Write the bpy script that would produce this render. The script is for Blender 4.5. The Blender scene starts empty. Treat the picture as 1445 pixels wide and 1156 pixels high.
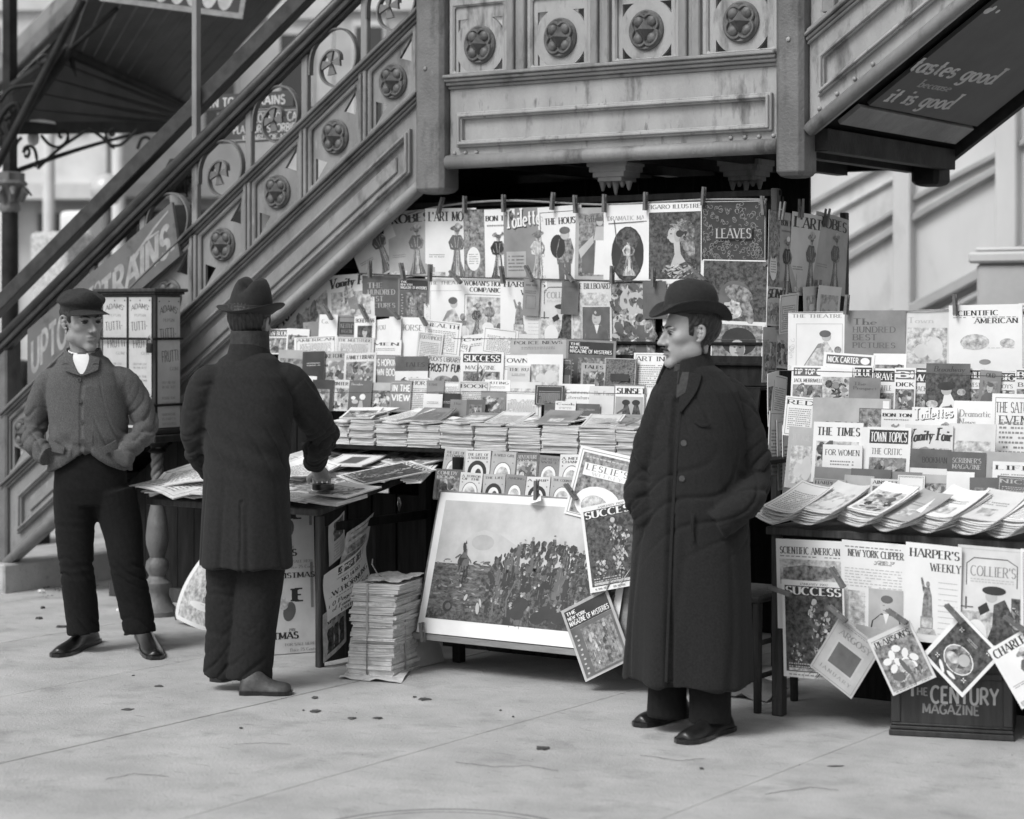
import bpy, bmesh, math, random
import numpy as np
from mathutils import Vector, Matrix, Euler
from mathutils.geometry import tessellate_polygon
R = math.radians
sin, cos, pi = math.sin, math.cos, math.pi
random.seed(7)
sc = bpy.context.scene
COL = sc.collection

# ---------------------------------------------------------------- camera, sky, sun, exposure
# x runs along the newsstand, y away from the pavement, z up; the stair front is the plane y = 0
FPX, CX, HY, CH, TH = 3000.0, 722.5, 447.0, 1.55, R(34)
CAM = Vector((9.07, -8.355, CH))
FW = Vector((-sin(TH), cos(TH), 0)); RT = Vector((cos(TH), sin(TH), 0)); UP = Vector((0, 0, 1))
cd = bpy.data.cameras.new('camera'); cam = bpy.data.objects.new('camera', cd); COL.objects.link(cam)
cam.location = CAM; cam.rotation_euler = (R(90), 0, TH)
cd.sensor_width = 36; cd.lens = FPX / 1445 * 36; cd.shift_y = -(578 - HY) / 1445
cd.clip_start = 0.1; cd.clip_end = 2000
cd.dof.use_dof = True; cd.dof.focus_distance = 9.0; cd.dof.aperture_fstop = 2.4
sc.camera = cam
w = bpy.data.worlds.new('World'); sc.world = w; w.use_nodes = True
wn = w.node_tree.nodes; wl = w.node_tree.links
sky = wn.new('ShaderNodeTexSky'); sky.sky_type = 'NISHITA'; sky.sun_disc = False
SUN_DIR = (-0.62 * RT - 0.62 * FW + 1.0 * UP).normalized()      # towards the sun
sky.sun_elevation = math.asin(SUN_DIR.z); sky.sun_rotation = math.atan2(SUN_DIR.x, SUN_DIR.y)
sky.dust_density = 3.0
bw = wn.new('ShaderNodeRGBToBW'); wl.new(sky.outputs[0], bw.inputs[0]); wl.new(bw.outputs[0], wn['Background'].inputs[0])
wn['Background'].inputs[1].default_value = 0.125
sl = bpy.data.lights.new('sun', 'SUN'); sl.energy = 1.5; sl.angle = R(22); sl.color = (1, 1, 1)
so = bpy.data.objects.new('sun', sl); COL.objects.link(so)
so.rotation_euler = (-SUN_DIR).to_track_quat('-Z', 'Y').to_euler(); so.location = (0, -5, 8)
sc.view_settings.view_transform = 'Standard'; sc.view_settings.look = 'None'
sc.view_settings.exposure = 0.42; sc.view_settings.gamma = 1.0; sc.view_settings.use_curve_mapping = False
sc.cycles.use_denoising = True
sc.cycles.max_bounces = 6

def ray(px, py): return FW + RT * ((px - CX) / FPX) + UP * ((HY - py) / FPX)
def onY(px, py, y): d = ray(px, py); return CAM + d * ((y - CAM.y) / d.y)
def onX(px, py, x): d = ray(px, py); return CAM + d * ((x - CAM.x) / d.x)
def onZ(px, py, z): d = ray(px, py); return CAM + d * ((z - CAM.z) / d.z)
def onD(px, py, D): return CAM + ray(px, py) * D
def xs(px, y=0.0): return onY(px, HY, y).x

# ---------------------------------------------------------------- materials
MATS = {}
def mat(name, a, b=None, scale=6, rough=.6, bump=0.0, bscale=80, stretch=(1, 1, 1), lo=.35, hi=.65, metal=0, spec=.5, stain=None, stain2=None, sheen=0, bdist=.01, coat=0):
    """grey procedural material: noise between tones a and b, optional stain (tone, scale, lo, hi, stretch), noise bump"""
    if name in MATS: return MATS[name]
    m = bpy.data.materials.new(name); m.use_nodes = True
    n = m.node_tree.nodes; l = m.node_tree.links; p = n['Principled BSDF']
    b = a if b is None else b
    geo = n.new('ShaderNodeNewGeometry')
    def noise(sc_, st, detail=5):
        mp = n.new('ShaderNodeVectorMath'); mp.operation = 'MULTIPLY'; mp.inputs[1].default_value = st
        l.new(geo.outputs['Position'], mp.inputs[0])
        t = n.new('ShaderNodeTexNoise'); t.inputs['Scale'].default_value = sc_; t.inputs['Detail'].default_value = detail
        t.inputs['Roughness'].default_value = .62
        l.new(mp.outputs[0], t.inputs['Vector']); return t.outputs['Fac']
    def ramp(src, lo_, hi_, ca, cb):
        r = n.new('ShaderNodeValToRGB'); l.new(src, r.inputs[0])
        r.color_ramp.elements[0].position = lo_; r.color_ramp.elements[1].position = hi_
        r.color_ramp.elements[0].color = (ca, ca, ca, 1); r.color_ramp.elements[1].color = (cb, cb, cb, 1); return r.outputs[0]
    c = ramp(noise(scale, stretch), lo, hi, a, b)
    for st_ in (stain, stain2):
        if not st_: continue
        f = ramp(noise(st_[1], st_[4], 8), st_[2], st_[3], 0, 1)
        mx = n.new('ShaderNodeMix'); mx.data_type = 'RGBA'; l.new(f, mx.inputs[0]); l.new(c, mx.inputs[6])
        mx.inputs[7].default_value = (st_[0],) * 3 + (1,); c = mx.outputs[2]
    l.new(c, p.inputs['Base Color'])
    p.inputs['Roughness'].default_value = rough; p.inputs['Metallic'].default_value = metal
    p.inputs['Specular IOR Level'].default_value = spec
    if sheen: p.inputs['Sheen Weight'].default_value = sheen; p.inputs['Sheen Roughness'].default_value = .6
    if coat: p.inputs['Coat Weight'].default_value = coat
    if bump:
        bn = n.new('ShaderNodeBump'); bn.inputs['Strength'].default_value = bump; bn.inputs['Distance'].default_value = bdist
        l.new(noise(bscale, stretch if stretch != (1, 1, 1) else (1, 1, 1)), bn.inputs['Height']); l.new(bn.outputs[0], p.inputs['Normal'])
    MATS[name] = m; return m
M = MATS
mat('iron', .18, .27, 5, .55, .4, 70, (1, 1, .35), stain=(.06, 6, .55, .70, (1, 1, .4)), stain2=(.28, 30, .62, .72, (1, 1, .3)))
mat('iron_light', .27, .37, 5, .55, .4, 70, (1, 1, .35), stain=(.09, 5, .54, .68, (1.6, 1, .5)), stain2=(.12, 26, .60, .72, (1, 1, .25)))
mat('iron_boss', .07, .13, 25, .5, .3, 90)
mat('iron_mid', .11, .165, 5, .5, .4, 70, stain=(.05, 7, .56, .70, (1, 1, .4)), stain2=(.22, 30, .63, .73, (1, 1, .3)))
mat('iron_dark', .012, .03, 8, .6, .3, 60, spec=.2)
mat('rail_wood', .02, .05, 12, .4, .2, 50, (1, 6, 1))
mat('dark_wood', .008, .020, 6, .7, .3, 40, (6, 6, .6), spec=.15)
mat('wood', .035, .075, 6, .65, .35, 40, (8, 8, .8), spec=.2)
mat('pin_wood', .10, .17, 30, .6, .2, 60)
mat('wood_pale', .16, .24, 6, .6, .3, 40, (1, 6, 8))
mat('varnish', .02, .04, 6, .4, .2, 50, (8, 8, .7))
mat('concrete', .36, .47, 3.0, .88, .6, 75, stain=(.25, 4, .54, .78, (1, 1, 1)), stain2=(.16, 30, .60, .76, (.30, 1.5, 1)))
mat('concrete_b', .37, .48, 2.6, .88, .6, 75, stain=(.26, 3.4, .55, .78, (1, 1, 1)), stain2=(.17, 26, .60, .76, (.35, 1.5, 1)))
mat('joint', .10, .16, 20, .9)
mat('asphalt', .10, .16, 3, .9, .3, 60)
mat('dirt', .04, .10, 30, .9, .4, 80)
mat('sign_dark', .04, .06, 5, .5)
mat('sign_mid', .10, .14, 4, .5, stain=(.07, 9, .55, .7, (1, 1, 1)))
mat('sign_ink', .42, .60, 14, .55)
mat('sign_ink_mid', .24, .36, 18, .55)
mat('paper', .70, .80, 4, .75)
mat('paper_cream', .55, .68, 6, .75)
mat('paper_grey', .34, .46, 7, .75)
mat('paper_tan', .20, .27, 7, .75)
mat('paper_dark', .095, .14, 7, .7)
mat('paper_black', .03, .05, 9, .6)
mat('page_edge', .30, .62, 60, .85, stretch=(.2, .2, 6))
mat('newsprint', .50, .72, 22, .8)
mat('newsprint_b', .36, .6, 40, .8)
mat('ink', .025, .04, 12, .55)
mat('ink_soft', .09, .14, 12, .6)
mat('ink_mid', .20, .28, 12, .6)
mat('ink_pale', .42, .50, 12, .65)
mat('pic_dark', .015, .13, 60, .6, lo=.36, hi=.66)
mat('pic_mid', .05, .38, 48, .6, lo=.34, hi=.66)
mat('pic_light', .22, .66, 42, .65, lo=.34, hi=.62)
mat('pic_sky', .42, .55, 7, .65)
mat('pic_land', .025, .17, 30, .65, stretch=(1, 1, 2.4))
mat('coat_black', .013, .021, 130, .9, .5, 420, sheen=.04, spec=.15, bdist=.003)
mat('coat_dark', .017, .024, 70, .9, .4, 300, sheen=.04, spec=.15, bdist=.003)
mat('tweed', .065, .125, 260, .95, .5, 420, sheen=.05, spec=.15, bdist=.003, lo=.4, hi=.6)
mat('trouser', .009, .013, 60, .9, .4, 350, sheen=.02, spec=.12, bdist=.003)
mat('trouser_b', .015, .022, 60, .9, .4, 350, sheen=.02, spec=.12, bdist=.003)
mat('felt', .018, .025, 80, .8, .3, 500, sheen=.06, spec=.2, bdist=.002)
mat('cap_cloth', .022, .038, 120, .9, .4, 400, sheen=.04, spec=.15, bdist=.003)
mat('leather', .010, .018, 40, .28, .25, 120, bdist=.004)
mat('leather_worn', .03, .06, 40, .5, .3, 120, bdist=.004)
mat('skin', .30, .36, 18, .5, .15, 260, bdist=.002)
mat('skin_tan', .24, .30, 18, .5, .15, 260, bdist=.002)
mat('hair', .008, .03, 90, .5, .6, 220, stretch=(1, 1, .3), bdist=.006)
mat('lip', .20, .24, 30, .45)
mat('eye_white', .45, .5, 30, .25)
mat('iris', .015, .02, 30, .2)
mat('linen', .68, .76, 30, .8, .3, 150)
mat('scarf', .02, .04, 50, .8, .4, 150)
mat('button', .05, .07, 30, .35)
mat('steel', .16, .28, 30, .35, metal=.6)
mat('brass', .30, .42, 30, .3, metal=.5)
mat('rope', .24, .34, 90, .8)
mat('twine_dark', .05, .1, 90, .8)
mat('enamel', .46, .55, 8, .28, coat=.3, stain=(.40, 9, .62, .8, (1, 1, .5)))
mat('facade', .56, .70, 2, .85)
mat('facade_b', .40, .52, 2, .85)
mat('stair_far', .50, .58, 2, .7, .1, 30, (1, 1, .4), stain=(.4, 3, .58, .75, (1, 1, .4)))  # far stair tones: sunlight on it is put into the pale colour
mat('stair_far_rail', .28, .38, 3, .7)
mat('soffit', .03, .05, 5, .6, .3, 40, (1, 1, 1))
def glass(name, tone, rough=.12):
    m = bpy.data.materials.new(name); m.use_nodes = True; p = m.node_tree.nodes['Principled BSDF']
    p.inputs['Base Color'].default_value = (tone,) * 3 + (1,); p.inputs['Roughness'].default_value = rough
    MATS[name] = m
glass('window_glass', .05, .08)

# ---------------------------------------------------------------- mesh helpers
def wloc(o):
    v = Vector((0, 0, 0))
    while o: v += o.location; o = o.parent
    return v
class MB:
    def __init__(s): s.v = []; s.f = []; s.m = []
    def add(s, vs, fs, mi=0):
        k = len(s.v); s.v += [tuple(v) for v in vs]; s.f += [tuple(i + k for i in f) for f in fs]; s.m += [mi] * len(fs); return s
    def hexa(s, p, mi=0):      # 8 points: bottom 4 ccw seen from above, top 4
        return s.add(p, [(3, 2, 1, 0), (4, 5, 6, 7), (0, 1, 5, 4), (1, 2, 6, 5), (2, 3, 7, 6), (3, 0, 4, 7)], mi)
    def box(s, x0, x1, y0, y1, z0, z1, mi=0, sh=0.0):   # sh: z rises by sh per x
        q = lambda x, y, z: (x, y, z + sh * (x - x0))
        return s.hexa([q(x0, y0, z0), q(x1, y0, z0), q(x1, y1, z0), q(x0, y1, z0), q(x0, y0, z1), q(x1, y0, z1), q(x1, y1, z1), q(x0, y1, z1)], mi)
    def plate(s, outer, holes, y0, y1, mi=0):           # polygon in x,z with holes, thickness y0..y1
        loops = [list(outer)] + [list(h) for h in holes]
        flat = [p for lp in loops for p in lp]; n = len(flat)
        tri = tessellate_polygon([[Vector((p[0], p[1], 0)) for p in lp] for lp in loops])
        vs = [(p[0], y0, p[1]) for p in flat] + [(p[0], y1, p[1]) for p in flat]; fs = []
        for t in tri:
            a, b, c = [flat[i] for i in t]
            ccw = (b[0] - a[0]) * (c[1] - a[1]) - (b[1] - a[1]) * (c[0] - a[0]) > 0
            t = tuple(t) if ccw else tuple(t)[::-1]
            fs.append(t); fs.append(tuple(i + n for i in t[::-1]))
        k = 0
        for j, lp in enumerate(loops):
            m_ = len(lp); area = sum(lp[i][0] * lp[(i + 1) % m_][1] - lp[(i + 1) % m_][0] * lp[i][1] for i in range(m_))
            fwd = (area > 0) == (j == 0)
            for i in range(m_):
                a, b = k + i, k + (i + 1) % m_
                fs.append((b, a, a + n, b + n) if fwd else (a, b, b + n, a + n))
            k += m_
        return s.add(vs, fs, mi)
    def tube(s, pts, r, n=10, mi=0, up=(0, 0, 1), cap=True, flat=1.0, closed=False):
        pts = [Vector(p) for p in pts]; rr = r if hasattr(r, '__len__') else [r] * len(pts); k = len(pts); vs = []
        for i, p in enumerate(pts):
            a, b = (pts[(i - 1) % k], pts[(i + 1) % k]) if closed else (pts[max(i - 1, 0)], pts[min(i + 1, k - 1)])
            t = (b - a).normalized(); u = Vector(up)
            e1 = t.cross(u)
            if e1.length < 1e-3: e1 = t.cross(Vector((1, 0, 0)))
            e1.normalize(); e2 = e1.cross(t).normalized()
            for j in range(n):
                c = 2 * pi * j / n; vs.append(p + e1 * (cos(c) * rr[i]) + e2 * (sin(c) * rr[i] * flat))
        fs = [(i * n + j, i * n + (j + 1) % n, (i + 1) * n + (j + 1) % n, (i + 1) * n + j) for i in range(k - 1) for j in range(n)]
        if closed: fs += [((k - 1) * n + j, (k - 1) * n + (j + 1) % n, (j + 1) % n, j) for j in range(n)]
        elif cap: fs += [tuple(range(n))[::-1], tuple(range((k - 1) * n, k * n))]
        return s.add(vs, fs, mi)
    def strip(s, pts, w, d, mi=0, nrm=(0, -1, 0)):      # rectangular bar following pts; w across in-plane, d along nrm
        pts = [Vector(p) for p in pts]; k = len(pts); nv = Vector(nrm); vs = []
        for i, p in enumerate(pts):
            t = (pts[min(i + 1, k - 1)] - pts[max(i - 1, 0)]).normalized(); e = t.cross(nv).normalized() * (w / 2)
            vs += [p - e, p + e, p + e + nv * d, p - e + nv * d]
        fs = [(i * 4 + j, i * 4 + (j + 1) % 4, i * 4 + 4 + (j + 1) % 4, i * 4 + 4 + j) for i in range(k - 1) for j in range(4)]
        fs += [(3, 2, 1, 0), tuple((k - 1) * 4 + j for j in range(4))]
        return s.add(vs, fs, mi)
    def lathe(s, prof, c=(0, 0, 0), n=24, mi=0, axis='z', fx=1.0):
        vs = []; k = len(prof)
        for r, h in prof:
            for j in range(n):
                a = 2 * pi * j / n
                if axis == 'z': vs.append((c[0] + r * cos(a), c[1] + r * sin(a) * fx, c[2] + h))
                else: vs.append((c[0] + r * cos(a), c[1] - h, c[2] + r * sin(a)))     # axis -y
        fs = [(i * n + j, i * n + (j + 1) % n, (i + 1) * n + (j + 1) % n, (i + 1) * n + j) for i in range(k - 1) for j in range(n)]
        fs += [tuple(range(n))[::-1], tuple(range((k - 1) * n, k * n))]
        return s.add(vs, fs, mi)
    def build(s, name, mats, parent=None, smooth=False, bevel=0, label=None, world=True, seg=1):
        me = bpy.data.meshes.new(name); off = wloc(parent) if (parent and world) else Vector((0, 0, 0))
        me.from_pydata([(a - off.x, b - off.y, c - off.z) for a, b, c in s.v], [], s.f)
        for mm in (mats if isinstance(mats, (list, tuple)) else [mats]): me.materials.append(M[mm] if isinstance(mm, str) else mm)
        me.polygons.foreach_set('material_index', s.m)
        if smooth: me.polygons.foreach_set('use_smooth', [True] * len(s.f))
        me.update()
        o = bpy.data.objects.new(name, me); COL.objects.link(o)
        if parent: o.parent = parent
        if smooth == 'auto':
            try: me.set_sharp_from_angle(angle=R(40))
            except Exception: pass
        if bevel:
            b = o.modifiers.new('bevel', 'BEVEL'); b.width = bevel; b.segments = seg; b.limit_method = 'ANGLE'; b.angle_limit = R(35)
        if label: o['label'] = label
        return o
def tag(o, label=None, cat=None, group=None, kind=None):
    if label: o['label'] = label
    if cat: o['category'] = cat
    if group: o['group'] = group
    if kind: o['kind'] = kind
    return o
def thing(name, label, cat, loc=(0, 0, 0), group=None):
    o = bpy.data.objects.new(name, None); COL.objects.link(o); o.location = loc; o.empty_display_size = .1
    return tag(o, label, cat, group)
def struct(o): o['kind'] = 'structure'; return o
def dup(src, parent=None, off=None):
    o = src.copy(); COL.objects.link(o); o.parent = parent
    if off is not None: o.location = off
    return o
def circ(cx, cz, r, n=24, a0=0, a1=360, rz=None):
    return [(cx + r * cos(R(a0 + (a1 - a0) * i / n)), cz + (rz or r) * sin(R(a0 + (a1 - a0) * i / n))) for i in range(n + (0 if abs(a1 - a0) == 360 else 1))]
# ---------------------------------------------------------------- a small stroke alphabet (for printed and painted lettering)
def arc(cx, cy, rx, ry, a0, a1, n=9): return [(cx + rx * cos(R(a0 + (a1 - a0) * i / n)), cy + ry * sin(R(a0 + (a1 - a0) * i / n))) for i in range(n + 1)]
GL = {
 'A': (.76, [[(0, 0), (.38, 1)], [(.38, 1), (.76, 0)], [(.16, .34), (.6, .34)]]),
 'B': (.62, [[(.08, 0), (.08, 1)], [(.08, 1), (.32, 1)] + arc(.32, .76, .22, .24, 90, -90) + [(.08, .52)], [(.1, .51), (.34, .51)] + arc(.34, .255, .26, .255, 90, -90) + [(.08, 0)]]),
 'C': (.7, [arc(.4, .5, .36, .5, 50, 310, 14)]),
 'D': (.72, [[(.08, 0), (.08, 1)], [(.08, 1), (.3, 1)] + arc(.3, .5, .38, .5, 90, -90, 12) + [(.08, 0)]]),
 'E': (.58, [[(.08, 0), (.08, 1)], [(.08, .98), (.52, .98)], [(.08, .5), (.44, .5)], [(.08, .02), (.55, .02)]]),
 'F': (.54, [[(.08, 0), (.08, 1)], [(.08, .98), (.52, .98)], [(.08, .5), (.44, .5)]]),
 'G': (.74, [arc(.4, .5, .36, .5, 50, 330, 14), [(.68, .42), (.68, .1)], [(.46, .42), (.72, .42)]]),
 'H': (.72, [[(.08, 0), (.08, 1)], [(.62, 0), (.62, 1)], [(.08, .51), (.62, .51)]]),
 'I': (.26, [[(.13, 0), (.13, 1)]]),
 'J': (.42, [[(.3, 1), (.3, .2)] + arc(.16, .2, .14, .2, 0, -150, 6)]),
 'K': (.7, [[(.08, 0), (.08, 1)], [(.6, 1), (.1, .42)], [(.26, .58), (.66, 0)]]),
 'L': (.54, [[(.08, 0), (.08, 1)], [(.08, .02), (.52, .02)]]),
 'M': (.86, [[(.08, 0), (.1, 1)], [(.1, 1), (.43, .15)], [(.43, .15), (.76, 1)], [(.76, 1), (.78, 0)]]),
 'N': (.74, [[(.08, 0), (.08, 1)], [(.08, 1), (.64, 0)], [(.64, 0), (.64, 1)]]),
 'O': (.78, [arc(.39, .5, .36, .5, 90, 450, 20)]),
 'P': (.6, [[(.08, 0), (.08, 1)], [(.08, 1), (.32, 1)] + arc(.32, .72, .24, .28, 90, -90) + [(.08, .44)]]),
 'Q': (.78, [arc(.39, .5, .36, .5, 90, 450, 20), [(.42, .22), (.74, -.12)]]),
 'R': (.68, [[(.08, 0), (.08, 1)], [(.08, 1), (.32, 1)] + arc(.32, .74, .24, .26, 90, -90) + [(.08, .48)], [(.3, .48), (.64, 0)]]),
 'S': (.56, [arc(.28, .74, .21, .26, 25, 250, 9) + arc(.28, .255, .23, .255, 80, -155, 9)]),
 'T': (.64, [[(.32, 0), (.32, 1)], [(.02, .98), (.62, .98)]]),
 'U': (.7, [[(.08, 1), (.08, .3)] + arc(.35, .3, .27, .3, 180, 360, 9) + [(.62, 1)]]),
 'V': (.72, [[(0, 1), (.36, 0)], [(.36, 0), (.7, 1)]]),
 'W': (1.0, [[(0, 1), (.26, 0)], [(.26, 0), (.5, .9)], [(.5, .9), (.74, 0)], [(.74, 0), (1, 1)]]),
 'X': (.7, [[(.02, 1), (.66, 0)], [(.64, 1), (.02, 0)]]),
 'Y': (.68, [[(.02, 1), (.34, .48)], [(.64, 1), (.34, .48)], [(.34, .5), (.34, 0)]]),
 'Z': (.6, [[(.04, .98), (.56, .98)], [(.56, 1), (.04, 0)], [(.04, .02), (.58, .02)]]),
 'a': (.5, [arc(.22, .24, .2, .24, 60, 400, 12), [(.42, .5), (.42, .0)]]),
 'b': (.52, [[(.08, 0), (.08, 1)], arc(.28, .24, .2, .24, 150, -150, 12)]),
 'c': (.44, [arc(.25, .24, .2, .24, 50, 310, 11)]),
 'd': (.52, [[(.44, 0), (.44, 1)], arc(.24, .24, .2, .24, 30, 330, 12)]),
 'e': (.46, [[(.05, .26), (.42, .26)] + arc(.24, .24, .2, .24, 5, 300, 11)]),
 'f': (.34, [[(.14, 0), (.14, .75)] + arc(.28, .75, .14, .22, 180, 60, 5), [(.02, .48), (.3, .48)]]),
 'g': (.52, [arc(.24, .24, .2, .24, 30, 330, 12), [(.44, .5), (.44, -.12)] + arc(.24, -.12, .2, .18, 0, -150, 7)]),
 'h': (.52, [[(.08, 0), (.08, 1)], arc(.26, .28, .18, .2, 170, 0, 6) + [(.44, 0)]]),
 'i': (.2, [[(.1, 0), (.1, .5)], [(.1, .66), (.1, .78)]]),
 'j': (.24, [[(.14, .5), (.14, -.2), (.02, -.3)], [(.14, .66), (.14, .78)]]),
 'k': (.5, [[(.08, 0), (.08, 1)], [(.44, .5), (.1, .2)], [(.2, .3), (.46, 0)]]),
 'l': (.2, [[(.1, 0), (.1, 1)]]),
 'm': (.8, [[(.08, 0), (.08, .5)], arc(.24, .3, .16, .18, 170, 0, 6) + [(.4, 0)], arc(.56, .3, .16, .18, 170, 0, 6) + [(.72, 0)]]),
 'n': (.52, [[(.08, 0), (.08, .5)], arc(.26, .28, .18, .2, 170, 0, 6) + [(.44, 0)]]),
 'o': (.48, [arc(.24, .24, .2, .24, 90, 450, 14)]),
 'p': (.52, [[(.08, .5), (.08, -.3)], arc(.28, .24, .2, .24, 150, -150, 12)]),
 'q': (.52, [[(.44, .5), (.44, -.3)], arc(.24, .24, .2, .24, 30, 330, 12)]),
 'r': (.36, [[(.08, 0), (.08, .5)], arc(.24, .3, .16, .18, 170, 40, 5)]),
 's': (.4, [arc(.2, .36, .15, .13, 30, 250, 7) + arc(.2, .12, .16, .13, 80, -150, 7)]),
 't': (.36, [[(.16, .75), (.16, .1), (.3, .02)], [(.02, .48), (.32, .48)]]),
 'u': (.52, [[(.08, .5), (.08, .2)] + arc(.26, .2, .18, .2, 180, 350, 6), [(.44, .5), (.44, 0)]]),
 'v': (.46, [[(.02, .5), (.22, 0)], [(.22, 0), (.42, .5)]]),
 'w': (.7, [[(.02, .5), (.18, 0)], [(.18, 0), (.34, .46)], [(.34, .46), (.5, 0)], [(.5, 0), (.66, .5)]]),
 'x': (.46, [[(.02, .5), (.42, 0)], [(.42, .5), (.02, 0)]]),
 'y': (.48, [[(.02, .5), (.23, .02)], [(.44, .5), (.16, -.3)]]),
 'z': (.44, [[(.04, .48), (.4, .48), (.04, .02), (.42, .02)]]),
 '.': (.2, [[(.08, 0), (.08, .12)]]), ',': (.2, [[(.1, .1), (.04, -.14)]]), "'": (.18, [[(.09, 1), (.05, .74)]]),
 '-': (.36, [[(.05, .42), (.31, .42)]]), ':': (.2, [[(.1, .08), (.1, .2)], [(.1, .5), (.1, .62)]]), ' ': (.34, []),
 '1': (.36, [[(.2, 0), (.2, 1)], [(.04, .82), (.2, 1)]]), '0': (.6, [arc(.3, .5, .25, .5, 90, 450, 16)]),
 '9': (.56, [arc(.28, .7, .22, .3, 0, 360, 12), [(.5, .7), (.44, .2), (.2, 0)]]), '5': (.56, [[(.48, .98), (.12, .98), (.1, .56)] + arc(.26, .32, .24, .32, 110, -140, 9)]),
 '2': (.56, [arc(.28, .74, .22, .26, 170, -20, 8) + [(.06, .02)], [(.06, .02), (.52, .02)]]),
}
def text_strokes(txt, serif=True, thick=.15, thin=.06, sp=.1):
    """returns total advance and list of quad strips [(left pts, right pts)] for unit cap height"""
    out = []; x = 0
    for ch in txt:
        gw, sts = GL.get(ch) or GL.get(ch.upper()) or GL[' ']
        for st in sts:
            P = [(px + x, py) for px, py in st]; L = []; Rr = []; n = len(P)
            for i in range(n):
                a, b = P[max(i - 1, 0)], P[min(i + 1, n - 1)]; dx, dy = b[0] - a[0], b[1] - a[1]; q = math.hypot(dx, dy) or 1; dx /= q; dy /= q
                wgt = abs(dy) ** 1.5
                if abs(dx) > .25 and abs(dy) > .25 and n == 2 and dx * dy > 0: wgt *= .25
                wd = (thin + (thick - thin) * wgt) / 2
                L.append((P[i][0] - dy * wd, P[i][1] + dx * wd)); Rr.append((P[i][0] + dy * wd, P[i][1] - dx * wd))
            out.append((L, Rr))
            if serif and ch.isalpha():
                for e, g in ((P[0], P[1]), (P[-1], P[-2])):
                    if n <= 3 or e in (P[0], P[-1]):
                        top = 1.0 if ch.isupper() else (1.0 if e[1] > .8 else .5)
                        if (abs(e[1]) < .01 or abs(e[1] - top) < .01) and abs(g[1] - e[1]) > .05 and abs(g[1] - e[1]) > abs(g[0] - e[0]) * .6:
                            sw = thick / 2 + .07; yy = e[1] + (thin / 2 if e[1] < .2 else -thin / 2)
                            out.append(([(e[0] - sw, yy + thin / 2), (e[0] + sw, yy + thin / 2)], [(e[0] - sw, yy - thin / 2), (e[0] + sw, yy - thin / 2)]))
        x += gw + sp
    return max(x - sp, .01), out
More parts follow.
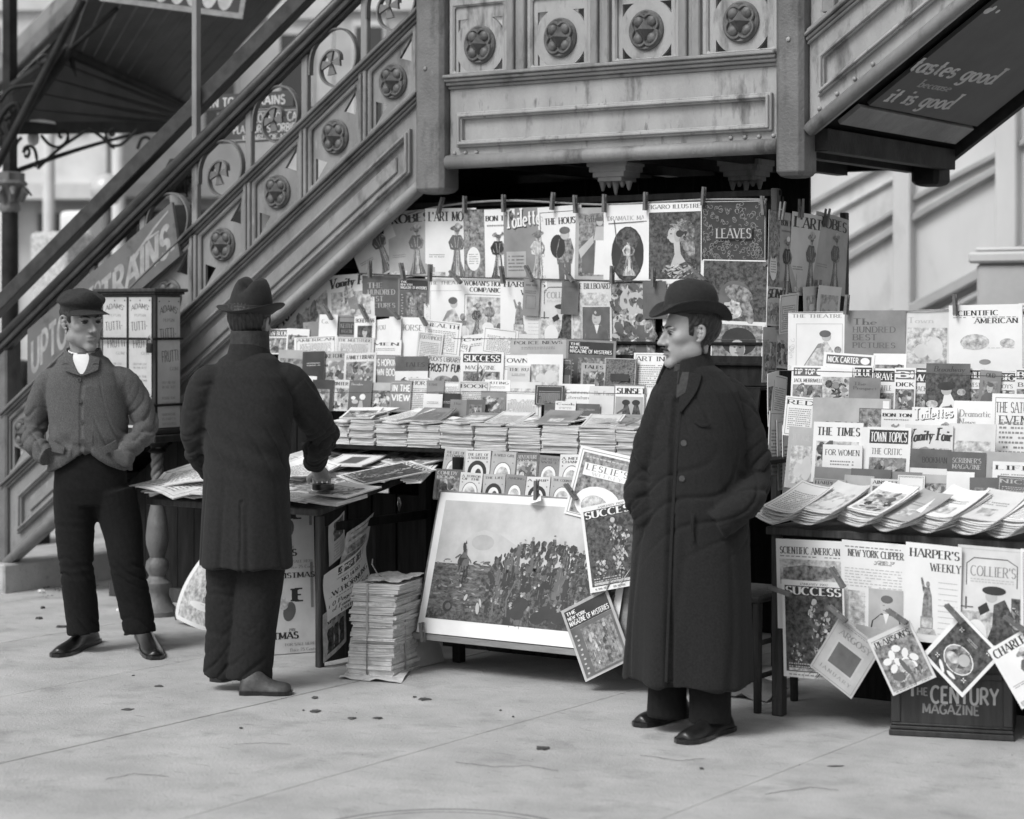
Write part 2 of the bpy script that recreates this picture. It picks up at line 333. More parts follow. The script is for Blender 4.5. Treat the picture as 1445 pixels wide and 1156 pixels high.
# ---------------------------------------------------------------- flat print: polygons in (s, t) laid in thin layers over a surface
class Sheet:
    def __init__(s, w, h): s.w = w; s.h = h; s.P = []; s.k = 0; s.cyc = None
    def nl(s):
        if s.cyc: s.cyc[2] += 1; return s.cyc[0] + (s.cyc[2] % s.cyc[1]) * 2.2e-5      # dense art: reuse a few thin levels
        s.k += 1; return s.k * 4.5e-5
    def dense(s, n=24): s.cyc = [s.k * 4.5e-5 + 4.5e-5, n, -1]
    def undense(s):
        if s.cyc: s.k = int((s.cyc[0] + s.cyc[1] * 2.2e-5) / 4.5e-5) + 2; s.cyc = None
    def rect(s, a, b, c, d, m, cell=.07):
        h = s.nl()
        def cuts_(lo, hi, L):      # cut on the page's own fifths so facets stay coplanar
            g = L / 5 if cell > .05 else cell; q = [lo] + [k * g for k in range(1, int(L / g) + 1) if lo + 1e-5 < k * g < hi - 1e-5] + [hi]; return list(zip(q[:-1], q[1:]))
        for x0, x1 in cuts_(a, c, s.w):
            for y0, y1 in cuts_(b, d, s.h):
                s.P.append(([(x0, y0), (x1, y0), (x1, y1), (x0, y1)], h, m))
    def full(s, m): s.rect(0, 0, s.w, s.h, m)
    def frame(s, a, b, c, d, t, m):
        s.rect(a, b, c, b + t, m); s.rect(a, d - t, c, d, m); s.rect(a, b + t, a + t, d - t, m); s.rect(c - t, b + t, c, d - t, m)
    def ell(s, cx, cy, rx, ry, m, n=18, rot=0):
        h = s.nl(); c_, s_ = cos(R(rot)), sin(R(rot)); ring = []
        for i in range(n):
            x, y = rx * cos(2 * pi * i / n), ry * sin(2 * pi * i / n); ring.append((cx + x * c_ - y * s_, cy + x * s_ + y * c_))
        for i in range(n): s.P.append(([(cx, cy), ring[i], ring[(i + 1) % n]], h, m))
    def ringl(s, cx, cy, rx, ry, t, m, n=22):
        h = s.nl()
        q = lambda r1, r2, i: (cx + r1 * cos(2 * pi * i / n), cy + r2 * sin(2 * pi * i / n))
        for i in range(n): s.P.append(([q(rx - t, ry - t, i), q(rx, ry, i), q(rx, ry, i + 1), q(rx - t, ry - t, i + 1)], h, m))
    def poly(s, pts, m):
        h = s.nl()
        for t in tessellate_polygon([[Vector((p[0], p[1], 0)) for p in pts]]):
            a, b, c = [pts[i] for i in t]
            if (b[0] - a[0]) * (c[1] - a[1]) - (b[1] - a[1]) * (c[0] - a[0]) < 0: b, c = c, b
            s.P.append(([a, b, c], h, m))
    def curve(s, pts, t, m):
        h = s.nl(); n = len(pts); L = []; Q = []
        for i in range(n):
            a, b = pts[max(i - 1, 0)], pts[min(i + 1, n - 1)]; dx, dy = b[0] - a[0], b[1] - a[1]; q = math.hypot(dx, dy) or 1
            L.append((pts[i][0] - dy / q * t / 2, pts[i][1] + dx / q * t / 2)); Q.append((pts[i][0] + dy / q * t / 2, pts[i][1] - dx / q * t / 2))
        for i in range(n - 1): s.P.append(([Q[i], Q[i + 1], L[i + 1], L[i]], h, m))
    def text(s, txt, x, y, hgt, m, width=None, align='l', serif=True, thick=.15, thin=.055, shear=0, rot=0, bow=0, sp=.1, maxw=None):
        adv, st = text_strokes(txt, serif, thick, thin, sp); sx = hgt
        if width: sx = width / adv
        elif maxw and adv * hgt > maxw: sx = maxw / adv
        tw = adv * sx; ox = x if align == 'l' else (x - tw / 2 if align == 'c' else x - tw); h = s.nl(); c_, s_ = cos(R(rot)), sin(R(rot))
        def mp(p):
            u = p[0] * sx + shear * p[1] * hgt; v = p[1] * hgt
            if bow: v += bow * hgt * (1 - (2 * u / tw - 1) ** 2)
            return (ox + u * c_ - v * s_, y + u * s_ + v * c_)
        for j, (L, Q) in enumerate(st):
            hh = h + (j % 3) * 8e-6
            for i in range(len(L) - 1): s.P.append(([mp(Q[i]), mp(Q[i + 1]), mp(L[i + 1]), mp(L[i])], hh, m))
        s.k += 1; return tw
    def lines(s, a, b, c, d, n, m, rnd=random, t=None):
        h = s.nl(); st = (d - b) / n; t = t or st * .42
        for i in range(n):
            y = d - (i + .75) * st; x = a
            while x < c:
                l = rnd.uniform(.012, .03) * (c - a) * 3; e = min(x + l, c)
                if rnd.random() < .93: s.P.append(([(x, y), (e, y), (e, y + t), (x, y + t)], h, m))
                x = e + (c - a) * .025
    def build(s, name, parent, mp, shift=True):
        used = []; vs = []; fs = []; mi = []; off = wloc(parent) if (parent and shift) else Vector((0, 0, 0))
        for pts, h, m in s.P:
            if m not in used: used.append(m)
            k = len(vs); vs += [tuple(Vector(mp(p[0], p[1], h)) - off) for p in pts]; fs.append(tuple(range(k, k + len(pts)))); mi.append(used.index(m))
        me = bpy.data.meshes.new(name); me.from_pydata(vs, [], fs)
        for u in used: me.materials.append(M[u])
        me.polygons.foreach_set('material_index', mi); me.update()
        o = bpy.data.objects.new(name, me); COL.objects.link(o); o.parent = parent; return o
def flatmap(o, ds, dt):      # sheet mapped on a flat plane: origin, s and t directions
    o, ds, dt = Vector(o), Vector(ds).normalized(), Vector(dt).normalized(); n = ds.cross(dt).normalized()
    return lambda a, b, h: o + ds * a + dt * b + n * h
# ---------------------------------------------------------------- ground
g = MB(); g.add([(-400, -300, -.16), (400, -300, -.16), (400, 600, -.16), (-400, 600, -.16)], [(0, 1, 2, 3)])
struct(g.build('street', 'asphalt'))
pv = MB(); pv.box(-14, 16, -9.5, 9, -.155, -.02)
pave = struct(pv.build('pavement', 'joint'))
edges = [-12.2, -9.0, -5.9, -2.9, -.75, .36, 1.41, 2.5, 3.47, 4.55, 5.78, 6.85, 7.95, 9.1, 12, 15.9]
cuts = [-9.4, -4.6, 1.25, 4.6, 8.9]
rs = random.Random(3)
for i in range(len(edges) - 1):
    for j in range(len(cuts) - 1):
        s_ = MB(); jt = .0022
        s_.box(edges[i] + jt, edges[i + 1] - jt, cuts[j] + jt, cuts[j + 1] - jt, -.03, rs.uniform(-.0015, .0015))
        s_.build('slab', rs.choice(['concrete', 'concrete_b']), pave, bevel=.002)
# flat dried stains, scraps and litter on the pavement
def blob(px, py, wx, wy, m, name, label, cat, z=.004, group='dark spots on the pavement'):
    c = onZ(px, py, 0); b = MB(); n = 14; rr = [rs.uniform(.6, 1.15) for _ in range(n)]
    top = [(c.x + (RT * (cos(2 * pi * i / n) * wx * rr[i]) + FW * (sin(2 * pi * i / n) * wy * rr[i])).x, c.y + (RT * (cos(2 * pi * i / n) * wx * rr[i]) + FW * (sin(2 * pi * i / n) * wy * rr[i])).y) for i in range(n)]
    b.add([(x, y, .0015) for x, y in top] + [(c.x + (x - c.x) * .8, c.y + (y - c.y) * .8, z) for x, y in top], [tuple(range(n, 2 * n))] + [(i, (i + 1) % n, n + (i + 1) % n, n + i) for i in range(n)])
    return tag(b.build(name, m), label, cat, group)
spots = [(224, 969, .022, .03), (180, 1002, .03, .025), (444, 985, .014, .03), (445, 1004, .025, .03), (497, 1014, .02, .022), (533, 1014, .02, .02), (598, 987, .03, .035), (765, 1056, .03, .035),
         (295, 909, .011, .015), (188, 954, .008, .012), (428, 1003, .006, .01), (585, 984, .012, .012), (706, 1003, .006, .01), (724, 1012, .006, .012), (55, 874, .018, .02), (60, 859, .012, .02), (86, 886, .03, .012), (340, 1028, .008, .012), (990, 1085, .008, .014), (1180, 1082, .03, .006)]
where = ['small round dark spot on the pavement between the two dark-trousered men', 'dark wet splash on the open pavement in front of the boy', 'small dark spot just beyond the toe of the back-turned man', 'dark splash of spots near the toe of the back-turned man',
         'broken pair of dark spots on the pavement in front of the paper bundle', 'dark streak beside the pair of spots in front of the paper bundle', 'largest dark tailed splash before the war picture board', 'lone dark splash halfway to the bowler-hatted man',
         'black crumb on the pavement behind the back-turned man', 'tiny dark fleck just in front of the boy', 'tiny fleck to the left of the splash of spots', 'little tail fleck beside the largest tailed splash', 'tiny crumb below the war picture board', 'second tiny crumb below the war picture board',
         'dried leaf scrap on the pavement left of the boy', 'curled leaf scrap nearest the stair foot plinth', 'long thin scrap beside the boy near the stair', 'faint fleck in front of the back-turned man', 'tiny fleck in front of the bowler-hatted man', 'thin dark scratch near the dark wooden crate']
for (px, py, a, b), lb in zip(spots, where):
    scrap = 'scrap' in lb
    blob(px, py, a, b, 'dirt', 'leaf_scrap' if scrap else 'dark_spot', lb, 'litter' if scrap else 'spot', z=.012 if scrap else .004, group='scraps by the stair foot' if scrap else 'dark spots on the pavement')
blob(58, 835, .022, .016, 'paper', 'paper_scrap', 'small white paper scrap by the foot of the stair', 'litter', .012, 'white paper scraps')
blob(168, 862, .02, .016, 'paper', 'paper_scrap', 'small white paper scrap between the boy and the iron column', 'litter', .012, 'white paper scraps')
deb = MB()
for i in range(260):
    c = onZ(rs.gauss(75, 22), rs.gauss(822, 9), .004); r = rs.uniform(.004, .012)
    deb.add([(c.x + rs.uniform(-r, r), c.y + rs.uniform(-r, r), .003 + rs.uniform(0, .012)) for _ in range(3)], [(0, 1, 2)])
for i in range(420):
    c = onZ(rs.uniform(0, 1445), rs.uniform(880, 1150), .003); r = rs.uniform(.0015, .005)
    deb.add([(c.x + rs.uniform(-r, r), c.y + rs.uniform(-r, r), .0025 + rs.uniform(0, .003)) for _ in range(3)], [(0, 1, 2)])
tag(deb.build('debris', 'dirt'), 'loose dark dirt and leaf bits scattered on the pavement', 'dirt', kind='stuff')
for k, path in enumerate([[(640, 1075), (700, 1083), (745, 1079), (800, 1090)], [(905, 1066), (960, 1074), (1002, 1070)], [(330, 1052), (372, 1046), (420, 1051)], [(150, 1100), (190, 1093), (250, 1097)], [(1080, 1120), (1140, 1112), (1190, 1117)]]):
    q = [onZ(a_ + rs.uniform(-4, 4), b_ + rs.uniform(-2, 2), .0022) for a_, b_ in path]; b = MB(); b.strip([p0.lerp(p1, t_) + Vector((rs.uniform(-.006, .006), rs.uniform(-.006, .006), 0)) for p0, p1 in zip(q[:-1], q[1:]) for t_ in (0, .2, .4, .6, .8)], .0035, .0006, nrm=(0, 0, 1)); b.build('hairline_crack', 'joint', pave)
# iron coal-hole cover at the lower edge of the picture
c0 = onZ(620, 1193, 0); mh = MB(); mh.lathe([(.455, -.01), (.455, .0022), (.450, .0030), (.440, .0030)], (c0.x, c0.y, 0), 72, 1); mh.lathe([(.438, -.01), (.438, .0035), (.415, .0045), (.412, .0028)], (c0.x, c0.y, 0), 72, 0); mh.lathe([(.411, -.01), (.411, .0024), (.400, .0024)], (c0.x, c0.y, 0), 72, 1); mh.lathe([(.398, -.01), (.398, .0042), (.10, .005), (.01, .005)], (c0.x, c0.y, 0), 72, 0)
tag(mh.build('manhole_cover', ['concrete_b', 'joint']), 'round worn cover set in the pavement at the bottom edge', 'manhole cover')
# ---------------------------------------------------------------- the elevated-station stairway (front plane y = 0)
SL = .70
zb = lambda x: 1.565 + SL * (x - 2.03)          # underside of the lower flight
XP0, XP1 = xs(594), xs(634)                     # left landing post
XQ0, XQ1 = xs(1101), xs(1141)                   # right landing post
STW = 1.5
ST = thing('elevated_stairway', 'tall ornate iron stairway with round bosses rising over the newsstand', 'stairway', (2.0, 0, 0))
def S(mb, name, m, bevel=.004, **k): return mb.build(name, m, ST, bevel=bevel, **k)
def para(x0, x1, v0, v1, zf): return [(x0, zf(x0) + v0), (x1, zf(x1) + v0), (x1, zf(x1) + v1), (x0, zf(x0) + v1)]
def slab_s(name, x0, x1, v0, v1, y0, y1, m, zf, bevel=.005):
    b = MB(); p = para(x0, x1, v0, v1, zf); b.plate(p, [], y0, y1); return S(b, name, m, bevel)
def moulding(name, x0, x1, v, zf, m, prof=((.0, .022), (.016, .034), (.034, .05), (.05, .03))):
    b = MB()
    for i, (dv, pr) in enumerate(prof):
        b.plate(para(x0, x1, v + dv, v + dv + .0165, zf), [], -pr, .055 - .001 * i)
    return S(b, name, m, .004)
def framed(name, x0, x1, v0, v1, zf, m, t=.028, pr=.022, y=0.0):
    o = para(x0, x1, v0, v1, zf); kx = t; i_ = para(x0 + kx, x1 - kx, v0 + t, v1 - t, zf)
    b = MB(); b.plate(o, [i_], y - pr, y + .003)
    o2 = para(x0 + kx * .3, x1 - kx * .3, v0 + t * .3, v1 - t * .3, zf); i2 = para(x0 + kx * .75, x1 - kx * .75, v0 + t * .75, v1 - t * .75, zf)
    b.plate(o2, [i2], y - pr - .012, y - pr + .002); return S(b, name, m, .004)
# the cast boss: dish, quatrefoil rim, four beads and a pyramid
def boss_mesh(r):
    b = MB(); b.lathe([(r * 1.02, -.004), (r * 1.02, .008), (r * .93, .016), (r * .82, .012), (r * .5, .014), (r * .02, .014)], (0, 0, 0), 32, axis='y')
    q = []
    for i in range(64):
        a = 2 * pi * i / 64; k = .74 + .13 * abs(cos(2 * (a - pi / 4))) ** .7 - .10 * (abs(cos(2 * a)) ** 8); q.append((r * k * cos(a), -.018, r * k * sin(a)))
    b.tube(q, r * .085, 6, closed=True, up=(0, 1, 0))
    for sx in (-1, 1):
        for sz in (-1, 1):
            b.lathe([(r * .30 * cos(t), .012 + r * .22 * sin(t)) for t in [0, .4, .8, 1.2, 1.5]], (sx * r * .40, 0, sz * r * .43), 14, axis='y')
    p = r * .56; apex = (0, -.018 - r * .60, 0)
    b.add([(-p, -.014, 0), (0, -.014, -p), (p, -.014, 0), (0, -.014, p), apex], [(0, 1, 4), (1, 2, 4), (2, 3, 4), (3, 0, 4)])
    me = b.build('medallion', 'iron_boss', None, smooth='auto')
    return me
BOSS = boss_mesh(.083); BOSS_ME = BOSS.data; bpy.data.objects.remove(BOSS)
def boss(parent, x, z, y=-.004, s=1):
    o = bpy.data.objects.new('medallion', BOSS_ME); COL.objects.link(o); o.parent = parent; o.location = Vector((x, y, z)) - wloc(parent); o.scale = (s, 1, s * 1.04); return o
def rivets(x0, x1, n, v, zf, m='iron_light'):
    for i in range(n):
        x = x0 + (x1 - x0) * i / max(n - 1, 1); b = MB(); b.lathe([(.011, 0), (.010, .006), (.006, .010), (.001, .011)], (x, 0, zf(x) + v), 10, axis='y')
        b.build('rivet', m, ST, smooth=True)
# --- lower flight
LX0 = -.02; LX1 = XP0 - .002
slab_s('stringer', LX0, LX1, 0, .44, 0, .06, 'iron', zb)
b = MB(); b.tube([(LX0, -.012, zb(LX0) + .018), (LX1, -.012, zb(LX1) + .018)], .026, 10); S(b, 'stringer_roll', 'iron', 0, smooth=True)
framed('stringer_frame', LX0 + .12, LX1 - .05, .115, .335, zb, 'iron', .035, .026)
slab_s('stringer_field', LX0 + .21, LX1 - .14, .185, .265, -.012, .002, 'iron', zb)
moulding('stringer_moulding', LX0, LX1, .425, zb, 'iron_mid')
post_px = [275, 351, 430, 514]; px_ = [xs(p) for p in post_px]
dx = (px_[3] - px_[0]) / 3; PX = [px_[0] - dx * k for k in (3, 2, 1)] + px_
PX = [x for x in PX if x > LX0 + .02]; ends = [LX0] + PX + [LX1]
SLOPE = lambda x: zb(x)
for i in range(len(ends) - 1):
    x0, x1 = ends[i], ends[i + 1]
    if x1 - x0 < .1: continue
    a0, a1 = x0 + .022, x1 - .022; c = ((a0 + a1) / 2, zb((a0 + a1) / 2) + .49 + .17)
    v0, v1 = .488, .832; t = .03
    wq = a1 - a0
    def tri(xa, xb, up):     # spandrel opening in an acute corner
        if up: return [(xb - .012, zb(xb) + v1 - t - .015), (xb - .012, zb(xb) + v1 - t - .135), (xb - .085, zb(xb - .085) + v1 - t - .055)]
        return [(xa + .012, zb(xa) + v0 + t + .015), (xa + .085, zb(xa + .085) + v0 + t + .055), (xa + .012, zb(xa) + v0 + t + .135)]
    hs = [tri(a0 + t, a1 - t, True), tri(a0 + t, a1 - t, False)] if wq > .25 else []
    pb = MB(); pb.plate(para(a0, a1, v0, v1, zb), hs, .012, .03); po = S(pb, 'balustrade_panel', 'iron', 0)
    if wq > .2: boss(po, c[0], c[1], .010)
    f = MB(); f.plate(para(a0, a1, v0, v1, zb), [para(a0 + t * .8, a1 - t * .8, v0 + t, v1 - t, zb)], -.008, .012); S(f, 'panel_frame', 'iron', .006)
for x in PX:
    b = MB(); b.box(x - .024, x - .004, -.022, .035, zb(x) + .478, zb(x) + .845); b.box(x + .004, x + .024, -.022, .035, zb(x) + .478, zb(x) + .845); b.box(x - .005, x + .005, -.008, .03, zb(x) + .48, zb(x) + .84)
    S(b, 'stile', 'iron', .004)
    b = MB(); b.box(x - .020, x + .020, -.006, .03, zb(x) + .88, zb(x) + 1.26); S(b, 'baluster_post', 'iron', .004)
moulding('balustrade_rail', LX0, LX1, .828, zb, 'iron_mid', ((0, .02), (.016, .036), (.032, .05), (.048, .036)))
# open railing: scrolls with a cross in the eye
SP = [(660, 330), (655, 295), (625, 275), (590, 285), (555, 330), (548, 390), (570, 440), (620, 470), (670, 465), (725, 410), (752, 330), (745, 250), (705, 185), (640, 162), (575, 185), (520, 240), (492, 310), (487, 400)]
def spl(P, k=4):
    out = []; n = len(P)
    for i in range(n - 1):
        p0, p1, p2, p3 = P[max(i - 1, 0)], P[i], P[i + 1], P[min(i + 2, n - 1)]
        for j in range(k):
            t = j / k; out.append(tuple(.5 * (2 * b_ + (c_ - a_) * t + (2 * a_ - 5 * b_ + 4 * c_ - d_) * t * t + (3 * b_ - a_ - 3 * c_ + d_) * t ** 3) for a_, b_, c_, d_ in zip(p0, p1, p2, p3)))
    return out + [P[-1]]
def scroll(cx, cz, k=1.0):
    u = 1 / (3.61 * 281); b = MB()
    pts = [(cx + (p[0] - 620) * u / .829 * k, .012, cz - (p[1] - 318) * u * k) for p in spl(SP)]
    b.strip(pts, .009, .03); o = S(b, 'scroll', 'iron_mid', 0)
    c = MB(); mx, mz = cx + (605 - 620) * u / .829 * k, cz - (345 - 318) * u * k
    for q in range(4):
        a = q * pi / 2 + .12; P = [(-.006, .006), (.006, .006), (.026, .062), (-.026, .062)]
        c.plate([(mx + (p[0] * cos(a) - p[1] * sin(a)) * k, mz + (p[0] * sin(a) + p[1] * cos(a)) * k) for p in P], [], -.012 + .0007 * q, .004 + .0007 * q)
    c.lathe([(.014, 0), (.012, .012), (.001, .014)], (mx, -.01, mz), 10, axis='y'); c.build('cross', 'iron_mid', o)
for i in range(len(ends) - 1):
    x0, x1 = ends[i], ends[i + 1]
    if x1 - x0 < .25 or x1 < 1.3: continue
    xc = (x0 + x1) / 2; scroll(xc, zb(xc) + 1.055, .95)
b = MB()
for v, pr, hh in ((1.205, .03, .022), (1.225, .05, .03), (1.252, .036, .022)): b.plate(para(LX0 - .3, LX1, v, v + hh, zb), [], -pr, pr * .6)
S(b, 'handrail', 'rail_wood', .006)
b = MB(); b.tube([(LX0 - .3, -.02, zb(LX0 - .3) + 1.30), (LX1, -.02, zb(LX1) + 1.30)], .030, 10); S(b, 'handrail_roll', 'rail_wood', 0, smooth=True)
slab_s('guard_rail', LX0 - .3, 2.9, 1.51, 1.615, .03, .10, 'rail_wood', zb)
xt = xs(275); b = MB(); b.box(xt - .017, xt + .017, -.008, .03, zb(xt) + 1.2, 4.2); S(b, 'tall_post', 'iron', .003)
# steps, seen only from below and between
for i in range(13):
    x = .2 + i * .235; b = MB(); z = zb(x) + .22
    b.box(x, x + .27, .07, STW - .05, z - .02, z + .015); S(b, 'tread', 'dark_wood', 0)
slab_s('flight_shade_board', .25, 2.9, .15, .17, .065, STW - .01, 'dark_wood', zb, 0)  # dark slab added under the treads to block bright gaps from behind
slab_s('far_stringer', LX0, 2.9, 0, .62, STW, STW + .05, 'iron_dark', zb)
# plinth under the foot
b = MB(); b.box(-.5, .08, -.1, STW + .1, -.02, .165); S(b, 'plinth', 'concrete_b', .01)
b = MB(); b.box(-.1, .02, -.03, .09, .165, 1.45); S(b, 'foot_post', 'iron_mid', .01)
# --- landing posts with chamfered ends
def landing_post(x0, x1, y0, y1, ztop, zbot, m):
    b = MB(); cx, cy = (x0 + x1) / 2, (y0 + y1) / 2; hx, hy = (x1 - x0) / 2, (y1 - y0) / 2; c = .022
    def ring(sx, z): X, Y = hx * sx, hy * sx; k = c * sx; return [(cx - X + k, cy - Y, z), (cx + X - k, cy - Y, z), (cx + X, cy - Y + k, z), (cx + X, cy + Y - k, z), (cx + X - k, cy + Y, z), (cx - X + k, cy + Y, z), (cx - X, cy + Y - k, z), (cx - X, cy - Y + k, z)]
    vs = ring(1, ztop) + ring(1, zbot + .025) + ring(.82, zbot + .008) + ring(.55, zbot); fs = []
    for r_ in range(3): fs += [(r_ * 8 + j, (r_ + 1) * 8 + j, (r_ + 1) * 8 + (j + 1) % 8, r_ * 8 + (j + 1) % 8) for j in range(8)]
    fs += [tuple(range(24, 32))[::-1], tuple(range(8))]
    b.add(vs, fs); return S(b, 'landing_post', m, .003)
ZPB = onY(1122, 251, 0).z
landing_post(XP0, XP1, -.06, .1, 4.2, onY(613, 273, -.05).z, 'iron_mid'); landing_post(XQ0, XQ1, -.06, .1, 4.2, ZPB, 'iron_mid')
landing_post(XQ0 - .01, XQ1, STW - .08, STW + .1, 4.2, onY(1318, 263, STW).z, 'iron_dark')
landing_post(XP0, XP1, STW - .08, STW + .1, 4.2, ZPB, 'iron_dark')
for xx in (XP0, XQ0):
    for zz in (3.3, 2.75):
        b = MB(); b.lathe([(.012, 0), (.009, .006), (.001, .008)], (xx + .07, -.06, zz), 10, axis='y'); b.build('rivet', 'iron_light', ST, smooth=True)
# --- landing front
flat_ = lambda z: (lambda x: z)
AX0, AX1 = XP1 + .002, XQ0 - .002
ZL = onY(626, 233, -.02).z; ZF0 = onY(645, 203, 0).z; ZF1 = onY(645, 160, 0).z; ZR = onY(620, 127, -.03).z; ZT = onY(633, 12, 0).z
slab_s('landing_fascia', AX0, AX1, 0, ZR - ZL, 0, .06, 'iron_light', flat_(ZL))
b = MB(); b.tube([(AX0, -.016, ZL + .012), (AX1, -.016, ZL + .012)], .034, 12); S(b, 'landing_lip', 'iron', 0, smooth=True)
framed('fascia_frame', AX0 + .055, AX1 - .03, ZF0 - .02, ZF1, flat_(0), 'iron_light', .032, .024)
moulding('landing_moulding', AX0, AX1, ZR, flat_(0), 'iron', ((0, .014), (.0165, .034), (.033, .05), (.0495, .064)))
rivets(AX0 + .03, AX0 + .16, 3, ZL + .055, flat_(0)); rivets(AX1 - .24, AX1 - .03, 4, ZL + .06, flat_(0))
stx = [(onY(a, 60, 0).x, onY(c, 60, 0).x) for a, c in ((719, 744), (837, 863), (961, 991))]
pb0 = [AX0] + [s_[1] for s_ in stx]; pb1 = [s_[0] for s_ in stx] + [AX1]; ZP0 = ZR + .066
for x0, x1 in zip(pb0, pb1):
    cx = (x0 + x1) / 2; hz = .128; czp = (onY(678, 63, 0).z); q = hz; hole = []
    rr = q * 1.13
    for sx, sz in ((1, 1), (-1, 1), (-1, -1), (1, -1)):
        L = [(cx + sx * q, czp + sz * q)]; a_lo = math.acos(q / rr) ; a = a_lo
        for i in range(7):
            an = a_lo + (pi / 2 - 2 * a_lo) * i / 6; L.append((cx + sx * rr * cos(an), czp + sz * rr * sin(an)))
        hole.append(L)
    p = MB(); p.plate([(x0, ZP0), (x1, ZP0), (x1, ZT + .1), (x0, ZT + .1)], hole, .008, .024); po = S(p, 'balustrade_panel', 'iron_light', 0)
    boss(po, cx, czp, .006, 1.06)
    f = MB(); t = .032; f.plate([(x0, ZP0), (x1, ZP0), (x1, ZT + .1), (x0, ZT + .1)], [[(x0 + t, ZP0 + t * .5), (x1 - t, ZP0 + t * .5), (x1 - t, ZT), (x0 + t, ZT)]], -.01, .008); S(f, 'panel_frame', 'iron_light', .009)
for a, c in stx:
    b = MB(); g_ = (c - a); b.box(a, a + g_ * .38, -.03, .03, ZP0, ZT + .1); b.box(c - g_ * .38, c, -.03, .03, ZP0, ZT + .1); b.box(a + g_ * .38, c - g_ * .38, -.012, .026, ZP0, ZT + .1); S(b, 'stile', 'iron', .005)
b = MB()
for dz, pr in ((0, .03), (.03, .05), (.06, .03)): b.box(AX0, AX1, -pr, .05, ZT + .1 + dz, ZT + .131 + dz)
S(b, 'landing_rail', 'iron', .006)
# landing floor and far side
b = MB(); b.box(XP0, XQ1, .065, STW, ZL + .06, ZL + .11); S(b, 'landing_floor', 'dark_wood', 0)
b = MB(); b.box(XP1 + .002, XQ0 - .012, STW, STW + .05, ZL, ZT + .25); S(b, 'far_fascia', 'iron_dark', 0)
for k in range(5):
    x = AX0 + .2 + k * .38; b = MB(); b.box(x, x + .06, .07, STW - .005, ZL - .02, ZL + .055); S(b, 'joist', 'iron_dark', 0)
# corbels under the landing
def corbel(px, py, y, sc_=1):
    c = onY(px, py, y); b = MB()
    for i, (h, q) in enumerate(((.0, .11), (.026, .10), (.05, .085), (.07, .065))): b.box(c.x - q * sc_, c.x + q * sc_, y - q * .6 * sc_, y + .1, c.z - (h + .028) * sc_, c.z - h * sc_)
    for i in range(5):
        d = .085 * sc_; b.tube([(c.x + (i - 2) * d * .42, y + .02, c.z - .095 * sc_), (c.x + (i - 2) * d * .42, y + .02, c.z - (.14 if i % 2 == 0 else .125) * sc_ - (.02 if i == 2 else 0))], [.02 * sc_, .006], 8)
    S(b, 'corbel', 'iron', .003)
corbel(866, 227, .16); corbel(1050, 226, .55, 1.0)
# --- upper flight, rising to the right of the landing
zu0 = onY(1140, 190, -.01).z; zu = lambda x: zu0 + SL * (x - XQ1)
UX0, UX1 = XQ1 + .002, 7.0
slab_s('stringer', UX0, UX1, 0, .40, 0, .06, 'iron_light', zu)
b = MB(); b.tube([(UX0, -.014, zu(UX0) + .016), (UX1, -.014, zu(UX1) + .016)], .03, 10); S(b, 'stringer_roll', 'iron', 0, smooth=True)
framed('stringer_frame', UX0 + .05, UX1, .12, .30, zu, 'iron_light', .032, .024)
moulding('stringer_moulding', UX0, UX1, .385, zu, 'iron')
rivets(UX0 + .05, UX0 + .30, 4, .075, zu)
slab_s('balustrade_panel', UX0, UX1, .452, .80, .012, .03, 'iron_light', zu)
for k in range(4):
    x = UX0 + .10 + k * .40; b = MB(); b.box(x - .03, x + .03, -.02, .03, zu(x) + .45, zu(x) + .8); S(b, 'stile', 'iron', .004)
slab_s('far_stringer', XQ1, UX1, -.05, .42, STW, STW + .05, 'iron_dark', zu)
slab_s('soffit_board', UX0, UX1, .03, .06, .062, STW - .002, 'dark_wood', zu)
b = MB(); b.box(UX0 - .01, UX0 + .06, .062, STW - .002, zu(UX0) - .07, zu(UX0) + .03); S(b, 'header_beam', 'iron_dark', .004)
# advertisement fixed under the upper flight
ds = Vector((0, 1, 0)); dt = Vector((1, 0, SL)).normalized(); L_ = math.hypot(1, SL)
AD = thing('soffit_advertisement', 'dark advertising board with pale blackletter slogan under the upper stair flight', 'sign', (UX0 + .5, .7, zu(UX0 + .5)))
x0a = UX0 + .20
b = MB(); n_ = dt.cross(ds); y0a, y1a = .18, 1.42
o_ = Vector((x0a, y0a, zu(x0a) - .012))
def slabn(o, a, c, w_, l_, th, name, m, par):
    b = MB(); n = a.cross(c).normalized(); p = [o, o + a * w_, o + a * w_ + c * l_, o + c * l_]; b.hexa([q - n * th for q in p] + p); return b.build(name, m, par, bevel=.002)
slabn(o_, ds, dt, y1a - y0a, 2.2, .02, 'board', 'sign_dark', AD)
sh = Sheet(1.2, 2.2)
def onS(px, py):
    d = ray(px, py); n2 = ds.cross(dt); t = (o_ - CAM).dot(n2) / d.dot(n2); q = CAM + d * t - o_; return q.dot(ds), q.dot(dt)
for tx, a, c, top_, mm in (('it is good', (1247, 143), (1337, 154), (1262, 118), 'sign_ink'), ('because', (1294, 122), (1338, 129), (1302, 111), 'sign_ink_mid'), ('tastes good', (1281, 99), (1397, 119), (1299, 72), 'sign_ink')):
    p0, p1, p2 = onS(*a), onS(*c), onS(*top_); sh = Sheet(1.2, 2.2); sh.text(tx, p0[0], p0[1], p2[1] - p0[1], mm, width=p1[0] - p0[0], thick=.2, thin=.11, rot=math.degrees(math.atan2(p1[1] - p0[1], p1[0] - p0[0]))); sh.build('lettering', AD, flatmap(o_ + Vector((0, 0, -.001)), ds, dt))
sh = Sheet(1.2, 2.2)
for q, r1, r2 in (((1394, 15), .03, .02), ((1402, 12), .016, .018), ((1408, 16), .014, .012)): p0 = onS(*q); sh.ell(p0[0], p0[1], r1, r2, 'sign_ink')
